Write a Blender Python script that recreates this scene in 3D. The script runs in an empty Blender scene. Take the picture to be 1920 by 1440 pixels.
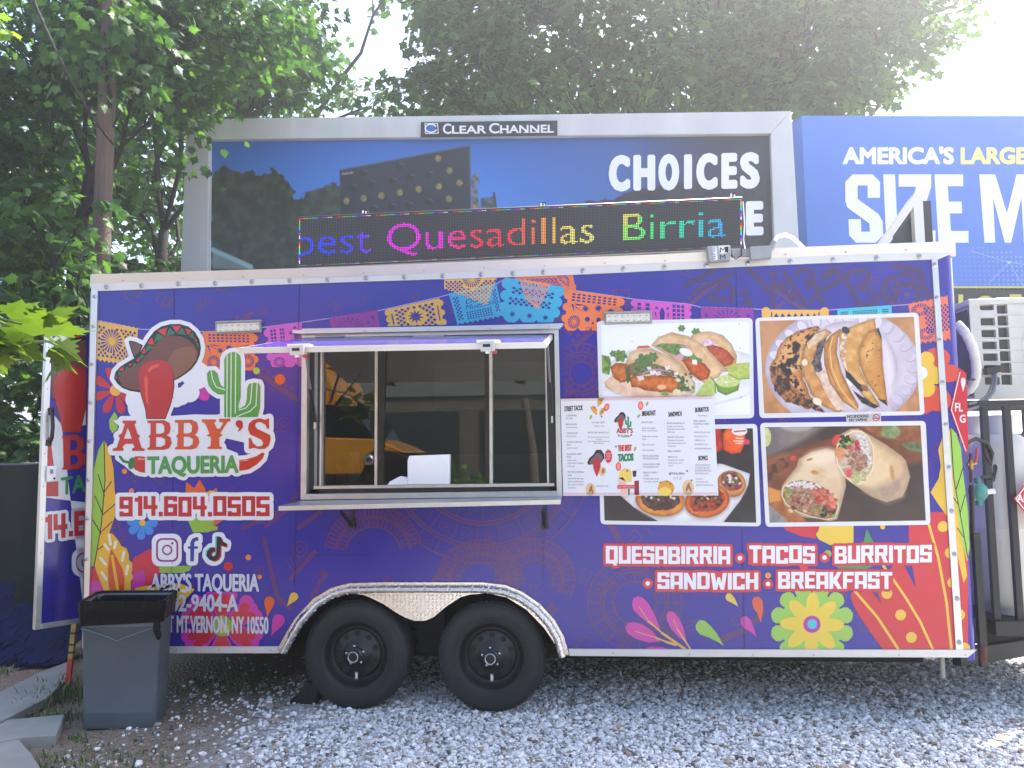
import bpy, math, random
import numpy as np
from mathutils import Vector, Matrix
R = math.radians
S = bpy.context.scene
COL = S.collection
random.seed(7)
RNG = np.random.default_rng(7)

# ------------------------------------------------------------ camera, sky, sun, exposure
F = 1450.0                       # focal length in pixels of a 1920 px wide picture
CAM = np.array([0.0, -4.933, 1.646])
def _n(v):
    v = np.array(v, float); return v / np.linalg.norm(v)
_up = _n((-199, -17250, F)); _ax = _n((15550, -301, -F)); _ax = _n(_ax - _up * _ax.dot(_up)); _ay = np.cross(_up, _ax)
AX = np.stack([_ax, _ay, _up])   # rows: world axes in camera space (x right, y down, z forward)
cam = bpy.data.objects.new('camera', bpy.data.cameras.new('camera')); COL.objects.link(cam)
_r, _d, _f = AX[:, 0], AX[:, 1], AX[:, 2]
cam.matrix_world = Matrix(((_r[0], -_d[0], -_f[0], CAM[0]), (_r[1], -_d[1], -_f[1], CAM[1]), (_r[2], -_d[2], -_f[2], CAM[2]), (0, 0, 0, 1)))
cam.data.sensor_width = 36; cam.data.lens = 36 * F / 1920; cam.data.clip_start = .05; cam.data.clip_end = 2000
S.camera = cam
SUN_EL, SUN_AZ = 50.0, 46.0      # the sun stands behind the trailer, to the right (azimuth from +Y towards +X)
w = bpy.data.worlds.new('World'); S.world = w; w.use_nodes = True
nt = w.node_tree; nt.nodes.clear()
sky = nt.nodes.new('ShaderNodeTexSky'); sky.sky_type = 'NISHITA'; sky.sun_disc = False
sky.sun_elevation = R(SUN_EL); sky.sun_rotation = R(SUN_AZ); sky.air_density = .85; sky.dust_density = 3.0; sky.ozone_density = .4
bg = nt.nodes.new('ShaderNodeBackground'); bg.inputs[1].default_value = .15
out = nt.nodes.new('ShaderNodeOutputWorld'); nt.links.new(sky.outputs[0], bg.inputs[0]); nt.links.new(bg.outputs[0], out.inputs[0])
sl = bpy.data.lights.new('sun', 'SUN'); sl.energy = 4.2; sl.angle = R(.53); sl.color = (1, .95, .87)
sun = bpy.data.objects.new('sun', sl); COL.objects.link(sun)
_sd = Vector((math.sin(R(SUN_AZ)) * math.cos(R(SUN_EL)), math.cos(R(SUN_AZ)) * math.cos(R(SUN_EL)), math.sin(R(SUN_EL))))
sun.rotation_euler = _sd.to_track_quat('Z', 'Y').to_euler(); sun.location = (20, 30, 30)
S.view_settings.view_transform = 'Standard'; S.view_settings.look = 'None'; S.view_settings.exposure = 2.02; S.view_settings.gamma = 1
S.render.engine = 'CYCLES'; S.cycles.use_denoising = True
S.cycles.max_bounces = 8; S.cycles.diffuse_bounces = 4; S.cycles.glossy_bounces = 4; S.cycles.transparent_max_bounces = 12
S.cycles.sample_clamp_indirect = 6

# ------------------------------------------------------------ survey helpers
def rays(px):
    px = np.asarray(px, float).reshape(-1, 2)
    d = np.column_stack([px[:, 0] - 960, px[:, 1] - 720, np.full(len(px), F)])
    return d @ AX.T
def on_plane(px, p0, nrm):
    d = rays(px); nrm = np.asarray(nrm, float)
    t = ((np.asarray(p0, float) - CAM) @ nrm) / (d @ nrm)
    return CAM + d * t[:, None]
def P(px, py, Y=0.0): return on_plane([(px, py)], (0, Y, 0), (0, 1, 0))[0]
def PX(px, py, X): return on_plane([(px, py)], (X, 0, 0), (1, 0, 0))[0]
def G(px, py, z=0.0): return on_plane([(px, py)], (0, 0, z), (0, 0, 1))[0]

# ------------------------------------------------------------ materials
def lin(h, k=1.0):
    if isinstance(h, str):
        h = h.lstrip('#'); c = [int(h[i:i + 2], 16) / 255 for i in (0, 2, 4)]
        c = [x / 12.92 if x <= .04045 else ((x + .055) / 1.055) ** 2.4 for x in c]
    else: c = list(h)
    return tuple(x * k for x in c)
MATS = {}
def mat(name, col, rough=.5, metal=0.0, noise=0.0, nscale=8.0, bump=0.0, bscale=40.0, emit=0.0, coat=0.0, spec=.5, attr=None, k=1.0, detail=4.0, stretch=None):
    if name in MATS: return MATS[name]
    m = bpy.data.materials.new(name); m.use_nodes = True; MATS[name] = m
    t = m.node_tree; b = t.nodes['Principled BSDF']; c = lin(col, k)
    b.inputs['Base Color'].default_value = (*c, 1); b.inputs['Roughness'].default_value = rough
    b.inputs['Metallic'].default_value = metal; b.inputs['Specular IOR Level'].default_value = spec
    b.inputs['Coat Weight'].default_value = coat; b.inputs['Coat Roughness'].default_value = .08
    tc = t.nodes.new('ShaderNodeTexCoord'); src = tc.outputs['Object']
    if stretch:
        mp = t.nodes.new('ShaderNodeMapping'); mp.inputs['Scale'].default_value = stretch
        t.links.new(src, mp.inputs[0]); src = mp.outputs[0]
    colout = None
    if attr:
        a = t.nodes.new('ShaderNodeAttribute'); a.attribute_name = attr; colout = a.outputs['Color']
        t.links.new(colout, b.inputs['Base Color'])
    if noise:
        n = t.nodes.new('ShaderNodeTexNoise'); n.inputs['Scale'].default_value = nscale; n.inputs['Detail'].default_value = detail
        t.links.new(src, n.inputs['Vector'])
        r = t.nodes.new('ShaderNodeMapRange'); r.inputs[1].default_value = .3; r.inputs[2].default_value = .7
        r.inputs[3].default_value = 1 - noise; r.inputs[4].default_value = 1 + noise * .6
        t.links.new(n.outputs[0], r.inputs[0])
        mx = t.nodes.new('ShaderNodeMix'); mx.data_type = 'RGBA'; mx.blend_type = 'MULTIPLY'; mx.inputs[0].default_value = 1
        if colout: t.links.new(colout, mx.inputs[6])
        else: mx.inputs[6].default_value = (*c, 1)
        t.links.new(r.outputs[0], mx.inputs[7]); t.links.new(mx.outputs[2], b.inputs['Base Color'])
        rr = t.nodes.new('ShaderNodeMapRange'); rr.inputs[3].default_value = max(0, rough - .08); rr.inputs[4].default_value = min(1, rough + .1)
        t.links.new(n.outputs[0], rr.inputs[0]); t.links.new(rr.outputs[0], b.inputs['Roughness'])
    if bump:
        n = t.nodes.new('ShaderNodeTexNoise'); n.inputs['Scale'].default_value = bscale; n.inputs['Detail'].default_value = 3
        t.links.new(src, n.inputs['Vector'])
        bp = t.nodes.new('ShaderNodeBump'); bp.inputs['Strength'].default_value = 1; bp.inputs['Distance'].default_value = bump
        t.links.new(n.outputs[0], bp.inputs['Height']); t.links.new(bp.outputs[0], b.inputs['Normal'])
    if emit:
        b.inputs['Emission Strength'].default_value = emit
        if attr: t.links.new(colout, b.inputs['Emission Color'])
        else: b.inputs['Emission Color'].default_value = (*c, 1)
    return m
def vin(h):                      # printed vinyl: one glossy film, its ink colour given
    return mat('vinyl_' + h.lstrip('#'), h, rough=.17, spec=.5, bump=.004, bscale=1.7, k=.9, noise=.05, nscale=3)
def prn(h):                      # matt printed paper or sign film
    return mat('print_' + h.lstrip('#'), h, rough=.5, spec=.3, k=.9)

# ------------------------------------------------------------ objects
def thing(name, label, cat, loc=(0, 0, 0), group=None):
    o = bpy.data.objects.new(name, None); COL.objects.link(o); o.location = tuple(loc)
    o.empty_display_size = .2
    return tag(o, label, cat, group)
def tag(o, label=None, cat=None, group=None, kind=None):
    if label: o['label'] = label
    if cat: o['category'] = cat
    if group: o['group'] = group
    if kind: o['kind'] = kind
    return o
def link(name, me, parent=None):
    o = bpy.data.objects.new(name, me); COL.objects.link(o)
    if parent is not None:
        o.parent = parent
        if parent.type == 'EMPTY': o.matrix_parent_inverse = Matrix.Translation(parent.location).inverted()
    return o
def copy_tree(o, parent=None):
    c = o.copy(); COL.objects.link(c)
    if parent is not None: c.parent = parent
    for ch in list(o.children): copy_tree(ch, c)
    return c
class MB:
    def __init__(s): s.v = []; s.f = []; s.m = []; s.sm = []; s.mats = []; s.n = 0
    def mi(s, m):
        if m not in s.mats: s.mats.append(m)
        return s.mats.index(m)
    def add(s, v, f, m, smooth=False):
        i = s.mi(m); o = s.n; s.v.append(np.asarray(v, float).reshape(-1, 3)); s.n += len(s.v[-1])
        for q in f: s.f.append(tuple(int(a) + o for a in q)); s.m.append(i); s.sm.append(smooth)
    def box(s, x0, x1, y0, y1, z0, z1, m):
        s.add([(x0,y0,z0),(x1,y0,z0),(x1,y1,z0),(x0,y1,z0),(x0,y0,z1),(x1,y0,z1),(x1,y1,z1),(x0,y1,z1)],
              [(0,3,2,1),(4,5,6,7),(0,1,5,4),(1,2,6,5),(2,3,7,6),(3,0,4,7)], m)
    def hexa(s, a, b, m):        # two quads (same order) joined into a solid
        s.add(list(a) + list(b), [(3,2,1,0),(4,5,6,7),(0,1,5,4),(1,2,6,5),(2,3,7,6),(3,0,4,7)], m)
    def bar(s, p0, p1, w, h, m, upv=(0, 0, 1)):
        p0, p1 = np.array(p0, float), np.array(p1, float); d = _n(p1 - p0)
        u = np.cross(d, np.array(upv, float))
        if np.linalg.norm(u) < 1e-4: u = np.cross(d, (0, 1, 0))
        u = _n(u); v = np.cross(u, d)
        q = [u * a * w / 2 + v * b * h / 2 for a, b in ((-1,-1),(1,-1),(1,1),(-1,1))]
        s.hexa([p0 + x for x in q], [p1 + x for x in q], m)
    def tube(s, pts, r, m, n=10, caps=True):
        pts = np.array(pts, float); k = len(pts); rr = np.broadcast_to(np.asarray(r, float), (k,))
        vs = []; t0 = None
        for i in range(k):
            d = _n(pts[min(i + 1, k - 1)] - pts[max(i - 1, 0)])
            if t0 is None:
                a = np.array((0, 0, 1.)) if abs(d[2]) < .9 else np.array((1., 0, 0))
                t0 = _n(np.cross(d, a))
            t0 = _n(t0 - d * t0.dot(d)); b = np.cross(d, t0)
            for j in range(n):
                an = 2 * math.pi * j / n; vs.append(pts[i] + rr[i] * (math.cos(an) * t0 + math.sin(an) * b))
        fs = [(i*n + j, i*n + (j+1) % n, (i+1)*n + (j+1) % n, (i+1)*n + j) for i in range(k - 1) for j in range(n)]
        s.add(vs, fs, m, True)
        if caps:
            s.add([vs[j] for j in range(n)], [tuple(range(n))[::-1]], m); s.add([vs[(k-1)*n + j] for j in range(n)], [tuple(range(n))], m)
    def lathe(s, prof, o, ax, m, n=40, smooth=True):   # prof: (radius, along) about axis ax through o
        o = np.array(o, float); ax = _n(ax); a = np.array((0, 0, 1.)) if abs(ax[2]) < .9 else np.array((1., 0, 0))
        u = _n(np.cross(ax, a)); v = np.cross(ax, u); vs = []
        for r_, h in prof:
            for j in range(n):
                an = 2 * math.pi * j / n; vs.append(o + ax * h + r_ * (math.cos(an) * u + math.sin(an) * v))
        k = len(prof)
        s.add(vs, [(i*n + j, i*n + (j+1) % n, (i+1)*n + (j+1) % n, (i+1)*n + j) for i in range(k - 1) for j in range(n)], m, smooth)
    def prism(s, front, back, m):   # two outlines (same count) -> solid
        n = len(front); s.add(list(front) + list(back), [tuple(range(n)), tuple(range(2*n - 1, n - 1, -1))] + [(i, i + n, (i+1) % n + n, (i+1) % n) for i in range(n)], m)
    def sphere(s, c, r, m, n=12, k=8):
        c = np.array(c, float); r = np.broadcast_to(np.asarray(r, float), (3,)); vs = []
        for i in range(k + 1):
            t = math.pi * i / k
            for j in range(n):
                a = 2 * math.pi * j / n; vs.append(c + r * (math.sin(t) * math.cos(a), math.sin(t) * math.sin(a), math.cos(t)))
        s.add(vs, [(i*n + j, i*n + (j+1) % n, (i+1)*n + (j+1) % n, (i+1)*n + j) for i in range(k) for j in range(n)], m, True)
    def build(s, name, parent=None, bevel=0.0):
        me = bpy.data.meshes.new(name); v = np.concatenate(s.v)
        me.from_pydata(v.tolist(), [], s.f)
        for m in s.mats: me.materials.append(m)
        me.polygons.foreach_set('material_index', s.m); me.polygons.foreach_set('use_smooth', s.sm)
        me.update(); o = link(name, me, parent)
        if bevel:
            b = o.modifiers.new('bevel', 'BEVEL'); b.width = bevel; b.segments = 2; b.limit_method = 'ANGLE'; b.angle_limit = R(40)
        return o
def fast_mesh(name, v, loops, starts, totals, m, parent=None, cols=None, smooth=False, attr='tint'):
    me = bpy.data.meshes.new(name); v = np.asarray(v, np.float32)
    me.vertices.add(len(v)); me.vertices.foreach_set('co', v.ravel())
    me.loops.add(len(loops)); me.loops.foreach_set('vertex_index', np.asarray(loops, np.int32))
    me.polygons.add(len(starts)); me.polygons.foreach_set('loop_start', np.asarray(starts, np.int32))
    me.polygons.foreach_set('use_smooth', np.full(len(starts), smooth))
    for q in (m if isinstance(m, list) else [m]): me.materials.append(q)
    if cols is not None:
        a = me.color_attributes.new(attr, 'FLOAT_COLOR', 'POINT')
        a.data.foreach_set('color', np.column_stack([cols, np.ones(len(cols))]).astype(np.float32).ravel())
    me.update(); me.validate()
    return link(name, me, parent)

# ------------------------------------------------------------ flat print: outlines -> crisp meshes
def tr(pts, T):
    p = np.asarray(pts, float).reshape(-1, 2)
    return p if T is None else p / T[2] + np.array(T[:2])
def ring_edges(p): return np.column_stack([p, np.roll(p, -1, 0)])
def sdf_at(E, X, Y, cap=None):
    ins = np.zeros(X.shape, bool); d2 = np.full(X.shape, 1e9)
    for x1, y1, x2, y2 in E:
        if y1 != y2:
            c = ((Y >= min(y1, y2)) & (Y < max(y1, y2)))
            ins ^= c & (X > x1 + (Y - y1) * (x2 - x1) / (y2 - y1))
        dx, dy = x2 - x1, y2 - y1; L = dx*dx + dy*dy or 1e-9
        t = np.clip(((X - x1) * dx + (Y - y1) * dy) / L, 0, 1)
        d2 = np.minimum(d2, (X - x1 - t*dx)**2 + (Y - y1 - t*dy)**2)
    d = np.sqrt(d2); return np.where(ins, d, -d)
class Mask:
    def __init__(s, x0, y0, x1, y1, step=.5, T=None):
        if T: (x0, y0), (x1, y1) = tr([(x0, y0)], T)[0], tr([(x1, y1)], T)[0]
        s.x0, s.y0, s.st, s.T = x0, y0, step, T
        s.nx = int((x1 - x0) / step) + 2; s.ny = int((y1 - y0) / step) + 2
        s.f = np.full((s.ny, s.nx), -99.0)
        s.gx = x0 + np.arange(s.nx) * step; s.gy = y0 + np.arange(s.ny) * step
    def copy(s):
        c = Mask.__new__(Mask); c.__dict__.update(s.__dict__); c.f = s.f.copy(); return c
    def win(s, xa, ya, xb, yb):
        i0 = max(0, int((xa - s.x0) / s.st)); i1 = min(s.nx, int((xb - s.x0) / s.st) + 2)
        j0 = max(0, int((ya - s.y0) / s.st)); j1 = min(s.ny, int((yb - s.y0) / s.st) + 2)
        return (slice(j0, j1), slice(i0, i1)) if i1 > i0 and j1 > j0 else None
    def op(s, w, g, cut):
        s.f[w] = np.minimum(s.f[w], -g) if cut else np.maximum(s.f[w], g)
    def edges(s, E, grow=0.0, cut=False):
        E = np.asarray(E, float)
        if not len(E): return s
        g = abs(grow) + 3 * s.st; w = s.win(E[:, [0, 2]].min() - g, E[:, [1, 3]].min() - g, E[:, [0, 2]].max() + g, E[:, [1, 3]].max() + g)
        if w is None: return s
        gy, gx = s.gy[w[0]], s.gx[w[1]]; ny, nx = len(gy), len(gx)
        tg = np.zeros((ny, nx + 1), np.int32); d2 = np.full((ny, nx), 1e6); rad = g + s.st
        for x1, y1, x2, y2 in E:
            if y1 != y2:
                ya, yb = min(y1, y2), max(y1, y2); rows = np.nonzero((gy >= ya) & (gy < yb))[0]
                if len(rows):
                    xi = x1 + (gy[rows] - y1) * (x2 - x1) / (y2 - y1)
                    c = np.clip(np.ceil((xi - gx[0]) / s.st).astype(int), 0, nx); np.add.at(tg, (rows, c), 1)
            a0 = max(0, int((min(x1, x2) - rad - gx[0]) / s.st)); a1 = min(nx, int((max(x1, x2) + rad - gx[0]) / s.st) + 2)
            b0 = max(0, int((min(y1, y2) - rad - gy[0]) / s.st)); b1 = min(ny, int((max(y1, y2) + rad - gy[0]) / s.st) + 2)
            if a1 <= a0 or b1 <= b0: continue
            XX = gx[a0:a1][None, :]; YY = gy[b0:b1][:, None]; dx, dy = x2 - x1, y2 - y1; L = dx*dx + dy*dy or 1e-9
            t = np.clip(((XX - x1) * dx + (YY - y1) * dy) / L, 0, 1)
            d2[b0:b1, a0:a1] = np.minimum(d2[b0:b1, a0:a1], (XX - x1 - t*dx)**2 + (YY - y1 - t*dy)**2)
        ins = (np.cumsum(tg[:, :nx], 1) % 2).astype(bool); d = np.minimum(np.sqrt(d2), 50)
        s.op(w, np.where(ins, d, -d) + grow, cut); return s
    def poly(s, *rings, grow=0.0, cut=False, T=0):
        T = s.T if T == 0 else T
        k = T[2] if T else 1
        return s.edges(np.concatenate([ring_edges(tr(r, T)) for r in rings]), grow / k, cut)
    def stroke(s, pts, wd, cut=False, T=0):
        T = s.T if T == 0 else T
        p = tr(pts, T); h = wd / 2 / (T[2] if T else 1)
        for (x1, y1), (x2, y2) in zip(p[:-1], p[1:]):
            g = h + 2 * s.st; w = s.win(min(x1, x2) - g, min(y1, y2) - g, max(x1, x2) + g, max(y1, y2) + g)
            if w is None: continue
            XX = s.gx[w[1]][None, :]; YY = s.gy[w[0]][:, None]; dx, dy = x2 - x1, y2 - y1; L = dx*dx + dy*dy or 1e-9
            t = np.clip(((XX - x1) * dx + (YY - y1) * dy) / L, 0, 1)
            s.op(w, h - np.sqrt((XX - x1 - t*dx)**2 + (YY - y1 - t*dy)**2), cut)
        return s
    def dot(s, x, y, r, cut=False, T=0):
        return s.stroke([(x, y), (x, y)], 2 * r, cut, T)
    def ring(s, x, y, r, wd, a0=0, a1=360, n=40, cut=False, T=0, ry=None):
        ry = ry or r
        return s.stroke([(x + r * math.cos(R(a0 + (a1 - a0) * i / n)), y + ry * math.sin(R(a0 + (a1 - a0) * i / n))) for i in range(n + 1)], wd, cut, T)
    def petal(s, base, tip, wd, cut=False, T=0, grow=0):
        b, t = np.array(base, float), np.array(tip, float); d = t - b; L = np.linalg.norm(d); d /= L; n = np.array((-d[1], d[0]))
        pr = [(0, .04), (.2, .28), (.4, .62), (.6, .9), (.75, 1), (.88, .86), (.96, .5), (1, .12)]
        pts = [b + d * L * a + n * wd / 2 * c for a, c in pr] + [b + d * L * a - n * wd / 2 * c for a, c in pr[::-1]]
        return s.poly(pts, cut=cut, T=T, grow=grow)
    def ell(s, x, y, rx, ry, ang=0, cut=False, T=0, n=32):
        c, si = math.cos(R(ang)), math.sin(R(ang))
        return s.poly([(x + rx*math.cos(a)*c - ry*math.sin(a)*si, y + rx*math.cos(a)*si + ry*math.sin(a)*c) for a in np.linspace(0, 2*math.pi, n, endpoint=False)], cut=cut, T=T)
    def clip(s, pts, T=None):
        c = Mask.__new__(Mask); c.__dict__.update(s.__dict__); c.f = np.full_like(s.f, -99.0); c.poly(pts, T=T)
        s.f = np.minimum(s.f, c.f); return s
    def grow(s, g):
        s.f = s.f + g; return s
    def less(s, o):
        s.f = np.minimum(s.f, -o.f); return s
    def mesh(s):
        ins = s.f > 0; sm = ins[:-1, :-1].astype(np.int8) + ins[:-1, 1:] + ins[1:, 1:] + ins[1:, :-1]
        full = np.pad((sm == 4).astype(np.int8), ((0, 0), (1, 1))); d = np.diff(full, axis=1)
        ys, xs = np.nonzero(d == 1); _, xe = np.nonzero(d == -1)
        X0, X1, Y0, Y1 = s.x0 + xs * s.st, s.x0 + xe * s.st, s.y0 + ys * s.st, s.y0 + (ys + 1) * s.st
        v = np.stack([np.column_stack(q) for q in ((X0, Y0), (X1, Y0), (X1, Y1), (X0, Y1))], 1).reshape(-1, 2)
        loops = [np.arange(len(v))]; starts = list(range(0, len(v), 4)); vs = []; lp = []; n = len(v)
        yy, xx = np.nonzero((sm > 0) & (sm < 4)); f = s.f
        for j, i in zip(yy.tolist(), xx.tolist()):
            c = ((i, j, f[j, i]), (i + 1, j, f[j, i+1]), (i + 1, j + 1, f[j+1, i+1]), (i, j + 1, f[j+1, i])); st = n + len(vs); k = 0
            for a in range(4):
                p, q = c[a], c[(a + 1) & 3]
                if p[2] > 0: vs.append((p[0], p[1])); k += 1
                if (p[2] > 0) != (q[2] > 0):
                    t = p[2] / (p[2] - q[2]); vs.append((p[0] + (q[0] - p[0]) * t, p[1] + (q[1] - p[1]) * t)); k += 1
            if k < 3: del vs[len(vs) - k:]
            else: starts.append(st)
        if vs:
            v = np.concatenate([v, np.array(vs) * s.st + np.array((s.x0, s.y0))])
        return v, np.arange(len(v)), np.array(starts, int)
class Decal:                     # several inks printed on one flat plane, each layer a hair above the last
    def __init__(s, p0=(0, 0, 0), nrm=(0, 1, 0), lift=.0006):
        s.p0, s.n, s.lift, s.it = np.array(p0, float), np.array(nrm, float), lift, []
    def put(s, mk, m, layer=1):
        v, l, st = mk.mesh() if isinstance(mk, Mask) else mk
        if len(v): s.it.append((on_plane(v, s.p0 - s.n * s.lift * layer, s.n), l, st, m))
        return s
    def build(s, name, parent=None):
        mats = []; v = []; l = []; st = []; mi = []; nv = nl = 0
        for a, b, c, m in s.it:
            if m not in mats: mats.append(m)
            v.append(a); l.append(b + nv); st.append(c + nl); mi += [mats.index(m)] * len(c); nv += len(a); nl += len(b)
        o = fast_mesh(name, np.concatenate(v), np.concatenate(l), np.concatenate(st), None, mats, parent)
        o.data.polygons.foreach_set('material_index', mi); o.data.update(); return o
_tc = {}
def font(sv):                    # outline of a word in the built-in typeface: points, triangles, rim edges
    if sv in _tc: return _tc[sv]
    c = bpy.data.curves.new('t', 'FONT'); c.body = sv; c.resolution_u = 4
    o = bpy.data.objects.new('t', c); COL.objects.link(o); dg = bpy.context.evaluated_depsgraph_get(); dg.update()
    e = o.evaluated_get(dg); me = e.to_mesh(); v = np.array([(q.co.x, q.co.y) for q in me.vertices]).reshape(-1, 2)
    fs = [tuple(p.vertices) for p in me.polygons]; cnt = {}
    for f in fs:
        for a, b in zip(f, f[1:] + f[:1]): cnt[(min(a, b), max(a, b))] = cnt.get((min(a, b), max(a, b)), 0) + 1
    e.to_mesh_clear(); bpy.data.objects.remove(o); bpy.data.curves.remove(c)
    ed = np.array([k for k, n_ in cnt.items() if n_ == 1])
    _tc[sv] = (v, fs, ed); return _tc[sv]
CAPH = None
def word(sv, L, Rr, h, up=(0, -1)):   # map a word onto baseline L->Rr with cap height h: points and edges in picture units
    global CAPH
    if CAPH is None: CAPH = font('H')[0][:, 1].max()
    v, fs, ed = font(sv); L, Rr = np.array(L, float), np.array(Rr, float)
    u = (v[:, :1] - v[:, 0].min()) / (v[:, 0].max() - v[:, 0].min())
    p = L + u * (Rr - L) + v[:, 1:] / CAPH * h * np.array(up, float)
    return p, fs, ed
def word_mesh(*a, **k):
    p, fs, ed = word(*a, **k)
    return p, np.concatenate([np.array(f) for f in fs]), np.cumsum([0] + [len(f) for f in fs])[:-1]
def word_edges(*a, T=None, **k):
    p, fs, ed = word(*a, **k); p = tr(p, T); return np.column_stack([p[ed[:, 0]], p[ed[:, 1]]])
BLK = {'0': 'O', 'O': [(0,0,10,2.8),(0,11.2,10,14),(0,0,3.1,14),(6.9,0,10,14)],
 '9': [(0,0,10,2.7),(0,0,3.1,8.4),(0,5.9,10,8.5),(6.9,0,10,14),(0,11.3,10,14),(0,10.4,3.1,14)], '1': [(3.2,0,6.4,14),(.8,1.2,5,4)],
 '4': [(0,0,3.1,9),(0,6.4,10.6,9.1),(6,0,9.1,14)], '6': [(0,0,3.1,14),(0,0,10,2.7),(0,5.5,10,8.1),(0,11.3,10,14),(6.9,5.5,10,14),(6.9,0,10,3.8)],
 '5': [(0,0,10,2.7),(0,0,3.1,8.1),(0,5.5,10,8.1),(6.9,5.5,10,14),(0,11.3,10,14),(0,10.4,3.1,14)], '.': [(0,10.9,3.1,14)],
 'Q': [(0,0,10,2.8),(0,11.2,10,14),(0,0,3.1,14),(6.9,0,10,14),[(5,12),(8.6,12),(9.2,15.6),(6.6,15.6)]],
 'U': [(0,0,3.1,14),(6.9,0,10,14),(0,11.2,10,14)], 'E': [(0,0,3.1,14),(0,0,8.4,2.7),(0,5.7,7.6,8.2),(0,11.3,8.4,14)],
 'S': [(0,0,9.6,2.7),(0,0,3.1,8.2),(0,5.7,9.6,8.2),(6.5,5.7,9.6,14),(0,11.3,9.6,14),(0,9.9,3,14),(6.6,0,9.6,4)],
 'A': [(0,0,3.1,14),(6.9,0,10,14),(0,0,10,2.7),(0,7.8,10,10.3)], 'B': [(0,0,3.1,14),(0,0,9,2.6),(0,5.8,8.8,8.2),(0,11.4,9.4,14),(6.6,.7,9.6,6.3),(6.9,7.7,10,13.3)],
 'I': [(0,0,3.2,14)], 'R': [(0,0,3.1,14),(0,0,10,2.7),(6.9,0,10,8.1),(0,5.9,10,8.4),[(4.8,8),(8.2,8),(10.5,14),(7.2,14)]],
 'T': [(0,0,9.6,2.9),(3.2,0,6.4,14)], 'C': [(0,0,3.1,14),(0,0,9.6,2.7),(0,11.3,9.6,14),(6.5,0,9.6,4.6),(6.5,9.6,9.6,14)],
 'N': [(0,0,2.9,14),(7.1,0,10,14),[(0,0),(3.2,0),(10,14),(6.8,14)]], 'D': [(0,0,3.1,14),(0,0,9,2.8),(0,11.2,9,14),(6.9,1,10,13)],
 'W': [[(0,0),(3.2,0),(4.3,8.8),(5.5,3.5),(7.5,3.5),(8.7,8.8),(9.8,0),(13,0),(11,14),(7.9,14),(6.5,8.6),(5.1,14),(2,14)]],
 'H': [(0,0,3.1,14),(6.9,0,10,14),(0,5.7,10,8.4)], 'K': [(0,0,3.1,14),[(2.8,6.2),(6.4,0),(10,0),(6.2,7),(10.3,14),(6.8,14),(2.8,8.2)]],
 'F': [(0,0,3.1,14),(0,0,8.8,2.9),(0,5.9,7.8,8.5)]}
def block(mk, sv, L, Rr, h, gap=1.1, grow=0.0):   # heavy square lettering
    gl = [BLK[c] if not isinstance(BLK[c], str) else BLK[BLK[c]] for c in sv]
    wd = [max((q[2] if isinstance(q, tuple) else max(a[0] for a in q)) for q in g) for g in gl]
    tot = sum(wd) + gap * (len(sv) - 1); L, Rr = np.array(L, float), np.array(Rr, float); sc = (Rr - L) / tot; x = 0; rr = random.Random(len(sv) + ord(sv[0]))
    for g, w_ in zip(gl, wd):
        j = rr.uniform(-.35, .35)
        for q in g:
            if isinstance(q, tuple): q = [(q[0], q[1]), (q[2], q[1]), (q[2], q[3]), (q[0], q[3])]
            mk.poly([L + sc * (x + a) + np.array((0, (b + j) / 14 * h - h)) for a, b in q], grow=grow, T=None)
        x += w_ + gap
    return mk

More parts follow.
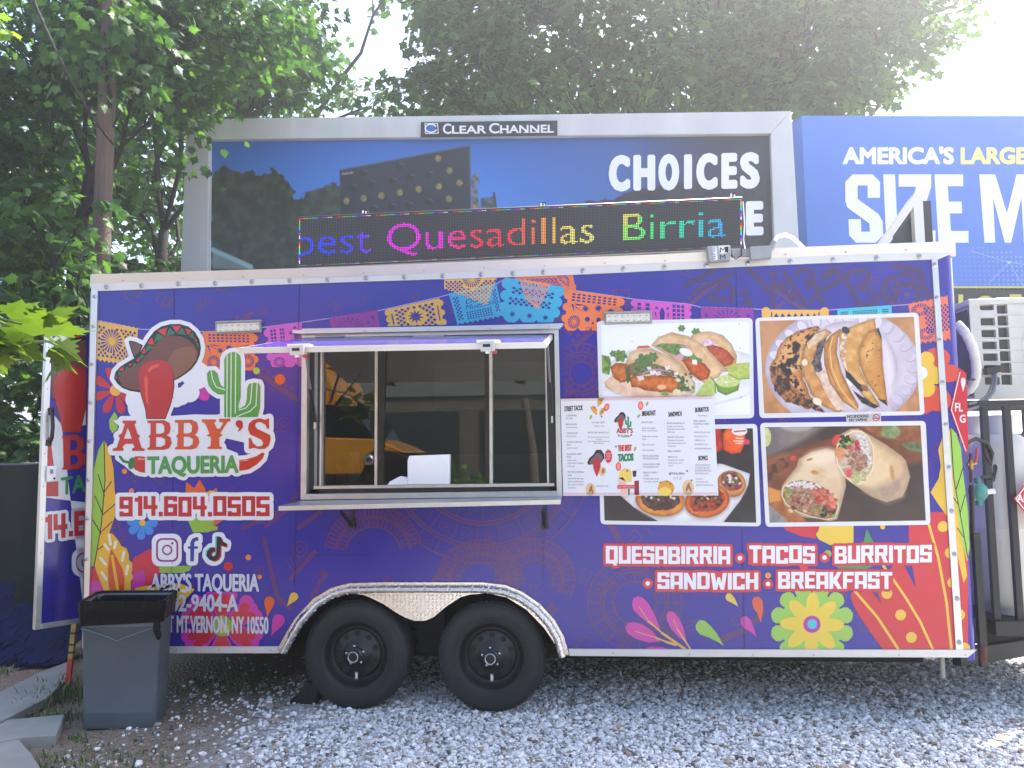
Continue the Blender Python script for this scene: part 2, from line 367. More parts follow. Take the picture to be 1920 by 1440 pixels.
# ------------------------------------------------------------ colour pictures (printed photographs) as fine coloured grids
def vnoise(X, Y, sc, seed=0, octv=3):
    out = np.zeros(X.shape); amp = 1; tot = 0
    for o in range(octv):
        r = np.random.default_rng(seed + o); g = r.random((64, 64)); x = X / sc; y = Y / sc
        i, j = np.floor(x).astype(int), np.floor(y).astype(int); a, b = x - i, y - j; a = a*a*(3 - 2*a); b = b*b*(3 - 2*b)
        q = lambda di, dj: g[(j + dj) % 64, (i + di) % 64]
        out += amp * ((q(0,0)*(1-a) + q(1,0)*a)*(1-b) + (q(0,1)*(1-a) + q(1,1)*a)*b); tot += amp; amp *= .5; sc = sc / 2
    return out / tot
def srgb(h):
    h = h.lstrip('#'); return np.array([int(h[i:i + 2], 16) / 255 for i in (0, 2, 4)])
class Pic:
    def __init__(s, quad, T, step=.8):
        q = np.array(quad, float); wd = max(np.linalg.norm(q[1] - q[0]), np.linalg.norm(q[2] - q[3])); ht = max(np.linalg.norm(q[3] - q[0]), np.linalg.norm(q[2] - q[1]))
        s.nx, s.ny, s.T = int(wd / step) + 2, int(ht / step) + 2, T
        u = np.linspace(0, 1, s.nx)[None, :, None]; v = np.linspace(0, 1, s.ny)[:, None, None]
        s.pp = (q[0]*(1-u) + q[1]*u)*(1-v) + (q[3]*(1-u) + q[2]*u)*v
        z = (s.pp - np.array(T[:2])) * T[2]; s.X, s.Y = z[..., 0], z[..., 1]; s.c = np.zeros((s.ny, s.nx, 3))
        s.rr = np.random.default_rng(5)
    def n(s, sc, seed=0, octv=3): return vnoise(s.X, s.Y, sc, seed, octv)
    def mixin(s, a, col, col2=None, nsc=40, seed=1, thr=None):
        c = srgb(col)
        if col2:
            m = s.n(nsc, seed)[..., None]; m = np.clip((m - .5) * 2.6 + .5, 0, 1); c = c * (1 - m) + srgb(col2) * m
        s.c = s.c * (1 - a[..., None]) + c * a[..., None]
    def fill(s, col, col2=None, nsc=80, seed=1): s.mixin(np.ones((s.ny, s.nx)), col, col2, nsc, seed); return s
    def poly(s, pts, col, col2=None, nsc=40, soft=3, seed=1, wob=0, shade=None, op=1, wsc=50):
        p = np.asarray(pts, float); X, Y = s.X, s.Y
        if wob: X = X + (s.n(wsc, seed + 9) - .5) * wob; Y = Y + (s.n(wsc, seed + 19) - .5) * wob
        d = sdf_at(ring_edges(p), X, Y); a = np.clip(d / soft + .5, 0, 1) * op; s.mixin(a, col, col2, nsc, seed)
        if shade:                # printed picture: the photographed thing's own modelling
            wd, k = shade; e = np.clip(1 - d / wd, 0, 1) * (d > 0); s.c *= 1 - (e * k)[..., None]
        return s
    def ell(s, x, y, rx, ry, ang=0, col='#fff', col2=None, nsc=40, n=28, **k):
        c, si = math.cos(R(ang)), math.sin(R(ang))
        return s.poly([(x + rx*math.cos(a)*c - ry*math.sin(a)*si, y + rx*math.cos(a)*si + ry*math.sin(a)*c) for a in np.linspace(0, 2*math.pi, n, endpoint=False)], col, col2, nsc, **k)
    def stroke(s, pts, wd, col, soft=3, op=1):
        d = np.full(s.X.shape, 1e9)
        for (x1, y1), (x2, y2) in zip(pts[:-1], pts[1:]):
            dx, dy = x2 - x1, y2 - y1; L = dx*dx + dy*dy or 1e-9; t = np.clip(((s.X - x1)*dx + (s.Y - y1)*dy) / L, 0, 1)
            d = np.minimum(d, np.hypot(s.X - x1 - t*dx, s.Y - y1 - t*dy))
        s.mixin(np.clip((wd/2 - d) / soft + .5, 0, 1) * op, col); return s
    def bits(s, n, box, size, cols, region=None, asp=2.0):
        for i in range(n):
            for _ in range(30):
                x, y = s.rr.uniform(box[0], box[2]), s.rr.uniform(box[1], box[3])
                if region is None or sdf_at(ring_edges(np.asarray(region, float)), np.array([x]), np.array([y]))[0] > size * .3: break
            a = s.rr.uniform(0, 180); z = size * s.rr.uniform(.6, 1.3); k = cols[s.rr.integers(len(cols))]
            q = [(x + math.cos(R(a + t)) * z * (asp if t in (0, 180) else 1) * .6 * s.rr.uniform(.7, 1.2), y + math.sin(R(a + t)) * z * .8 * s.rr.uniform(.7, 1.2)) for t in (0, 50, 110, 180, 240, 300)]
            s.poly(q, k, soft=4, shade=(z * .5, .18))
        return s
    def scorch(s, pts, col, thr, nsc, seed):
        d = sdf_at(ring_edges(np.asarray(pts, float)), s.X, s.Y); m = s.n(nsc, seed)
        s.mixin(np.clip((m - thr) * 12, 0, 1) * np.clip(d / 6, 0, 1), col); return s
    def build(s, name, parent, p0=(0, 0, 0), nrm=(0, 1, 0), lift=.003, rough=.22):
        v = on_plane(s.pp.reshape(-1, 2), np.array(p0, float) - np.array(nrm, float) * lift, nrm)
        i = np.arange(s.nx * s.ny).reshape(s.ny, s.nx); f = np.stack([i[:-1, :-1], i[:-1, 1:], i[1:, 1:], i[1:, :-1]], -1).reshape(-1)
        c = np.clip(s.c, 0, 1).reshape(-1, 3); c = np.where(c <= .04045, c / 12.92, ((c + .055) / 1.055) ** 2.4) * .9
        return fast_mesh(name, v, f, np.arange(0, len(f), 4), None, mat('printed_picture_%d' % int(rough * 100), '#808080', rough=rough, spec=.4, attr='ink', bump=.001, bscale=2.2), parent, cols=c, attr='ink')
# ------------------------------------------------------------ ground
def ground_mat():
    m = bpy.data.materials.new('gravel_ground'); m.use_nodes = True; t = m.node_tree; b = t.nodes['Principled BSDF']; b.inputs['Roughness'].default_value = .9; b.inputs['Specular IOR Level'].default_value = .2
    tc = t.nodes.new('ShaderNodeTexCoord'); L = t.links.new
    v = t.nodes.new('ShaderNodeTexVoronoi'); v.inputs['Scale'].default_value = 42; L(tc.outputs['Object'], v.inputs['Vector'])
    r = t.nodes.new('ShaderNodeValToRGB'); L(v.outputs['Color'], r.inputs[0]); e = r.color_ramp.elements; e[0].position = .1; e[0].color = (.22, .21, .2, 1); e[1].position = .95; e[1].color = (.66, .66, .65, 1)
    x = e.new(.5); x.color = (.42, .41, .4, 1)
    n2 = t.nodes.new('ShaderNodeTexNoise'); n2.inputs['Scale'].default_value = 70; n2.inputs['Detail'].default_value = 6; L(tc.outputs['Object'], n2.inputs['Vector'])
    d = t.nodes.new('ShaderNodeValToRGB'); L(n2.outputs[0], d.inputs[0]); q = d.color_ramp.elements; q[0].position = .3; q[0].color = (.145, .108, .08, 1); q[1].position = .72; q[1].color = (.33, .265, .205, 1)
    sx = t.nodes.new('ShaderNodeSeparateXYZ'); L(tc.outputs['Object'], sx.inputs[0]); n3 = t.nodes.new('ShaderNodeTexNoise'); n3.inputs['Scale'].default_value = 2.5; n3.inputs['Detail'].default_value = 5; L(tc.outputs['Object'], n3.inputs['Vector'])
    ad = t.nodes.new('ShaderNodeMath'); ad.operation = 'MULTIPLY_ADD'; ad.inputs[1].default_value = 1.2; L(n3.outputs[0], ad.inputs[0]); L(sx.outputs[0], ad.inputs[2])
    mr = t.nodes.new('ShaderNodeMapRange'); mr.inputs[1].default_value = -1.7; mr.inputs[2].default_value = -1.1; L(ad.outputs[0], mr.inputs[0])
    mx = t.nodes.new('ShaderNodeMix'); mx.data_type = 'RGBA'; L(mr.outputs[0], mx.inputs[0]); L(d.outputs[0], mx.inputs[6]); L(r.outputs[0], mx.inputs[7]); L(mx.outputs[2], b.inputs['Base Color'])
    bp = t.nodes.new('ShaderNodeBump'); bp.inputs['Distance'].default_value = .012; L(v.outputs['Distance'], bp.inputs['Height']); bp2 = t.nodes.new('ShaderNodeBump'); bp2.inputs['Distance'].default_value = .008; L(n2.outputs[0], bp2.inputs['Height']); L(bp.outputs[0], bp2.inputs['Normal']); L(bp2.outputs[0], b.inputs['Normal']); return m
h = MB(); n = 60; g_ = np.concatenate([[-400, -60], np.linspace(-9, 9, n), [60, 400]])
def gz(x, y):
    w_ = max(0, 1 - max(abs(x), abs(y)) / 9); return (.02*math.sin(x*2.1 + y) + .015*math.sin(y*3.3 - x*1.3) - .01) * min(1, w_*2) * (1 if x < -1.9 else .4)
h.add([(x, y, gz(x, y)) for y in g_ for x in g_], [(j*len(g_)+i, j*len(g_)+i+1, (j+1)*len(g_)+i+1, (j+1)*len(g_)+i) for j in range(len(g_)-1) for i in range(len(g_)-1)], ground_mat(), True)
tag(h.build('ground'), kind='structure')
def gravel():
    t = (1 + 5**.5) / 2; iv = np.array([(-1,t,0),(1,t,0),(-1,-t,0),(1,-t,0),(0,-1,t),(0,1,t),(0,-1,-t),(0,1,-t),(t,0,-1),(t,0,1),(-t,0,-1),(-t,0,1)]) / math.hypot(1, t)
    fc = np.array([(0,11,5),(0,5,1),(0,1,7),(0,7,10),(0,10,11),(1,5,9),(5,11,4),(11,10,2),(10,7,6),(7,1,8),(3,9,4),(3,4,2),(3,2,6),(3,6,8),(3,8,9),(4,9,5),(2,4,11),(6,2,10),(8,6,7),(9,8,1)])
    N = 125000; x = RNG.uniform(-2.9, 4.6, N); y = RNG.uniform(-1.5, 2.2, N)
    nz = vnoise(x * 10, y * 10, 6, 3); edge = -2.15 + (nz - .5) * 1.1 + .25 * np.clip(-y, -1, 1.5)
    p = np.clip((x - edge) / .5, .10, 1); p *= np.where((y > .75) & (x < 2.3), .35, 1) * np.where((y > .15) & (x < 2.0) & (nz < .5), .75, 1)
    bare = vnoise(x * 10 + 90, y * 10, 5, 8); p *= np.where(bare < .33, .45, 1)
    k = RNG.random(N) < p; x, y, nz = x[k], y[k], nz[k]; N = len(x)
    s = np.clip(RNG.lognormal(math.log(.0088), .36, N), .004, .022); sc = np.column_stack([s*RNG.uniform(.9, 1.5, N), s*RNG.uniform(.75, 1.15, N), s*RNG.uniform(.5, .9, N)])
    v = iv[None] * sc[:, None, :] * RNG.uniform(.72, 1.22, (N, 12, 1))
    a = RNG.uniform(0, 6.28, N); b = RNG.uniform(-.5, .5, N); ca, sa, cb, sb = np.cos(a), np.sin(a), np.cos(b), np.sin(b)
    X, Y, Z = v[..., 0], v[..., 1], v[..., 2]; Y, Z = Y*cb[:, None] - Z*sb[:, None], Y*sb[:, None] + Z*cb[:, None]; X, Y = X*ca[:, None] - Y*sa[:, None], X*sa[:, None] + Y*ca[:, None]
    gzv = np.array([gz(a_, b_) for a_, b_ in zip(x, y)]); v = np.stack([X + x[:, None], Y + y[:, None], Z + (gzv + sc[:, 2]*RNG.uniform(.25, 1.0, N))[:, None]], -1).reshape(-1, 3)
    pal = np.array([lin('#e3e4e4'), lin('#d2d4d6'), lin('#ededeb'), lin('#bcbfc2'), lin('#979797'), lin('#a08f7e'), lin('#7a6a5c'), lin('#b7a796'), lin('#5d5b5a')])
    pr = np.array([.32, .23, .21, .10, .04, .035, .015, .035, .015]); ci = RNG.choice(9, N, p=pr); dirt = RNG.random(N) < np.clip((-1.5 - x) * .55, 0.02, .6); ci = np.where(dirt, RNG.choice([4, 5, 6, 7, 8, 3], N), ci)
    col = pal[ci] * RNG.uniform(.8, 1.04, (N, 1)); col = np.repeat(col, 12, 0); f = (fc[None] + (np.arange(N) * 12)[:, None, None]).reshape(-1)
    o = fast_mesh('gravel', v, f, np.arange(0, len(f), 3), None, mat('gravel_stone', '#888888', rough=.75, attr='tint', noise=.18, nscale=90, spec=.3), cols=col); tag(o, 'loose white and grey gravel stones covering the ground', 'gravel', kind='stuff')
gravel()
def blades(mb, n, fx, hmin, hmax, mats):
    for i in range(n):
        x, y = fx(); a, L = random.uniform(0, 6.28), random.uniform(hmin, hmax); w_ = random.uniform(.0025, .005); dx, dy = math.cos(a)*L*.55, math.sin(a)*L*.55; px, py = -math.sin(a)*w_, math.cos(a)*w_; z = gz(x, y)
        mb.add([(x-px, y-py, z-.01), (x+px, y+py, z-.01), (x+dx*.4+px*.8, y+dy*.4+py*.8, z+L*.62), (x+dx*.4-px*.8, y+dy*.4-py*.8, z+L*.62), (x+dx, y+dy, z+L*.9)], [(0,1,2,3), (3,2,4)], random.choice(mats))
GR = [mat('grass_green', '#4b6a2c', rough=.6), mat('grass_dark', '#37522a', rough=.6), mat('grass_dry', '#7d7a4a', rough=.7)]
h = MB()
def around(px, py, rx, ry):
    c = G(px, py); return lambda: (random.gauss(c[0], rx), random.gauss(c[1], ry))
for px, py, rx, ry, n_, hm in ((118,1300,.12,.16,420,.14), (100,1340,.1,.07,180,.09), (190,1428,.22,.13,190,.05), (90,1432,.1,.1,130,.05), (150,1385,.05,.04,40,.05), (40,1218,.25,.06,160,.07), (440,1290,.22,.12,160,.08), (480,1270,.2,.1,90,.07), (690,1290,.15,.12,50,.06), (310,1428,.1,.1,24,.03), (-40,1262,.12,.06,120,.08)):
    blades(h, n_, around(px, py, rx, ry), .02, hm, GR)
tag(h.build('grass'), 'short tufts of green grass in the dirt near the grey bin', 'grass', kind='stuff')
# ------------------------------------------------------------ shared materials
ALU = mat('aluminium', '#c6c5c3', rough=.33, metal=.75, noise=.06, nscale=12, bump=.0006, bscale=30)
ALUW = mat('white_aluminium', '#c9c6c1', rough=.4, metal=.25, noise=.05, nscale=5)
TREAD = mat('tread_plate', '#cfcac4', rough=.26, metal=.9, noise=.08, nscale=25)
STEEL = mat('screw_steel', '#a9abb0', rough=.3, metal=.9)
BLK_ = mat('black_plastic', '#141416', rough=.45, noise=.15, nscale=20)
BLKM = mat('black_painted_steel', '#1b1b1d', rough=.4, metal=.2, noise=.2, nscale=30)
RUB = mat('tyre_rubber', '#262829', rough=.62, noise=.22, nscale=9, bump=.0006, bscale=160, spec=.35)
DARK = mat('dark_underbody', '#101011', rough=.8, noise=.3, nscale=6)
BRZ = mat('bronze_window_metal', '#2b2723', rough=.4, metal=.6)
WHITE = mat('white_paint', '#dfe0e2', rough=.4, noise=.04, nscale=10)
GREYP = mat('grey_plastic', '#7d8084', rough=.5, noise=.08, nscale=30)
BLUE = vin('#2a228c')
def glass_mat(name, tint, ior=1.6):
    m = bpy.data.materials.new(name); m.use_nodes = True; t = m.node_tree; t.nodes.clear()
    o = t.nodes.new('ShaderNodeOutputMaterial'); mx = t.nodes.new('ShaderNodeMixShader'); tp = t.nodes.new('ShaderNodeBsdfTransparent'); gl = t.nodes.new('ShaderNodeBsdfGlossy')
    fr = t.nodes.new('ShaderNodeFresnel'); fr.inputs[0].default_value = ior; tp.inputs[0].default_value = (*lin(tint), 1); gl.inputs['Roughness'].default_value = .005
    t.links.new(fr.outputs[0], mx.inputs[0]); t.links.new(tp.outputs[0], mx.inputs[1]); t.links.new(gl.outputs[0], mx.inputs[2]); t.links.new(mx.outputs[0], o.inputs[0]); return m
GLASS = glass_mat('window_glass', '#c2c6c4', 1.74)
def pxprism(mb, px, yf, yb, m):
    a = on_plane(px, (0, yf, 0), (0, 1, 0)); b = a.copy(); b[:, 1] = yb; mb.prism(a, b, m)
def pxbox(mb, px, yf, yb, m): pxprism(mb, px, yf, yb, m)

XL, XR, ZB, ZT, TD = -3.335, P(1776, 600)[0], .365, 2.86, 2.25
trailer = thing('food_trailer', 'purple vinyl-wrapped food trailer on two axles with its serving hatch open', 'food trailer', (0, 0, 0))
# body: printed side skin with the window and wheel openings cut out, then the rest of the box
ARCH_OUT = [(520,1217),(533,1193),(553,1160),(587,1123),(620,1103),(653,1094),(720,1092),(820,1092),(903,1092),(947,1097),(980,1110),(1013,1133),(1040,1163),(1057,1193),(1067,1228)]
ARCH_IN = [(528,1227),(540,1190),(563,1153),(593,1130),(627,1117),(660,1113),(680,1115),(693,1120),(720,1133),(740,1147),(760,1158),(777,1164),(797,1164),(813,1157),(837,1137),(863,1120),(880,1115),(913,1112),(950,1120),(987,1143),(1020,1177),(1040,1207),(1055,1228)]
sk = Mask(150, 440, 1850, 1250, 1.0).poly([(173,528),(1773,468),(1823,1229),(156,1222)])
HOLE = ARCH_OUT[1:-1]; sk.poly([(536,1260)] + [(x + (8 if x < 700 else -8 if x > 900 else 0), y + 10) for x, y in HOLE] + [(1052,1260)], cut=True)
WIN = [(571,630),(1043,620),(1049,926),(568,932)]
sk.poly(WIN, cut=True)
d = Decal(lift=0); d.put(sk, BLUE, 0); d.build('side_skin', trailer)
mb = MB()
n = 8; rr = .075                                     # rounded front edge, then front, back, far side, roof, floor
arc = [(XR + rr * math.sin(R(a)), rr - rr * math.cos(R(a))) for a in np.linspace(0, 90, n)]
for (xa, ya), (xb, yb) in zip(arc[:-1], arc[1:]): mb.add([(xa, ya, ZB), (xb, yb, ZB), (xb, yb, ZT), (xa, ya, ZT)], [(0, 1, 2, 3)], BLUE, True)
fx = arc[-1][0]
mb.add([(fx, rr, ZB), (fx, TD, ZB), (fx, TD, ZT), (fx, rr, ZT)], [(0, 1, 2, 3)], BLUE)
INT = mat('interior_wall', '#6d6f70', rough=.5, noise=.2, nscale=2)
mb.add([(XL, TD, ZB), (fx, TD, ZB), (fx, TD, ZT), (XL, TD, ZT)], [(0, 1, 2, 3)], INT)
mb.add([(XL, 0, ZT), (fx, 0, ZT), (fx, TD, ZT), (XL, TD, ZT)], [(0, 1, 2, 3)], ALUW)
mb.add([(XL, .3, ZB), (fx, .3, ZB), (fx, TD, ZB), (XL, TD, ZB)], [(3, 2, 1, 0)], DARK)
mb.add([(XL, 0, ZB), (XL, .32, ZB), (XL, .32, ZT), (XL, 0, ZT)], [(0, 1, 2, 3)], BLUE)      # rear wall round the doorway
mb.add([(XL, .32, 2.42), (XL, 1.3, 2.42), (XL, 1.3, ZT), (XL, .32, ZT)], [(0, 1, 2, 3)], BLUE)
mb.add([(XL, 1.3, ZB), (XL, TD, ZB), (XL, TD, ZT), (XL, 1.3, ZT)], [(0, 1, 2, 3)], BLUE)
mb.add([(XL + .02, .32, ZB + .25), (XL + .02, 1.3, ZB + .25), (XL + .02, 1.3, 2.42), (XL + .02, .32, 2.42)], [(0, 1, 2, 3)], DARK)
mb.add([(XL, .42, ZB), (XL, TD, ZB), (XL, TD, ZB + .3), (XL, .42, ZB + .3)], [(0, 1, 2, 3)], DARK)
mb.add([(XL, .3, .66), (fx - .01, .3, .66), (fx - .01, TD, .66), (XL, TD, .66)], [(0, 1, 2, 3)], DARK)
mb.build('body', trailer)
mb = MB()                                            # wheel wells, axles and chassis
for xa, xb in ((-1.97, -.13),):
    mb.box(xa, xb, .42, .46, .30, .95, DARK); mb.box(xa, xb, .012, .42, .93, .96, DARK); mb.box(xa - .02, xa, .012, .46, .36, .96, DARK); mb.box(xb, xb + .02, .012, .46, .36, .96, DARK)
for x in (-1.49, -.62): mb.tube([(x, .1, .345), (x, 2.1, .345)], .035, DARK, 10)
mb.box(XL + .1, XR - .05, .5, .58, .22, .36, DARK); mb.box(XL + .1, XR - .05, 1.7, 1.78, .22, .36, DARK)
mb.box(-1.14, -.96, .28, .4, .30, .62, DARK); mb.bar((-1.49, .36, .4), (-.62, .36, .4), .05, .06, DARK)
for x in (-2.6, .6, 1.5): mb.box(x, x + .06, .5, 1.78, .25, .35, DARK)
mb.build('chassis', trailer)
mb = MB(); LB = mat('pale_plastic', '#b9bcc0', rough=.5)
a = P(1376, 1236, .5); mb.box(a[0], a[0] + .18, .5, .62, .255, .345, LB); mb.box(a[0] + .05, a[0] + .09, .495, .5, .255, .345, GREYP); mb.build('drain_fitting', trailer)
mb = MB(); a = P(1766, 1240, .25); mb.tube([(a[0], .25, .36), (a[0], .25, .20)], .016, mat('drain_pipe', '#a5a49c', rough=.5), 10); mb.build('drain_pipe', trailer)

# rails and trim
def screw(mb, x, y, yd=-.012, r=.0135):
    c = P(x, y, yd); mb.lathe([(r * 1.25, 0), (r * 1.25, .002), (r, .003), (r * .9, .007), (r * .4, .010), (.0005, .0105)], c, (0, -1, 0), STEEL, 12)
    for dx, dz in ((.006, .0012), (.0012, .006)): mb.box(c[0] - dx, c[0] + dx, c[1] - .0118, c[1] - .0098, c[2] - dz, c[2] + dz, BLKM)
TOP = [(172,514.5),(400,507.5),(640,500.5),(1000,485.5),(1228,477),(1440,465.5),(1600,459),(1790,452)]
MID = [(172,531),(400,525.5),(640,519.5),(1000,504),(1228,493.5),(1440,484),(1600,477),(1790,473)]
LOW = [(172,546),(400,538),(640,529.5),(1000,518),(1110,513.5),(1440,497.5),(1560,492.5),(1760,486)]
mb = MB()
for A, B, yf in ((TOP, MID, -.036), (MID, LOW, -.010)):
    for i in range(len(A) - 1):
        q = [A[i], A[i+1], B[i+1], B[i]] if yf > -.02 else [A[i], A[i+1], B[i+1], B[i]]
        f_ = on_plane(q, (0, yf, 0), (0, 1, 0))
        if yf < -.02: f_[2:, 1] = -.011; f_[2:] = on_plane(q[2:], (0, -.011, 0), (0, 1, 0))   # sloping cove
        b_ = f_.copy(); b_[:, 1] = .03; mb.prism(f_, b_, ALUW)
xs = P(1789, 470, -.03); fr = [(xs[0], -.036), (xs[0] + .05, .01), (xs[0] + .05, TD)]
mb.bar((XR + .055, .02, ZT - .01), (XR + .08, TD, ZT - .01), .06, .085, ALUW)
mb.bar((XL, .0, ZT - .03), (XL, TD, ZT - .03), .05, .09, ALUW)
for x, y in [(199,538),(265,535.5),(334,532),(403,531),(472,528),(543,526),(614,524),(686,521),(758,519),(830,517),(902,514.5),(962,512.5),(1019,510),(1093,507.5),(1169,504),(1246,501),(1324,497.5),(1402,494),(1482,490),(1562,487),(1644,483.6),(1724,481)]: screw(mb, x, y)
for x in range(230, 1780, 113): 
    y = np.interp(x, [p[0] for p in TOP], [p[1] for p in TOP]) + 13; c = P(x, y, -.022); mb.sphere(c, (.006, .004, .006), STEEL, 8, 5)
mb.build('roof_rail', trailer, .002)
mb = MB()
pxprism(mb, [(171,540),(183,545),(167,1118),(166,1216),(154,1216),(157,1118)], -.014, .02, ALU)
a = on_plane([(171,545),(157,1118),(154,1216)], (0, -.006, 0), (0, 1, 0))
for (x0, _, z0), (x1, _, z1) in zip(a[:-1], a[1:]): mb.prism([(x0, -.008, z0), (x1, -.008, z1), (x1 - .03, .03, z1), (x0 - .03, .03, z0)], [(x0, .05, z0), (x1, .05, z1), (x1 - .03, .05, z1), (x0 - .03, .05, z0)], ALU)
for x, y in [(177,556),(174.5,612),(172,683),(169.5,755),(167,827),(165,899),(163,972),(160.5,1048)]: screw(mb, x, y, -.014, .011)
mb.build('corner_trim', trailer, .002)
mb = MB(); pxprism(mb, [(1747,486),(1758,486),(1807,1224),(1793,1224)], -.012, .01, ALU)
for x, y in [(1752.7,496),(1757,558),(1762,637),(1768,717),(1774,796),(1780,876),(1785,958),(1790,1039),(1795,1122),(1799,1204)]: screw(mb, x, y, -.012, .0125)
mb.build('corner_trim', trailer, .002)
for q, sc in (([(160,1213),(522,1212.5),(524,1225),(160,1225)], [(330,1218),(411,1218.5),(508,1218.5)]), ([(1066,1217),(1300,1218),(1832,1218.5),(1815,1233),(1300,1232),(1068,1230)], [(1150,1224),(1293,1226.5),(1412,1227.5),(1526,1228),(1686,1227.5),(1810,1228)])):
    mb = MB(); pxprism(mb, q, -.014, .02, ALUW)
    for x, y in sc: mb.sphere(P(x, y, -.015), (.006, .004, .006), STEEL, 8, 5)
    mb.build('bottom_rail', trailer, .002)

# fender: flat flange with the web between the wheels, rolled lip and raised tread bars
mb = MB(); fm = Mask(510, 1080, 1080, 1240, .5).poly(ARCH_OUT + ARCH_IN[::-1])
v, l, st = fm.mesh(); v3 = on_plane(v, (0, -.016, 0), (0, 1, 0)); en = list(st[1:]) + [len(l)]
mb.add(v3, [tuple(l[a:b]) for a, b in zip(st, en)], TREAD)
o3 = on_plane(ARCH_OUT, (0, -.016, 0), (0, 1, 0)); i3 = on_plane(ARCH_IN, (0, -.016, 0), (0, 1, 0))
for pth in (o3, i3):
    b3 = pth.copy(); b3[:, 1] = .04
    k = len(pth); mb.add(np.concatenate([pth, b3]), [(i, i + 1, i + 1 + k, i + k) for i in range(k - 1)], TREAD)
pa = np.array(ARCH_OUT, float); lip = []
for i, p in enumerate(pa):
    t = pa[min(i + 1, len(pa) - 1)] - pa[max(i - 1, 0)]; nn = np.array((-t[1], t[0])) / np.hypot(*t); lip.append(p + nn * 13)
lp3 = on_plane(lip, (0, -.03, 0), (0, 1, 0)); fine = []
for i in range(len(lp3) - 1):
    for t in np.linspace(0, 1, 5)[:-1]: fine.append(lp3[i] * (1 - t) + lp3[i+1] * t)
fine.append(lp3[-1]); mb.tube(fine, .022, TREAD, 12)
rg = random.Random(3)
def lozenge(c, ang, L=.012, W=.0035, H=.0035, m=TREAD):
    ca, sa = math.cos(ang), math.sin(ang); x, y, z = c
    mb.add([(x + L*ca, y, z + L*sa), (x - W*sa, y, z + W*ca), (x - L*ca, y, z - L*sa), (x + W*sa, y, z - W*ca), (x, y - H, z)], [(0,1,4),(1,2,4),(2,3,4),(3,0,4)], m)
web = np.array(ARCH_IN[6:17] + [(905,1108),(660,1108)], float)
for j, y in enumerate(np.arange(1098, 1168, 6.2)):
    for i, x in enumerate(np.arange(560, 1040, 7.4)):
        if fm.f[int((y - fm.y0) / fm.st), int((x - fm.x0) / fm.st)] > 2.5: lozenge(P(x, y, -.0165), R(45 if (i + j) % 2 else -45))
for i in range(0, len(fine) - 1):
    for a in (-50, 0, 50, 95):
        p = np.array(fine[i]); t = _n(np.array(fine[i+1]) - p); up = np.cross(t, (0, -1, 0)); nrm = np.array((0, -1, 0)) * math.cos(R(a)) + up * math.sin(R(a)); b = np.cross(nrm, t)
        c = p + nrm * .0215 + t * rg.uniform(0, .02); dd = _n(t + b * (1 if (i + a // 45) % 2 else -1)); ss = np.cross(dd, nrm)
        mb.add([c + dd*.011, c + ss*.003, c - dd*.011, c - ss*.003, c + nrm*.0035], [(0,1,4),(1,2,4),(2,3,4),(3,0,4)], TREAD)
mb.build('fender', trailer)

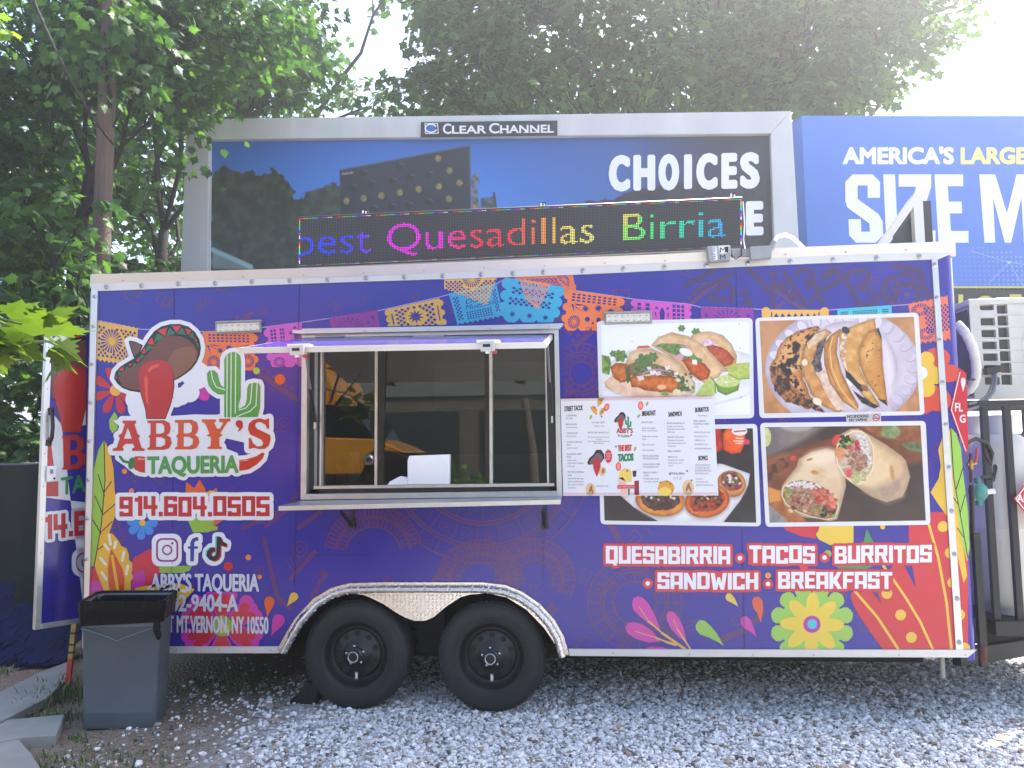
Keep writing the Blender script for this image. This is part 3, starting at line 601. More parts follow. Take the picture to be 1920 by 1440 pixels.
# wheels
def make_wheel(c):
    x, z = c; y0 = .03
    RIM = mat('black_rim_paint', '#1f2022', rough=.42, metal=.1, noise=.15, nscale=30)
    rim = MB()
    rim.lathe([(.206,-.006),(.212,0),(.206,.012),(.196,.03),(.186,.05),(.170,.062),(.163,.066),(.155,.05),(.148,.043),(.105,.040),(.085,.030),(.068,.012),(.052,.006)], (x, y0, z), (0, 1, 0), RIM, 64)
    w_ = rim.build('wheel', trailer)
    t = MB(); pr = [(.200,.008),(.208,-.006),(.222,-.016),(.262,-.022),(.300,-.020),(.322,-.010),(.336,.006),(.3445,.03),(.346,.10),(.3445,.17),(.336,.195),(.30,.215),(.21,.20)]
    t.lathe(pr, (x, y0, z), (0, 1, 0), RUB, 96)
    for r0 in (.228, .247, .308): t.lathe([(r0 - .002, -.0175 - (.004 if .24 < r0 < .3 else 0)), (r0, -.0205 - (.003 if .24 < r0 < .3 else 0)), (r0 + .002, -.0175 - (.004 if .24 < r0 < .3 else 0))], (x, y0, z), (0, 1, 0), RUB, 96)
    for k in range(72):
        a = 2 * math.pi * k / 72; u = np.array((math.cos(a), 0, math.sin(a))); s_ = np.array((-math.sin(a), 0, math.cos(a))); p = np.array((x, y0 + .012, z)) + u * .3405
        t.bar(p, p + np.array((0, .02, 0)) + u * .004, .016, .006, RUB, upv=u)
    t.build('tyre', w_)
    for k in range(10):
        h = MB(); a = 2 * math.pi * (k + .5) / 10; q = (x + .127 * math.cos(a), y0 + .0385, z + .127 * math.sin(a)); h.lathe([(.0165, 0), (.0165, -.001), (.0001, -.001)], q, (0, 1, 0), DARK, 16, False)
        h.lathe([(.0165, -.001), (.0185, -.0025), (.0205, .001)], q, (0, 1, 0), RIM, 16); h.build('vent_hole', w_)
    h = MB(); h.lathe([(.052,.02),(.052,-.012),(.046,-.018),(.037,-.02),(.037,-.05),(.035,-.054)], (x, y0, z), (0, 1, 0), mat('hub_paint', '#33383d', rough=.3, metal=.5), 28)
    h.lathe([(.035,-.050),(.037,-.057),(.034,-.062),(.029,-.062),(.028,-.056),(.0005,-.056)], (x, y0, z), (0, 1, 0), STEEL, 28); h.lathe([(.028,-.0565),(.0005,-.0565)], (x, y0, z), (0, 1, 0), BLKM, 24); h.build('hub', w_)
    for k in range(5):
        h = MB(); a = 2 * math.pi * k / 5 + math.pi / 2 + .1; q = (x + .057 * math.cos(a), y0 + .005, z + .057 * math.sin(a)); h.lathe([(.0105, .01), (.0105, -.012), (.008, -.018), (.0002, -.019)], q, (0, 1, 0), mat('lug_chrome', '#c5c3c0', rough=.2, metal=1), 6); h.build('lug_nut', w_)
    h = MB(); a = R(-88); h.box(x - .01, x + .01, y0 + .022, y0 + .034, z - .158, z - .112, STEEL); h.box(x - .005, x + .005, y0 + .0205, y0 + .022, z - .150, z - .12, WHITE); h.build('wheel_weight', w_)
    return w_
wc = P(664, 1236, 0); wheel = make_wheel((wc[0], .343))
w2 = copy_tree(wheel, trailer); w2.location.x = P(920, 1236, 0)[0] - wc[0]

# serving window
fw = MB(); FR = ALU
pxprism(fw, [(566,616),(576,626),(574,926),(563.5,937)], -.02, .05, FR); pxprism(fw, [(1039,620),(1047,612),(1054,931),(1044,921)], -.02, .05, FR)
pxprism(fw, [(563.5,937),(574,926.5),(1044,920.5),(1054,931)], -.0215, .05, FR); pxprism(fw, [(566,616),(1047,608),(1039,625),(576,633)], -.022, .05, FR)
for x, y in [(567,645),(566,760),(565,900),(582,932),(633,930),(696,930),(919,924),(985,923),(1034,922),(1043,640),(1047,780),(1049,905),(700,622),(800,620),(920,617)]: fw.sphere(P(x, y, -.021), (.0055, .004, .0055), STEEL, 8, 5)
window = fw.build('serving_window', trailer, .002)
g = MB(); pxprism(g, [(575,627),(601,627),(598,926),(572,928)], .03, .12, BLK_); pxprism(g, [(1023,622),(1041,622),(1046,924),(1030,924)], .03, .12, BLK_)
pxprism(g, [(570,918.5),(1046,912),(1046,924),(570,930)], .03, .12, BLK_); pxprism(g, [(575,625),(1042,620),(1042,640),(575,646)], .05, .12, BLK_); g.build('gasket', window)
g = MB()
for q, m, yf in (([(590,640),(596,640),(594,914),(589,914)], GREYP, .028), ([(599,640),(604,640),(602,913),(597,913)], ALU, .033), ([(703,636),(708,636),(707,912),(702,912)], ALU, .034), ([(709,636),(721,636),(716,912),(707.5,912)], BRZ, .04), ([(908,633),(916.5,633),(917,909),(910,909)], BRZ, .04), ([(917,633),(922.5,633),(923.5,908.5),(918,908.5)], ALU, .034), ([(1021,630),(1029,630),(1031,906),(1026,906)], ALU, .034)): pxprism(g, q, yf, .1, m)
pxprism(g, [(588,911.5),(1039,906),(1039,911.5),(588,917)], .012, .1, ALU); g.build('sash_frame', window)
for q in ([(600,634),(706,634),(706,914),(598,914)], [(714,634),(912,634),(913,912),(711,912)], [(920,632),(1026,632),(1029,910),(921,910)]):
    g = MB(); pxprism(g, q, .072, .078, GLASS); g.build('pane', window)
g = MB(); pxprism(g, [(548,619),(1056,606),(1056,609),(1049,616),(560,626),(548,624)], -.055, .0, ALU)
for x, y in [(567,628),(684,622.5),(802,620),(919,617),(1030,614)]: g.sphere(P(x, y - 2, -.056), (.006, .004, .006), STEEL, 8, 5)
g.build('drip_cap', trailer, .002)
# hatch lid, hinged at the top of the window and propped open
HT = [P(566,633), P(1036,627), P(1024,641.5,-.9), P(447,652,-.9)]
HV = vin('#4a3a8e'); hn = _n(np.cross(HT[1] - HT[0], HT[3] - HT[0])); hn = hn * np.sign(-hn[2]) * .032
h = MB(); h.hexa(HT, [q + hn for q in HT], ALUW); hatch = h.build('hatch_lid', trailer, .002)
h = MB(); q = [q_ - hn * .03 + (np.mean(HT, 0) - q_) * .02 for q_ in HT]; h.add(q, [(0, 1, 2, 3)], HV); h.build('lid_skin', hatch)
for xa, xb, ya in ((538, 580, 650), (893, 936, 642.5)):
    h = MB(); a, b = P(xa, ya, -.91), P(xb, ya - 1, -.91)
    h.box(a[0], b[0], -.91, -.84, a[2] - .004, a[2] + .014, WHITE); h.box(a[0] + .025, b[0] - .022, -.935, -.91, a[2] - .05, a[2] + .004, ALU)
    h.box(a[0] + .038, b[0] - .045, -.939, -.935, a[2] - .028, a[2] - .012, BLKM); h.box(a[0] + .05, b[0] - .05, -.93, -.905, a[2] - .06, a[2] - .05, WHITE)
    h.box(b[0] - .032, b[0] - .012, -.93, -.90, a[2] - .062, a[2] - .046, mat('red_catch', '#b02a22', rough=.4)); h.build('latch', hatch, .002)
for pa_, pb_, y_ in (((573,664),(591,790),-.5), ((1027,648),(1035,778),-.5)):
    h = MB(); a, b = P(*pa_, y_), P(*pb_, -.0); m_ = a + (b - a) * .5
    h.tube([a, m_], .006, STEEL, 8); h.tube([m_, b], .0125, BLK_, 10); h.box(b[0] - .006, b[0] + .006, b[1] - .01, b[1] + .03, b[2] - .05, b[2] + .05, ALU); h.build('gas_strut', hatch)
for x0, x1 in ((592, 646), (776, 832), (965, 1010)): 
    h = MB(); a, b = P(x0, 631, -.03), P(x1, 630, -.03); h.tube([(a[0], -.03, a[2]), (b[0], -.03, b[2])], .008, ALU, 8); h.build('hinge', hatch)
# folding counter under the window
a, b = P(566, 938), P(1053, 931); c_, e_ = P(525, 949, -.34), P(1056, 936.5, -.34)
h = MB(); top = [a, b, np.array((b[0] + .004, -.34, e_[2])), np.array((a[0] - .02, -.34, c_[2]))]; h.hexa(top, [q - np.array((0, 0, .028)) for q in top], ALU); shelf = h.build('serving_shelf', trailer, .002)
for x in (662, 1021):
    h = MB(); q = P(x, 957, 0); z = q[2]
    h.box(q[0] - .012, q[0] + .012, -.012, -.001, z - .11, z + .02, BLKM); h.bar((q[0], -.01, z - .1), (q[0], -.24, z + .01), .014, .02, BLKM); h.box(q[0] - .02, q[0] + .02, -.03, -.001, z - .115, z - .06, BLKM); h.build('shelf_bracket', shelf)
# side lights
for (x0, y0, x1, y1), sl_ in (((403,601,489,626), -3), ((1133,583,1222,608), -2)):
    h = MB(); GL = mat('lamp_housing', '#8e9092', rough=.4, metal=.3, noise=.1, nscale=30)
    pxprism(h, [(x0,y0+4),(x1,y0+4+sl_),(x1+1,y1+sl_),(x0,y1)], -.018, -.001, GL); pxprism(h, [(x0,y0+1),(x1,y0+1+sl_),(x1,y0+5+sl_),(x0,y0+5)], -.045, -.001, GL); L = h.build('marker_light', trailer, .004)
    h = MB(); LN = mat('lamp_lens', '#cbc7bd', rough=.25, noise=.1, nscale=60)
    pxprism(h, [(x0+4,y0+6),(x1-4,y0+6+sl_),(x1-4,y1-4+sl_),(x0+4,y1-4)], -.034, -.018, LN)
    for k in range(7):
        for j in range(2): h.sphere(P(x0 + 10 + k * 11.5, y0 + 10 + j * 9 + sl_ * k / 7, -.036), (.009, .002, .003), GREYP, 8, 5)
    h.build('lens', L, .003)
# panel joints drawn as thin dark lines
h = Decal(lift=.0036); jm = Mask(300, 490, 1420, 1230, .4)
for q in ([(326,537),(321,1214)], [(561,533),(552,1100)], [(1380,495),(1386,740),(1396,1222)], [(1019,958),(1018,1095)], [(520,1040),(690,1040)]): jm.stroke(q, .9)
h.put(jm, mat('dark_joint_line', '#15123f', rough=.4), 1); h.build('panel_joint', trailer)
for y in list(range(560, 1200, 62)): h = MB(); h.sphere(P(327 - (y - 540) * .007, y, -.003), (.005, .003, .005), vin('#5b5796'), 8, 5); h.build('rivet', trailer)
for y in list(range(515, 760, 46)): h = MB(); h.sphere(P(1384 + (y - 500) * .02, y, -.003), (.005, .003, .005), vin('#5b5796'), 8, 5); h.build('rivet', trailer)
# gear on the roof edge
h = MB(); GB = mat('junction_box_grey', '#8f9296', rough=.45, metal=.2, noise=.06, nscale=20)
pxprism(h, [(1326,461),(1370,459),(1370,487),(1330,490)], -.10, -.035, GB); jb = h.build('power_box', trailer, .004)
dd = Decal((0, -.1006, 0)); q = Mask(1334, 458, 1372, 490, .25).poly([(1336,463),(1344,462),(1346,487),(1338,488)]).poly([(1347,461),(1367,460),(1367,474),(1350,476)]); dd.put(q, prn('#d8d8d8'), 1)
q = Mask(1334, 458, 1372, 490, .2); q.edges(word_edges('M', (1350,474), (1361,473), 10)); q.edges(word_edges('uro', (1341,486), (1341,464), 5, up=(-1,0))); q.poly([(1358,463),(1366,462),(1366,475),(1360,472)]); q.edges(word_edges('M', (1350,487), (1360,486), 9)); dd.put(q, prn('#1a1a1c'), 2); dd.build('box_sticker', jb)
h = MB(); pxprism(h, [(1407,462),(1446,460),(1447,483),(1408,486)], -.085, -.035, GB); pxprism(h, [(1372,467),(1407,466),(1407,480),(1372,481)], -.055, -.03, GREYP)
h.tube([P(1371,478,-.06), P(1380,486,-.07), P(1391,478,-.065), P(1390,465,-.06)], .004, BLK_, 8); h.build('junction_box', trailer, .003)
h = MB(); h.tube([P(1447,468,-.06), P(1450,455,-.05), P(1458,444,-.0), P(1472,440,.1), P(1486,446,.25), P(1500,458,.4), P(1508,466,.5)], .013, mat('conduit', '#b4b8bc', rough=.4, noise=.05, nscale=60), 10); h.tube([P(1446,466,-.06), P(1451,454,-.045)], .018, GREYP, 10); h.build('conduit', trailer)
# raised roof vent with its prop frame
h = MB(); y_ = .75; z0 = ZT - .02
pl, tp, tb = P(1606,458,y_), P(1707,372,y_), P(1727,366,y_)
h.bar((pl[0], y_, z0), (tp[0] + .02, y_, tp[2] - .01), .05, .062, ALUW, upv=(0, 1, 0)); h.bar((tb[0] - .035, y_, z0), (tb[0] - .035, y_, tb[2]), .066, .06, ALUW, upv=(0, 1, 0))
vent = h.build('roof_vent', trailer, .003)
h = MB(); h.prism([(pl[0] + .05, y_ + .04, z0), (tb[0], y_ + .04, z0), (tb[0], y_ + .04, tb[2] - .05)], [(pl[0] + .05, y_ + .06, z0), (tb[0], y_ + .06, z0), (tb[0], y_ + .06, tb[2] - .05)], mat('vent_panel', '#2b313b', rough=.35, noise=.08, nscale=4)); h.build('vent_panel', vent)
h = MB(); e = P(1748,374,y_); h.box(tb[0] + .002, e[0], y_ + .02, y_ + .55, z0, e[2], mat('vent_lid', '#23252b', rough=.45, noise=.1, nscale=8)); h.build('vent_lid', vent, .004)
# open rear door
dt, db = P(91, 608, -.02), P(67, 1181, -.02); zt, zb = dt[2], db[2]
hx, hy = XL - .02, .36; e0 = np.array(((dt[0] + db[0]) / 2, -.02)); e1 = np.array((hx, hy)); dv = (e1 - e0); dw = np.linalg.norm(dv); dv /= dw; dn = np.array((dv[1], -dv[0]))
def DP(u, z, o=0.0): return np.array((e0[0] + dv[0]*u*dw + dn[0]*o, e0[1] + dv[1]*u*dw + dn[1]*o, z))
h = MB(); h.hexa([DP(0,zb), DP(1,zb), DP(1,zt), DP(0,zt)], [DP(0,zb,-.04), DP(1,zb,-.04), DP(1,zt,-.04), DP(0,zt,-.04)], BLUE); door = h.build('rear_door', trailer)
h = MB()
for u0, u1, za, zc in ((-.02, .06, zb, zt), (.06, 1, zt - .03, zt), (.06, 1, zb, zb + .035)): h.hexa([DP(u0,za,.004), DP(u1,za,.004), DP(u1,zc,.004), DP(u0,zc,.004)], [DP(u0,za,-.045), DP(u1,za,-.045), DP(u1,zc,-.045), DP(u0,zc,-.045)], ALU)
for z in np.arange(zb + .06, zt, .22): h.sphere(DP(.02, z, .005), .005, STEEL, 8, 5)
h.build('door_frame', door, .003)
# ------------------------------------------------------------ printed wrap
SIDE = [(184,545),(640,529),(1110,513),(1560,492),(1748,486),(1772,486),(1822,1224),(1066,1222),(1050,1180),(1013,1133),(947,1097),(903,1092),(653,1094),(587,1123),(533,1193),(522,1213),(166,1213),(168,1110)]
Z1 = (180, 580, 5.3333); Z2 = (180, 760, 5.3333); Z3 = (150, 980, 4.5714); Z6 = (1100, 960, 4.8); Z7 = (1430, 960, 4.465)
def wrap(name, *layers, label=None):
    d = Decal()
    for ly, m, col in layers: d.put(m, vin(col), ly)
    o = d.build(name, trailer)
    if label: o['label'] = label
    return o
def M(x0, y0, x1, y1, T=None, step=.5): return Mask(x0, y0, x1, y1, step, T)

# dim pattern of carved glyphs all over the blue
az = M(176, 480, 1825, 1228, step=.9); ag = M(176, 480, 1825, 1228, step=.9); r_ = random.Random(11)
def glyph(mk, x, y, s, a):
    c, si = math.cos(a), math.sin(a); t = lambda p: [(x + (u*c - v*si)*s, y + (u*si + v*c)*s) for u, v in p]
    k = r_.randrange(7); wd = .16 * s
    if k == 0: mk.stroke(t([(-1,.8),(-1,-.8),(1,-.8),(1,.5),(-.4,.5),(-.4,-.2),(.4,-.2)]), wd)
    elif k == 1: mk.stroke(t([(-1,.6),(-.5,-.6),(0,.6),(.5,-.6),(1,.6)]), wd); mk.stroke(t([(-1,1),(1,1)]), wd)
    elif k == 2:
        mk.ring(x, y, s*.8, wd); mk.ring(x, y, s*.35, wd)
    elif k == 3: mk.stroke(t([(-1,-.9),(1,-.9),(1,.9),(-1,.9),(-1,-.9)]), wd); mk.dot(x, y, s*.3); [mk.dot(*t([p])[0], s*.16) for p in ((-.6,-.5),(.6,-.5),(.6,.5),(-.6,.5))]
    elif k == 4:
        for q in (-.9, -.3, .3, .9): mk.stroke(t([(q,-.9),(q*.6,.9)]), wd)
    elif k == 5: mk.stroke(t([(-1,.4),(-.7,-.5),(0,-.8),(.7,-.4),(.8,.3),(.3,.7),(-.2,.4),(0,0)]), wd * 1.3)
    else: mk.stroke(t([(-1,1),(-1,.3),(-.4,.3),(-.4,-.3),(.2,-.3),(.2,-.9),(1,-.9)]), wd); mk.dot(*t([(.4,.5)])[0], s*.3)
def wheelcal(cx, cy, rs, a0=0, a1=360, nn=36):
    for i, r0 in enumerate(rs):
        az.ring(cx, cy, r0, 3.8, a0, a1, 90)
        if i % 2 == 0 and i + 1 < len(rs):
            r1 = rs[i + 1]; k = max(8, int(nn * r0 / rs[-1]))
            for j in range(k):
                a = a0 + (a1 - a0) * j / k; ca, sa = math.cos(R(a)), math.sin(R(a)); az.stroke([(cx + r0*ca, cy + r0*sa), (cx + r1*ca, cy + r1*sa)], 3.2)
                a += (a1 - a0) / k / 2; glyph(az, cx + (r0+r1)/2*math.cos(R(a)), cy + (r0+r1)/2*math.sin(R(a)), (r1 - r0) * .27, R(a + 90))
wheelcal(905, 850, [96, 128, 134, 172, 178, 206]); wheelcal(900, 1095, [40, 56, 60, 82], 180, 360); wheelcal(1003, 1085, [34, 50, 54, 74], 150, 390)
wheelcal(700, 1040, [52, 68, 72, 92], 190, 350); wheelcal(1190, 1130, [40, 58, 64, 88]); wheelcal(1090, 700, [22, 34, 40, 56])
for i in range(150):
    x, y = r_.uniform(190, 1790), r_.uniform(500, 1215)
    if abs(x - 905) < 215 and 640 < y < 1065: continue
    glyph(az, x, y, r_.uniform(7, 20), r_.uniform(0, 6.3))
for i in range(46):
    x, y, a = r_.uniform(190, 1790), r_.uniform(500, 1215), r_.choice((.6, -.7, 2.2)); L = r_.uniform(30, 90)
    az.stroke([(x, y), (x + L*math.cos(a), y + L*math.sin(a))], r_.uniform(5, 10))
    for k in range(int(L / 13)): az.dot(x + (13*k)*math.cos(a) + 11*math.sin(a), y + (13*k)*math.sin(a) - 11*math.cos(a), 4)
# the large carved shapes along the top right and the heavy bars at lower left
T4 = (1540, 440, 5.053); T3 = (1100, 440, 4.0)
big = M(1240, 480, 1765, 620, step=.6); cut = M(1240, 480, 1765, 620, step=.6)
for s in ([(20,520),(250,380)], [(220,420),(360,660)], [(240,380),(300,345),(400,335),(450,380),(440,450),(350,500),(440,520),(500,560),(540,620),(480,660),(380,670)], [(700,300),(890,330)], [(760,370),(900,400)], [(940,330),(960,480),(1030,620)], [(780,470),(900,480),(930,630)], [(20,420),(60,350),(130,320),(170,380)]): big.stroke(s, 48, T=T4)
big.ell(660, 520, 95, 130, 10, T=T4); cut.ell(668, 515, 50, 75, 10, T=T4); cut.ell(360, 415, 40, 38, T=T4); cut.ell(450, 575, 45, 50, T=T4)
big.less(cut); big.ell(675, 515, 28, 38, T=T4); big.ell(360, 415, 18, 18, T=T4); big.ell(450, 575, 20, 22, T=T4); big.ell(95, 385, 25, 25, T=T4)
for s in ([(740,380),(960,270)], [(800,440),(1080,300)], [(920,460),(960,500),(1040,480)], [(960,440),(1010,380),(1060,370),(1100,420),(1080,500)], [(1210,260),(1390,430),(1400,540)], [(1340,420),(1530,350)], [(1480,280),(1650,540)], [(1570,300),(1600,260),(1690,280),(1700,330),(1640,350)], [(1660,400),(1700,360),(1740,400),(1720,440)], [(1680,490),(1730,450),(1770,500)]): big.stroke(s, 34, T=T3)
for x, y in ((1400, 300), (1480, 420), (1410, 370), (1540, 470), (430, 400), (520, 330), (1190, 440), (1210, 510)): big.ell(x, y, 34, 28, 30, T=T3)
for s in ([(455,990),(565,940)], [(495,1010),(520,1120),(545,1140)], [(545,1085),(590,1035)], [(560,990),(600,960)], [(585,1120),(610,1075)], [(1330,880),(1350,860)]): az.stroke(s, 9)
for s in ([(1160,900),(1130,960),(1160,1010)], [(1430,1150),(1400,1180),(1350,1200)]): az.stroke(s, 12)
az.clip(SIDE); big.clip(SIDE); az.poly([(560,608),(1058,604),(1058,940),(560,944)], cut=True)
wrap('background_pattern', (1, az, '#552c6c'), (2, big, '#432458'))

# paper banners on a string
class Ban:
    def __init__(s, q, step=.45, pad=8):
        s.q = np.array(q, float); s.m = M(s.q[:,0].min()-pad, s.q[:,1].min()-pad, s.q[:,0].max()+pad, s.q[:,1].max()+pad, step=step)
    def B(s, u, v): q = s.q; return tuple((q[0]*(1-u) + q[1]*u)*(1-v) + (q[3]*(1-u) + q[2]*u)*v)
    def poly(s, pts, cut=True): s.m.poly([s.B(*p) for p in pts], cut=cut); return s
    def body(s, scal=7, zig=False, sides=True):
        top = [(0, 0)]; n = scal
        if zig: top = [(i / (2*n), 0 if i % 2 else -.05) for i in range(2*n + 1)]
        else: top += [(1, 0)]
        bot = [((2*n - i) / (2*n), 1 if i % 2 else 1.07) for i in range(2*n + 1)] if zig else [(1, 1), (0, 1)]
        s.poly(top + bot, False)
        W = np.hypot(*(s.q[1] - s.q[0])); H = np.hypot(*(s.q[3] - s.q[0]))
        if not zig:
            for i in range(n): s.m.dot(*s.B((i + .5) / n, 1), W / n * .52)
            if sides:
                k = max(3, int(H / (W / n)))
                for i in range(k): s.m.dot(*s.B(0, (i + .5) / k), W / n * .3); s.m.dot(*s.B(1, (i + .5) / k), W / n * .3)
        return s
    def lattice(s, u0, v0, u1, v1, nu, nv, k=.36, skip=None):
        du, dv = (u1 - u0) / nu, (v1 - v0) / nv
        for j in range(2*nv - 1):
            for i in range(nu - (j % 2)):
                u, v = u0 + du * (i + .5 + .5 * (j % 2)), v0 + dv * (j + 1) / 2
                if skip and ((u - skip[0]) / skip[2])**2 + ((v - skip[1]) / skip[3])**2 < 1: continue
                s.poly([(u - du*k, v), (u, v - dv*k), (u + du*k, v), (u, v + dv*k)])
        return s
    def rays(s, u, v, ru, rv, n=16, r0=.22, k=.62):
        for i in range(n):
            a, h = 2*math.pi*i/n, math.pi/n*k
            s.poly([(u + ru*r0*math.cos(a), v + rv*r0*math.sin(a)), (u + ru*math.cos(a-h), v + rv*math.sin(a-h)), (u + ru*math.cos(a+h), v + rv*math.sin(a+h))])
        return s
    def star(s, u, v, ru, rv, n=8):
        s.poly([(u + ru*(1 if i % 2 else .45)*math.cos(math.pi*i/n), v + rv*(1 if i % 2 else .45)*math.sin(math.pi*i/n)) for i in range(2*n)]); return s
    def grid(s, u0, v0, u1, v1, nu, nv, k=.34):
        for i in range(nu):
            for j in range(nv):
                u, v = u0 + (u1-u0)*(i+.5)/nu, v0 + (v1-v0)*(j+.5)/nv; a, b = (u1-u0)/nu*k, (v1-v0)/nv*k
                s.poly([(u-a, v-b), (u+a, v-b), (u+a, v+b), (u-a, v+b)])
        return s
def ban(b, col, ly=3, name='paper_banner_print', win=True):
    b.m.clip(SIDE)
    wrap(name, (ly, b.m, col))
HATG = M(0, 0, 1, 1)
b = Ban([(181,603),(259,617),(253,684),(180,672)]).body(9, True).lattice(.02,.05,.98,.97,9,6,.34,(.38,.46,.30,.36)).rays(.38,.46,.27,.33,20); ban(b, '#d8a43c')
b = Ban([(381,621),(476,624),(478,684),(384,686)]).body(4).grid(.08,.06,.92,.32,10,3,.3).star(.5,.48,.09,.12).star(.32,.56,.07,.1).star(.68,.56,.07,.1).rays(.18,.9,.13,.2,18).rays(.86,.88,.13,.2,18)
for q in ([(.06,.4),(.1,.4),(.14,.7)], [(.1,.38),(.3,.56),(.16,.46)], [(.1,.37),(.36,.42),(.2,.42)], [(.92,.38),(.7,.42),(.84,.43)], [(.93,.4),(.74,.58),(.88,.46)], [(.95,.42),(.88,.7),(.92,.66)]): b.poly(q)
ban(b, '#d96c3b')
b = Ban([(500,613),(594,599.5),(600,672),(508,680)]).body(4).grid(.05,.08,.18,.78,2,7,.36).grid(.24,.08,.34,.7,2,6,.36).grid(.7,.04,.96,.3,4,3,.34).star(.46,.25,.05,.08,4).star(.55,.12,.04,.06,4).rays(.17,1.0,.12,.14,14).rays(.72,1.0,.1,.12,14)
for q in ([(.52,.3),(.56,.18),(.6,.3),(.6,.6),(.56,.66),(.52,.6)], [(.44,.5),(.47,.5),(.46,.72)], [(.64,.46),(.68,.46),(.66,.7)]): b.poly(q)
b.m.clip([(480,590),(566,590),(566,720),(480,720)]); ban(b, '#c24fb0')
b = Ban([(617,597),(708,582),(712,612),(622,616)]).body(10, True).star(.88,.4,.06,.2).star(.78,.7,.05,.16)
for i in range(9): a = math.pi * (i + .5) / 9; b.poly([(.38 + .06*math.cos(a), .95 - .2*math.sin(a)), (.38 + .3*math.cos(a-.07), .95 - .75*math.sin(a-.07)), (.38 + .3*math.cos(a+.07), .95 - .75*math.sin(a+.07))])
b.m.clip([(600,570),(720,570),(720,613),(600,617)]); ban(b, '#8c1f86')
b = Ban([(726,580),(824,559),(833,613),(734,618)]).body(5).lattice(.1,.06,.9,1.0,7,5,.36,(.5,.52,.2,.36)).star(.5,.52,.17,.3,10).grid(.04,.06,.09,.95,1,1,.3).grid(.92,.06,.96,.95,1,1,.3); b.m.clip([(700,540),(850,540),(850,608.5),(700,612)]); ban(b, '#dba846')
b = Ban([(842,552),(931,533),(943,590),(857,606)]).body(9, True).grid(.28,.06,.8,.22,7,2,.34).grid(.24,.68,.8,.96,10,4,.33).lattice(.03,.1,.18,.95,2,7,.36).lattice(.86,.1,.98,.9,2,6,.36)
e = [b.B(.28,.43), b.B(.56,.43)]; b.m.edges(word_edges('Dia', e[0], e[1], 9, up=(.2,-1)), cut=True); e = [b.B(.24,.63), b.B(.86,.60)]; b.m.edges(word_edges('Muertos', e[0], e[1], 10, up=(.2,-1)), cut=True); ban(b, '#2f9fc2')
b = Ban([(952,521),(1050,537),(1038,596),(944,586)]).body(3).lattice(.08,.2,.95,.45,7,2,.36).lattice(.05,.5,.92,.78,8,2,.36).star(.18,1.02,.07,.1).star(.52,1.02,.07,.1).star(.84,1.02,.07,.1).grid(.2,.03,.8,.16,9,1,.3); b.m.clip([(930,510),(1070,510),(1070,606),(930,607)]); ban(b, '#33a3c4', 4)
b = Ban([(960,518),(1068,514),(1072,540),(1050,545)]).body(5).lattice(.05,.1,.7,.9,7,2,.36).rays(.85,.4,.12,.45,14); b.m.clip([(940,516),(1080,511),(1090,560),(940,530)]); ban(b, '#d4693f', 3)
tb = M(825, 515, 940, 580, step=.45).poly([(833,523),(932,520),(914,571),(833,539)])
for i, x in enumerate(range(836, 930, 6)): tb.dot(x, 541 + max(0, (x - 838) * .40), 2.6) if x < 912 else None
bb = Ban([(833,523),(932,520),(932,575),(833,575)]); bb.m = tb; bb.lattice(0,.05,1,1,12,7,.36,(.52,.06,.2,.34)).rays(.52,.02,.17,.3,22); tb.poly([(824,545),(920,585),(920,600),(824,600)], cut=True); ban(bb, '#e0ad4e', 5)
hb = Ban([(975,524),(1032,533),(1010,578),(985,560)]).body(6, True).lattice(.02,.05,.98,.95,8,6,.38); ban(hb, '#d98a6a', 5)
b = Ban([(1066,543),(1165,557),(1157,612),(1059,608)]).body(4).grid(.06,.06,.94,.33,9,3,.31).star(.36,.5,.08,.12).star(.6,.45,.09,.13).star(.84,.5,.07,.1).rays(.17,.92,.12,.2,18)
for q in ([(.08,.4),(.12,.4),(.16,.66)], [(.1,.38),(.3,.6),(.18,.5)], [(.12,.37),(.38,.4),(.2,.43)]): b.poly(q)
for u in (.42, .63, .9): b.m.dot(*b.B(u, .82), 4.6, cut=True)
for u in (.53, .78): b.poly([(u, .86), (u + .03, .97), (u - .03, .97)])
for i in range(6): b.poly([(.42 + i*.045, 1.04), (.435 + i*.045, 1.04), (.435 + i*.045, 1.1), (.42 + i*.045, 1.1)]); b.poly([(.42 + i*.045, 1.13), (.435 + i*.045, 1.13), (.435 + i*.045, 1.18), (.42 + i*.045, 1.18)])
ban(b, '#e0743f', 6)
b = Ban([(1189,561),(1290,570),(1291,606),(1188,606)]).body(5).grid(.05,.1,.14,.8,1,4,.36).grid(.2,.1,.3,.8,1,4,.36).grid(.7,.06,.94,.9,3,4,.36).star(.42,.3,.04,.1,4).star(.62,.3,.04,.1,4)
for q in ([(.47,.5),(.5,.3),(.54,.3),(.57,.5),(.55,.98),(.49,.98)], [(.38,.5),(.41,.5),(.42,.9)], [(.62,.5),(.65,.5),(.62,.9)]): b.poly(q)
ban(b, '#c650b2')
b = Ban([(1314,576),(1413,579),(1413,606),(1315,606)]).body(12, True).star(.1,.5,.05,.2).star(.9,.5,.05,.2)
for i in range(9): a = math.pi * (i + .5) / 9; b.poly([(.5 + .05*math.cos(a), .9 - .2*math.sin(a)), (.5 + .28*math.cos(a-.06), .9 - .8*math.sin(a-.06)), (.5 + .28*math.cos(a+.06), .9 - .8*math.sin(a+.06))])
ban(b, '#8a2b8e')
b = Ban([(1436,581),(1546,581),(1546,600),(1437,600)]).body(4).lattice(.12,.2,.88,1.1,7,1,.38).grid(.08,.15,.11,.9,1,1,.4).grid(.89,.15,.92,.9,1,1,.4); ban(b, '#e0a947')
b = Ban([(1570,580),(1672,573),(1672,592),(1570,598)]).body(10, True).grid(.28,.25,.74,.9,14,4,.34)
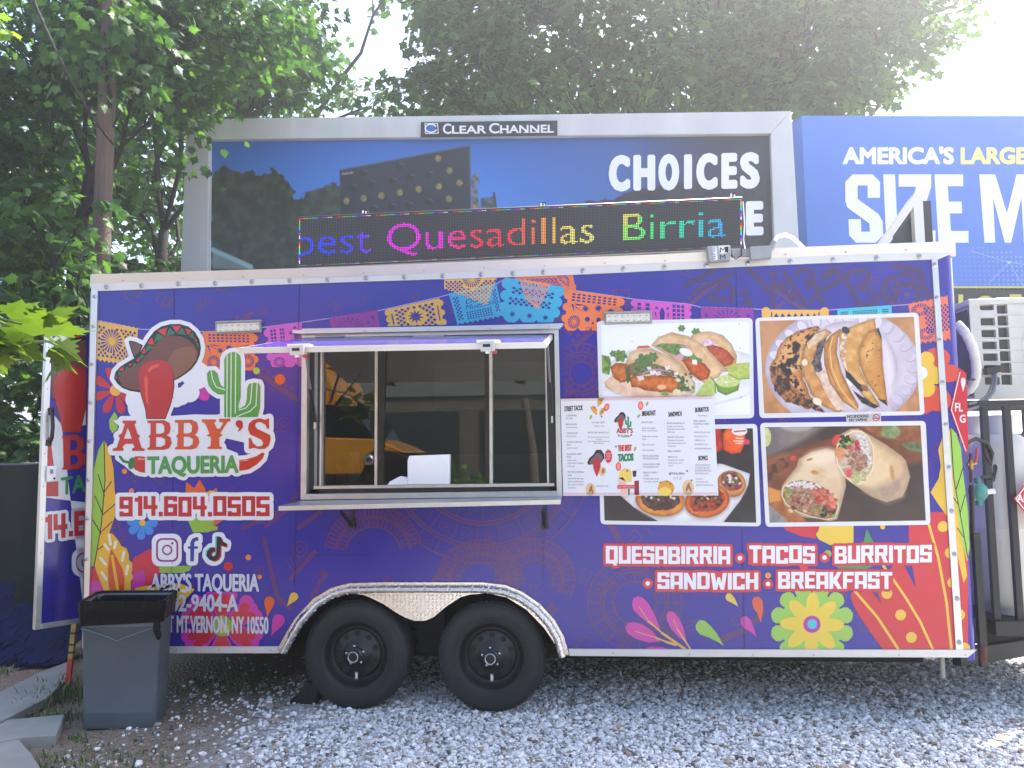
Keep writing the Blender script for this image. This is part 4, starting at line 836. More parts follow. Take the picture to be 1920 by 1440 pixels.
for v in (.3, .5, .7): b.poly([(.06, v), (.2, v), (.2, v + .1), (.06, v + .1)]); b.poly([(.82, v), (.94, v), (.94, v + .1), (.82, v + .1)])
ban(b, '#38b4c2')
b = Ban([(1703,572),(1787,555),(1791,632),(1716,642)]).body(8, True).lattice(.3,.12,.95,.85,7,6,.36).rays(.24,.18,.2,.16,18).rays(.3,.82,.2,.15,18); ban(b, '#dc6c4a', 3)
st_ = M(178, 510, 1790, 630, step=.5)
for q in ([(182,601),(220,608),(259,617),(320,620),(381,622),(440,620),(500,613),(560,605),(617,597),(708,583),(726,579),(824,557),(842,552),(931,532),(950,521)], [(1050,532),(1066,543),(1165,557),(1189,561),(1290,570),(1314,576),(1413,579),(1436,581),(1546,582),(1570,580),(1672,573),(1703,571),(1787,554)]): st_.stroke(q, 1.8)
wrap('banner_string_print', (2, st_.clip(SIDE), '#9a93cf'))

# left-hand flowers and leaves
m = M(180, 690, 260, 800); y_ = m.copy()
for tip, wd in (((120,555),85), ((-30,680),90), ((-30,885),85), ((85,1035),88), ((265,1045),88), ((350,930),75)): m.petal((195,810), tip, wd, T=Z1)
y_.dot(195, 810, 55, T=Z1); wrap('flower_print', (3, m.clip(SIDE), '#b3202c'), (4, y_, '#dca52e'), label='red petals with a yellow centre')
g = M(160, 750, 250, 1070); y_ = g.copy(); k = g.copy()
g.poly([(185,1022),(215,1075),(215,1200),(165,1240),(135,1190),(130,1110)], T=Z1).poly([(195,824),(184,845),(176,880),(171,920),(166,1062),(176,1062),(190,1000),(196,940),(196,880)])
y_.poly([(195,824),(206,845),(213,880),(215,920),(222,950),(213,975),(205,1000),(215,1005),(176,1064),(188,1000),(196,940),(196,880)])
for s in ([(195,826),(197,900),(190,985),(176,1064)], [(196,930),(184,890)], [(196,922),(209,903)], [(193,965),(178,930)], [(193,965),(216,945)], [(189,1000),(174,975)], [(189,998),(210,978)], [(184,1030),(196,1022)]): k.stroke(s, 1.7)
wrap('leaf_print', (3, g.clip(SIDE), '#8ab03c'), (4, y_.clip(SIDE), '#d3a230'), (5, k, '#1a1a20'), label='leaf half green and half yellow')
m = M(166, 1000, 460, 1210); a_ = m.copy(); b_ = m.copy(); c_ = m.copy(); d_ = m.copy(); e_ = m.copy()
a_.poly([(75,375),(150,400),(190,470),(200,560),(75,560)], [(445,360),(460,300),(520,270),(600,220),(640,270),(680,370),(680,430),(640,540),(440,600)], T=Z3)
b_.poly([(75,500),(200,500),(215,640),(75,640)], [(450,440),(550,400),(560,520),(440,600)], T=Z3)
c_.poly([(245,60),(320,140),(355,200),(400,220),(420,280),(420,320),(448,345),(448,400),(440,430),(455,470),(435,500),(440,700),(200,700),(200,560),(160,470),(120,360),(160,290),(160,200)], T=Z3)
c_.poly([(440,605),(480,560),(560,540),(640,545),(700,530),(860,520),(985,572),(910,650),(800,770),(560,760),(440,700)], T=Z3)
d_.poly([(268,225),(320,310),(365,400),(382,480),(375,640),(265,640),(243,520),(240,400),(250,300)], [(580,610),(700,588),(830,605),(760,700),(600,700)], T=Z3)
e_.poly([(262,280),(285,270),(345,620),(318,620)], T=Z3)
g = m.copy().poly([(680,370),(960,370),(940,410),(880,430),(680,430)], [(755,90),(780,55),(800,95)], T=Z3)
f_ = m.copy()
for s in ([(250,105),(262,185)], [(212,190),(243,232)], [(308,165),(294,215)], [(377,252),(363,325)], [(175,302),(220,358)], [(410,372),(397,440)], [(187,428),(226,486)], [(590,560),(640,535)], [(690,570),(760,545)], [(830,570),(900,590)]): f_.stroke(s, 24, T=Z3)
for q in (a_, b_, c_, d_, e_, g): q.clip(SIDE)
wrap('flower_print', (3, a_, '#bf1f3f'), (4, b_, '#bb2a90'), (3, g, '#87ab3b'), (5, c_, '#d9a62c'), (6, d_, '#c8401f'), (7, e_, '#dba62e'), (8, f_, '#dad6c0'), label='big yellow scalloped petals with white dashes')
m = M(340, 1110, 500, 1215); r1 = m.copy(); g = m.copy(); y_ = m.copy()
for a in (-90, -32, 28, 90, 150, 212):
    c, s = math.cos(R(a)), math.sin(R(a)); x, y = 1215 + 235*c, 890 + 215*s
    for k in (-34, 0, 34): m.dot(x + 60*c - k*2.1*s, y + 60*s + k*2.1*c, 62, T=Z3)
    m.petal((1215,890), (1215 + 290*c, 890 + 270*s), 190, T=Z3)
    r1.petal((1215,890), (1215 + 255*c, 890 + 235*s), 130, T=Z3)
    for k in (-22, 22): r1.dot(x + 25*c - k*2*s, y + 25*s + k*2*c, 40, T=Z3)
g.dot(1215, 885, 88, T=Z3); y_.dot(1235, 905, 42, T=Z3)
wrap('flower_print', (3, m.clip(SIDE), '#bf2f96'), (4, r1.clip(SIDE), '#c0243a'), (5, g, '#86a640'), (6, y_, '#d6b32e'), label='magenta flower with red petal centres')
m = M(230, 960, 310, 1015); y_ = m.copy()
for tip, wd in (((310,1160),80), ((335,1275),85), ((447,1345),85), ((562,1285),85), ((620,1180),82), ((490,1080),50)): m.petal((465,1175), tip, wd, T=Z2)
y_.dot(465, 1175, 32, T=Z2); wrap('flower_print', (3, m, '#2b7fca'), (4, y_, '#d6a22e'), label='small blue flower with yellow centre')
o = M(340, 895, 425, 1000); g = o.copy(); y_ = o.copy()
o.poly([(895,900),(900,765),(985,830),(1035,742),(1090,830),(1110,900)], [(1130,880),(1205,822),(1225,900)], [(1150,1140),(1270,1150),(1170,1215)], T=Z2); y_.poly([(1085,880),(1140,850),(1190,858),(1150,900)], T=Z2)
g.poly([(915,1140),(985,1075),(1010,1130),(1180,1140),(1170,1200),(1220,1215),(1215,1245),(1110,1270),(970,1268)], T=Z2)
wrap('flower_print', (3, o, '#cf5722'), (4, g, '#88ab38'), (4, y_, '#d8a42c'), label='orange tulip with green leaves')
m1 = M(220, 680, 560, 1210); m2 = m1.copy(); m3 = m1.copy(); m4 = m1.copy(); m5 = m1.copy()
m1.dot(285, 660, 26, T=Z2).dot(355, 857, 26, T=Z2).dot(1443, 298, 24, T=Z3).dot(1540, 465, 20, T=Z3); m2.dot(1605, 615, 34, T=Z1); m3.dot(1840, 700, 52, T=Z1); m3.petal((1605,808), (1630,632), 88, T=Z3)
m4.poly([(1085,775),(1140,860),(1120,910),(1060,912),(1010,870),(1000,830)], T=Z1).petal((1640,968), (1725,790), 105, T=Z3); m5.petal((1775,715), (1855,605), 72, T=Z3)
q = M(400, 1040, 450, 1090).dot(1270, 376, 39, T=Z3)
wrap('confetti_print', (3, m1, '#dd7f38'), (3, m2, '#97ba45'), (3, m3, '#d4551f'), (3, m4, '#bb2c92'), (3, m5, '#d8aa34'), (3, q, '#bf2028'))

# brand emblem: a broad hat over a plain red chilli, a cactus, the shop name and two chillies
def logo(dest, ox=0.0, T1=Z1, T2=Z2, clipq=None, base=8, name='logo_print'):
    HAT = [(180,690),(195,625),(240,575),(310,530),(380,490),(440,430),(485,360),(530,285),(585,215),(655,170),(740,148),(835,146),(925,172),(992,228),(1036,305),(1050,385),(1040,455),(1008,530),(955,600),(890,650),(830,690),(760,720),(430,830),(335,815),(262,785),(212,742)]
    UND = [(222,690),(250,640),(310,600),(380,565),(450,520),(520,440),(580,360),(640,300),(700,272),(780,262),(860,275),(930,310),(985,365),(1010,410),(1018,440),(1000,500),(950,580),(880,640),(820,680),(760,706),(430,812),(340,797),(262,765)]
    CR = [(325,322),(345,312),(400,325),(470,358),(440,430),(380,490),(355,420)]
    PEP = [(425,640),(440,590),(480,545),(540,515),(610,505),(690,515),(745,560),(770,640),(778,760),(765,860),(740,960),(690,1090),(508,1090),(498,1000),(468,900),(438,800)]
    CAC = [[(1282,1080),(1282,500),(1300,460),(1345,430),(1400,425),(1440,460),(1450,520),(1447,880),(1425,960),(1430,1000),(1400,1080)],
           [(1112,700),(1110,640),(1130,612),(1180,608),(1215,640),(1230,700),(1245,750),(1270,775),(1290,780),(1290,850),(1220,850),(1160,810),(1125,760)],
           [(1642,770),(1630,740),(1580,733),(1530,745),(1512,790),(1507,900),(1492,960),(1450,985),(1422,1000),(1395,1080),(1618,1075),(1640,980)]]
    LA = [[(165,1415),(165,1395),(207,1380),(238,1285),(220,1265),(258,1238),(288,1145),(265,1138),(265,1112),(400,1112),(400,1140),(383,1150),(412,1240),(442,1268),(425,1288),(455,1385),(487,1395),(487,1415),(360,1415),(360,1392),(385,1380),(370,1345),(295,1345),(262,1380),(275,1392),(275,1415)], [(318,1180),(358,1292),(278,1292)]]
    LB = [[(513,1405),(513,1385),(535,1378),(540,1290),(522,1272),(545,1250),(545,1140),(513,1135),(513,1112),(680,1108),(735,1135),(747,1190),(735,1240),(705,1258),(745,1280),(757,1340),(730,1390),(680,1405)], [(600,1140),(660,1140),(685,1170),(680,1230),(640,1245),(600,1245)], [(600,1278),(650,1278),(692,1300),(690,1350),(655,1375),(600,1375)]]
    LB2 = [[(x + 276, y - 4) for x, y in r] for r in LB]
    LY = [[(1057,1100),(1200,1100),(1200,1125),(1180,1135),(1210,1195),(1235,1195),(1275,1135),(1230,1125),(1230,1095),(1345,1092),(1340,1120),(1310,1130),(1240,1245),(1272,1255),(1230,1280),(1235,1370),(1258,1378),(1258,1397),(1115,1397),(1115,1378),(1145,1370),(1150,1280),(1105,1262),(1135,1245),(1090,1140),(1060,1128)]]
    LQ = [[(1395,1150),(1400,1120),(1425,1107),(1455,1112),(1470,1140),(1468,1180),(1445,1210),(1412,1225),(1435,1190),(1415,1180)]]
    LS = [[(1730,1088),(1730,1195),(1712,1195),(1690,1150),(1640,1125),(1600,1135),(1590,1165),(1610,1195),(1740,1255),(1747,1300),(1730,1360),(1690,1395),(1630,1398),(1580,1385),(1545,1395),(1527,1395),(1527,1290),(1548,1285),(1570,1340),(1610,1372),(1660,1365),(1672,1335),(1655,1305),(1540,1250),(1520,1200),(1530,1140),(1570,1105),(1640,1090),(1690,1105)]]
    N = lambda T: Mask(30, 30, 1900, 1480, .5, T1)
    box = (T1[0] + 60/T1[2], T1[1] + 60/T1[2], T1[0] + 1860/T1[2], T1[1] + 1780/T1[2])
    NM = lambda: Mask(*box, .5)
    wh = NM(); bk = NM(); br = NM(); br2 = NM(); rd = NM(); gr = NM(); rp = NM(); hl = NM(); ca = NM(); cv = NM(); tq = NM(); cs = NM()
    for q in (HAT, CR, PEP): wh.poly(q, grow=42, T=T1)
    for x, y, r0 in ((440,985,92), (1000,660,112), (935,830,70), (405,900,80), (850,870,60), (800,890,60)): wh.dot(x, y, r0 + 30, T=T1)
    for q in CAC: wh.poly(q, grow=42, T=T1)
    for q in (LA, LB, LB2, LY, LQ, LS): wh.poly(q[0], grow=46, T=T1)
    wh.poly([(170,1110),(420,1085),(1000,1050),(1760,1080),(1700,1380),(1300,1290),(1260,1390),(520,1420)], T=T1)
    tqm = word_edges('TAQUERIA', (518,680), (1418,668), 160, T=T2, up=(0,-1)); tq.edges(tqm, grow=1.7)
    CH1 = [(385,512),(420,508),(490,514),(490,675),(440,668),(388,640),(362,585)]; CH2 = [(1432,545),(1500,540),(1600,510),(1665,470),(1685,478),(1670,530),(1610,590),(1530,640),(1432,655)]
    wh.poly([(200,450),(1300,430),(1420,480),(1430,690),(860,720),(500,700),(400,700),(300,620)], T=T2); wh.poly(CH2, grow=42, T=T2); wh.poly(CH1, grow=40, T=T2); wh.stroke([(240,515),(330,575)], 100, T=T2); wh.edges(tqm, grow=8)
    bk.poly(HAT, T=T1).poly(CR, T=T1).poly(PEP, grow=7, T=T1)
    br.poly(UND, T=T1).poly([(338,326),(400,338),(455,362),(432,425),(385,470),(362,410)], T=T1)
    br2.poly([(700,540),(770,420),(860,380),(960,370),(1005,420),(1005,500),(950,580),(880,640),(790,690),(770,600)], T=T1)
    pp = NM().poly(PEP, T=T1); hl.poly([(520,600),(560,560),(640,545),(620,575),(560,600),(530,640)], [(480,700),(500,660),(520,700),(515,860),(530,960),(500,920)], T=T1)
    for q in ([(612,215),(715,180),(690,268)], [(760,165),(853,165),(805,235)], [(890,192),(950,212),(925,262)], [(512,345),(560,275),(582,355)], [(455,445),(485,375),(500,440)], [(398,520),(428,480),(440,522)], [(320,550),(360,540),(348,572)], [(228,605),(280,570),(275,622)], [(986,272),(1012,320),(993,325)], [(195,690),(205,655),(212,690)]): rd.poly(q, T=T1)
    for q in ([(698,272),(735,185),(795,244)], [(808,242),(862,180),(905,255)], [(575,340),(610,240),(685,275)], [(485,440),(515,355),(575,372)], [(425,512),(450,450),(495,468)], [(930,268),(965,225),(985,295)], [(362,572),(385,530),(410,560)], [(285,622),(310,570),(345,590)], [(215,665),(235,615),(262,640)], [(1000,340),(1020,335),(1030,390)]): gr.poly(q, T=T1)
    for q in CAC: ca.poly(q, T=T1)
    for s in ([(1312,460),(1308,1080)], [(1352,432),(1348,1080)], [(1398,428),(1392,1040)], [(1150,610),(1165,700),(1200,775),(1290,805)], [(1562,735),(1545,930),(1500,985),(1430,1008)], [(1612,738),(1600,960),(1540,1020),(1470,1045),(1405,1075)]): cv.stroke(s, 9, T=T1)
    d = dest
    L = [(base, wh, '#d9dadc'), (base+1, bk, '#17110f'), (base+2, br, '#6a3d33'), (base+3, br2, '#80503a'), (base+3, rd, '#c42c2e'), (base+3, gr, '#2a6a3e'), (base+4, pp, '#b02422'), (base+5, hl, '#d8503c'), (base+4, ca, '#4f9444'), (base+5, cv, '#d9dfd2'), (base+4, tq, '#4c9046')]
    for q, c in ((LA, '#bb2f26'), (LB, '#bd382a'), (LB2, '#c94d2b'), (LY, '#cd512b'), (LQ, '#b62c2a'), (LS, '#be362a')):
        k = NM(); k.poly(*q, T=T1); L.append((base+5, k, c))
    c1 = NM().poly(CH1, T=T2).poly(CH2, T=T2); c2 = NM().ell(355, 580, 32, 60, 10, T=T2).stroke([(240,515),(275,560),(335,572)], 26, T=T2); c3 = NM().stroke([(425,535),(485,540)], 18, T=T2).stroke([(1440,556),(1520,548)], 10, T=T2)
    L += [(base+4, c1, '#b92c24'), (base+5, c2, '#2c6e3a'), (base+5, c3, '#dc8278')]
    for ly, k, c in L:
        if clipq: k.clip(clipq)
        d.put(k, vin(c), ly)
    return d.build(name, trailer if dest is LD else door)
LD = Decal(); logo(LD)
# phone number
def phone(d, T=Z2, clipq=None, base=8):
    q = (T[0] + 180/T[2], T[1] + 850/T[2], T[0] + 1800/T[2], T[1] + 1180/T[2]); wh = Mask(*q, .45); rd = Mask(*q, .45)
    L, Rr = tr([(235,1110)], T)[0], tr([(1735,1105)], T)[0]; h = 198 / T[2]
    block(wh, '914.604.0505', L, Rr, h, 1.0, grow=7.6 * 5.333 / T[2]); block(rd, '914.604.0505', L, Rr, h, 1.0, grow=.2)
    for k in (wh, rd):
        if clipq: k.clip(clipq)
    d.put(wh, vin('#dadbdd'), base).put(rd, vin('#b5202c'), base + 1); return d
phone(Decal()).build('phone_lettering', trailer)
# social media badges
m = M(280, 990, 440, 1070, step=.4); wh, A, B, C_, D_ = m.copy(), m.copy(), m.copy(), m.copy(), m.copy()
RRECT = lambda x0, y0, x1, y1, r: [(x + r*math.cos(R(a)), y + r*math.sin(R(a))) for x, y, s in ((x1-r, y0+r, -90), (x1-r, y1-r, 0), (x0+r, y1-r, 90), (x0+r, y0+r, 180)) for a in range(s, s + 91, 15)]
FB = [(925,202),(945,202),(945,168),(962,138),(992,124),(1015,125),(1015,154),(992,157),(980,172),(980,202),(1012,202),(1008,224),(980,224),(976,332),(945,332),(945,224),(925,224)]
NOTE = [(1172,120),(1205,120),(1222,160),(1258,178),(1254,210),(1205,193),(1202,280),(1185,312),(1150,330),(1110,318),(1085,285),(1090,245),(1120,215),(1155,210),(1155,245),(1130,252),(1122,275),(1140,292),(1162,280),(1168,255)]
wh.poly(RRECT(615,95,872,375,70), T=Z3).poly(FB, grow=36, T=Z3).poly(NOTE, grow=38, T=Z3).dot(1145, 275, 95, T=Z3)
A.poly(RRECT(652,132,842,336,52), RRECT(668,148,826,320,40), T=Z3).ring(747, 234, 38, 14, T=Z3).dot(791, 178, 11, T=Z3); B.poly(FB, T=Z3)
C_.poly([(x - 12, y - 6) for x, y in NOTE], T=Z3); D_.poly([(x + 10, y + 7) for x, y in NOTE], T=Z3); E_ = m.copy().poly(NOTE, T=Z3)
wrap('social_badges', (8, wh, '#dcdde0'), (9, A, '#8a2f74'), (9, B, '#26358e'), (9, C_, '#5bc4c0'), (10, D_, '#c82a4e'), (11, E_, '#1a1a1e'))
d = Decal(); AD = vin('#c9c8d0')
for s, L, Rr, h, g in (("ABBY'S TAQUERIA", (612,582), (1530,586), 140, 1.1), ('02-9404-A', (782,755), (1352,758), 136, 1.1), ('T', (762,935), (800,936), 135, .9), ('MT.VERNON, NY 10550', (832,938), (1612,950), 138, .8)):
    k = M(275, 1060, 510, 1195, step=.4); k.edges(word_edges(s, L, Rr, h, T=Z3), grow=g); d.put(k, AD, 8)
d.build('address_lettering', trailer)
# dish names
d = Decal(); rd = M(1120, 1005, 1765, 1125, step=.5); wt = rd.copy(); od = rd.copy()
for s, L, Rr, h in (('QUESABIRRIA', (1136,1056.5), (1369,1057), 32.5), ('TACOS', (1405,1056), (1528,1056), 32.5), ('BURRITOS', (1565,1056), (1747,1054.5), 32.5), ('SANDWICH', (1233,1105), (1421.5,1105), 31), ('BREAKFAST', (1459,1104), (1673,1103.5), 31.5)):
    block(rd, s, L, Rr, h, .95, grow=5.2); block(wt, s, L, Rr, h, .95, grow=.1); rd.poly([(L[0]-2, L[1]-h-3), (Rr[0]+2, Rr[1]-h-3), (Rr[0]+2, Rr[1]+3), (L[0]-2, L[1]+3)])
for x, y in ((1387.5,1046.5), (1546,1045.5), (1214.6,1094), (1440,1095)): rd.dot(x, y, 9.6); wt.dot(x, y, 4.2)
od.dot(1440, 1079, 5.6); rd.dot(1507, 1062, 8)
d.put(rd, vin('#c62c3c'), 8).put(wt, vin('#dfe0e4'), 9).put(od, vin('#dc8a3e'), 9); d.build('dish_lettering', trailer)

# right-hand flowers
m = M(1160, 1100, 1310, 1222); y_ = m.copy(); RC = [(1100,1060),(1850,1060),(1850,1223),(1100,1221.5)]
for q in ([(410,830),(420,775),(460,758),(510,775),(560,830),(610,920),(665,1060),(560,1010),(470,930),(420,880)], [(348,1040),(370,1000),(420,990),(500,1010),(590,1070),(660,1165),(560,1175),(440,1140),(365,1090)], [(715,930),(740,895),(780,898),(830,950),(870,1040),(900,1170),(830,1130),(760,1050),(725,980)], [(520,1245),(560,1215),(680,1215),(770,1245)]): m.poly(q, T=Z6)
for pts in ([(470,850),(560,985),(680,1090),(910,1250)], [(440,1075),(620,1130),(720,1170),(800,1195)], [(780,965),(820,1060),(945,1250)]):
    for i in range(len(pts) - 1): y_.stroke(pts[i:i+2], 6 + 8*i, T=Z6)
wrap('leaf_print', (3, m.clip(RC), '#c83a9a'), (4, y_.clip(RC), '#dba84e'), label='pink leaves on yellow stems')
m1 = M(1290, 1100, 1440, 1222); m2 = m1.copy(); m3 = m1.copy(); m4 = m1.copy()
m1.poly([(980,1020),(1010,975),(1060,975),(1110,1020),(1170,1090),(1235,1205),(1180,1170),(1100,1130),(1020,1100),(985,1060)], T=Z6); m2.poly([(1248,765),(1265,730),(1300,735),(1335,780),(1365,852),(1310,820),(1260,795)], T=Z6)
m3.poly([(1488,800),(1510,765),(1550,762),(1585,800),(1588,880),(1567,998),(1540,920),(1500,860)], T=Z6); m4.poly([(1382,975),(1405,940),(1440,938),(1475,970),(1505,1050),(1532,1130),(1480,1080),(1420,1050),(1388,1010)], T=Z6)
wrap('confetti_print', (3, m1, '#8db94c'), (3, m2, '#dcb844'), (3, m3, '#d4573a'), (3, m4, '#c43a9a'))
m = M(1440, 1100, 1605, 1222); y_ = m.copy(); p_ = m.copy(); t_ = m.copy()
m.dot(413, 940, 265, T=Z7)
for i in range(12): a = 2*math.pi*(i + .5)/12; m.petal((413 + 120*math.cos(a), 940 + 120*math.sin(a)), (413 + 352*math.cos(a), 940 + 352*math.sin(a)), 138, T=Z7)
for i in range(8): a = 2*math.pi*i/8 + .03; y_.ell(413 + 155*math.cos(a), 940 + 155*math.sin(a), 112, 55, math.degrees(a), T=Z7)
p_.dot(413, 940, 72, T=Z7); t_.dot(415, 938, 41, T=Z7)
wrap('flower_print', (3, m.clip(RC), '#93bd4e'), (4, y_.clip(RC), '#dfc040'), (5, p_, '#a92f92'), (6, t_, '#48b4c4'), label='green scalloped flower with yellow petals')
m = M(1590, 960, 1835, 1225); y_ = m.copy(); b_ = m.copy()
m.poly([(745,670),(735,700),(760,780),(850,930),(1020,1170),(1720,1170),(1720,300),(1690,0),(1400,-30),(1380,100),(1222,110),(1225,260),(1100,440),(900,660)], T=Z7)
m.clip([(1590,985),(1745,985),(1745,960),(1822,960),(1834,1226),(1590,1224)])
b_.poly([(1180,440),(1250,440),(1285,640)], T=Z7).poly([(915,670),(960,670),(1000,775)], T=Z7)
for s in ([(770,660),(960,880),(1150,1170)], [(1010,450),(1090,560),(1200,720),(1320,920),(1425,1150)], [(1390,100),(1470,380),(1540,760),(1580,1150)]): y_.stroke(s, 22, T=Z7)
for x, y in ((1510,122), (1570,342), (1592,590), (1650,860), (1155,862), (1245,1050), (1040,682), (1690,1140)): y_.dot(x, y, 45, T=Z7)
wrap('cactus_print', (3, m.less(b_), '#c62a36'), (4, y_.clip(SIDE), '#dfb440'), label='red cactus with yellow lines and dots')
m = M(1460, 970, 1660, 1075); r1 = m.copy(); g = m.copy(); g2 = m.copy()
r1.poly([(140,100),(490,100),(445,190),(450,225),(330,205),(210,160)], T=Z7); m.poly([(445,190),(470,150),(480,100),(760,100),(760,260),(650,290),(560,275),(470,230)], T=Z7).ell(1005, 125, 20, 20, T=Z7); g.poly([(870,140),(935,265),(840,265)], [(610,450),(920,450),(880,475),(640,475)], T=Z7); g2.dot(545, 350, 32, T=Z7)
wrap('flower_print', (3, r1, '#c42a38'), (4, m, '#dfbb40'), (4, g, '#34884a'), (5, g2, '#8cb048'), label='yellow petal over a red one above the dish names')
T7 = (1280, 480, 3.0)
m = M(1715, 610, 1812, 840); y_ = m.copy(); w_ = m.copy()
for x, y, rx, ry, a in ((1430,575,75,60,0), (1495,660,72,50,0), (1420,800,95,70,20), (1350,830,70,60,0), (1350,640,90,110,0)): m.ell(x, y, rx, ry, a, T=T7)
m.clip([(1732,648),(1850,648),(1850,900),(1732,900)])
for x, y, r0 in ((1372,582,44), (1425,672,48), (1372,745,48), (1350,660,80)): y_.dot(x, y, r0, T=T7)
w_.dot(1342, 657, 36, T=T7)
wrap('flower_print', (3, m, '#cf4432'), (4, y_, '#dfb53a'), (5, w_, '#dcdde0'), label='orange-red flower with yellow middle')
y_ = M(1735, 780, 1825, 1140); g = y_.copy(); k = y_.copy(); b_ = M(1620, 770, 1720, 800)
y_.poly([(1505,970),(1465,1005),(1438,1090),(1452,1180),(1440,1250),(1395,1330),(1440,1400),(1500,1480),(1540,1660),(1580,1840),(1600,1800),(1560,1500),(1530,1200)], T=T7)
g.poly([(1510,968),(1540,1000),(1565,1080),(1575,1200),(1605,1440),(1615,1640),(1600,1720),(1560,1560),(1530,1300),(1505,1100)], T=T7)
for s in ([(1508,975),(1525,1250),(1570,1500),(1605,1700)], [(1540,1310),(1580,1180)], [(1552,1400),(1510,1340)], [(1560,1450),(1590,1340)], [(1580,1580),(1545,1530)]): k.stroke(s, 5, T=T7)
wrap('leaf_print', (4, y_, '#d9b03a'), (5, g, '#93c048'), (6, k, '#1b1b20'), label='leaf beside the front corner, half yellow and half green')
hz = M(1770, 675, 1822, 860, step=.4); wt = hz.copy(); hz.poly([(1781,768),(1800,690),(1812,700),(1816,840),(1812,852)]); rim = hz.copy(); wt.stroke([(1784,768),(1800,698)], 1.6).stroke([(1784,768),(1811,845)], 1.6); wt.edges(word_edges('FL', (1791,771), (1805,771), 15), grow=.5).edges(word_edges('G', (1800,792), (1810,792), 14), grow=.5).petal((1806,735), (1806,708), 9)
wrap('hazard_sticker', (9, hz, '#c01c2c'), (10, wt, '#e0d5d5'))
d = Decal(); s_ = M(1580, 770, 1660, 800, step=.3).poly([(1586,777.5),(1652,775),(1652,790),(1587,792)]); k = M(1580, 770, 1660, 800, step=.25)
k.edges(word_edges('NO SMOKING', (1588.5,783.6), (1629,782.5), 5), grow=.25).edges(word_edges('NO VAPING', (1592.5,790), (1626,789), 4.8), grow=.25).stroke([(1637,784.5),(1649,783.5)], 1.4); r1 = M(1580, 770, 1660, 800, step=.3).ring(1643, 783, 6.2, 1.5).stroke([(1639,779),(1647,787)], 1.4)
d.put(s_, prn('#b9b5b4'), 12).put(k, prn('#1c1c1c'), 13).put(r1, prn('#b03038'), 14); d.build('no_smoking_sticker', trailer)

# ------------------------------------------------------------ rear door print (the same artwork again)
DN = (-dn[0], -dn[1], 0); dpt = DP(0, zt, .0015)
def dpx(p): return p
dq = [(97,617),(161,632),(161,1150),(78,1168)]
d = Decal(dpt, DN)
az2 = Mask(70, 600, 170, 1190, .6)
for i in range(55): glyph(az2, r_.uniform(75, 165), r_.uniform(960, 1160), r_.uniform(5, 11), r_.uniform(0, 6.3))
d.put(az2.clip(dq), vin('#2c2270'), 1); d.build('background_pattern', door)
# emblem on the door, squeezed by the oblique view: hat brim, chilli, letters
TD = (0, 560, 2.1176)
NM = lambda: Mask(62, 590, 172, 1200, .4)
wh, bk, rd, gr, br, pp, lt, tq, ch = [NM() for _ in range(9)]
wh.poly([(205,165),(255,120),(345,125),(345,1210),(330,1220)], [(190,430),(260,520),(345,500),(345,810),(185,790)], T=TD)
wh.poly([(200,160),(240,150),(300,120),(345,118),(345,420),(300,400),(200,300)], T=TD)
bk.poly([(200,255),(232,215),(270,150),(320,128),(345,130),(345,420),(215,405),(198,320)], T=TD)
br.poly([(202,300),(250,250),(290,190),(330,165),(345,165),(345,420),(205,395)], T=TD)
for q in ([(205,250),(213,235),(216,258)], [(232,220),(240,196),(252,215)], [(262,180),(270,150),(288,172)], [(295,155),(318,134),(330,150)]): rd.poly(q, T=TD)
for q in ([(216,245),(226,218),(234,232)], [(245,205),(258,176),(266,190)], [(275,170),(290,142),(302,156)]): gr.poly(q, T=TD)
pp.poly([(212,330),(240,285),(285,265),(345,285),(345,420),(320,530),(248,530),(235,460),(218,400)], T=TD)
lt.poly([(188,545),(200,555),(215,672),(188,680)], T=TD)
for q in (((245,545),(250,560),(252,665),(246,680),(310,675),(338,655),(338,620),(320,608),(335,590),(330,555),(305,540)),): lt.poly(q, [(280,562),(300,562),(308,580),(300,600),(280,602)], [(280,622),(302,622),(312,640),(300,658),(280,660)], T=TD)
tq.edges(word_edges('TA', (244,778), (338,765), 66, T=TD), grow=1.0); ch.poly([(183,730),(232,725),(232,785),(183,785)], T=TD)
for k, c, ly in ((wh, '#d9dadc', 2), (bk, '#17110f', 3), (br, '#6a3d33', 4), (rd, '#c42c2e', 5), (gr, '#2a6a3e', 5), (pp, '#b02422', 6), (lt, '#b52a26', 6), (tq, '#2f8a48', 6), (ch, '#b02422', 6)): d = d; 
d = Decal(dpt, DN)
for k, c, ly in ((wh, '#d9dadc', 2), (bk, '#17110f', 3), (br, '#6a3d33', 4), (rd, '#c42c2e', 5), (gr, '#2a6a3e', 5), (pp, '#b02422', 6), (lt, '#b52a26', 6), (tq, '#2f8a48', 6), (ch, '#b02422', 6)): d.put(k.clip(dq), vin(c), ly)
d.build('logo_print', door)
d = Decal(dpt, DN); wh, rd, ig = NM(), NM(), NM()
block(wh, '14.6', (82,1012), (164,1002), 46, 1.2, grow=6); block(rd, '14.6', (82,1012), (164,1002), 46, 1.2, grow=.3)
wh.poly(RRECT(285,990,380,1105,40), T=TD); ig.poly(RRECT(302,1008,370,1088,30), RRECT(307,1014,364,1082,26), T=TD).ring(342, 1048, 16, 6, T=TD)
d.put(wh.clip(dq), vin('#dadbdd'), 2).put(rd.clip(dq), vin('#b5202c'), 3).put(ig.clip(dq), vin('#8a2f74'), 3); d.build('phone_lettering', door)
h = MB(); hp = lambda x, y, o: on_plane([(x, y)], DP(0, zt, o), DN)[0]
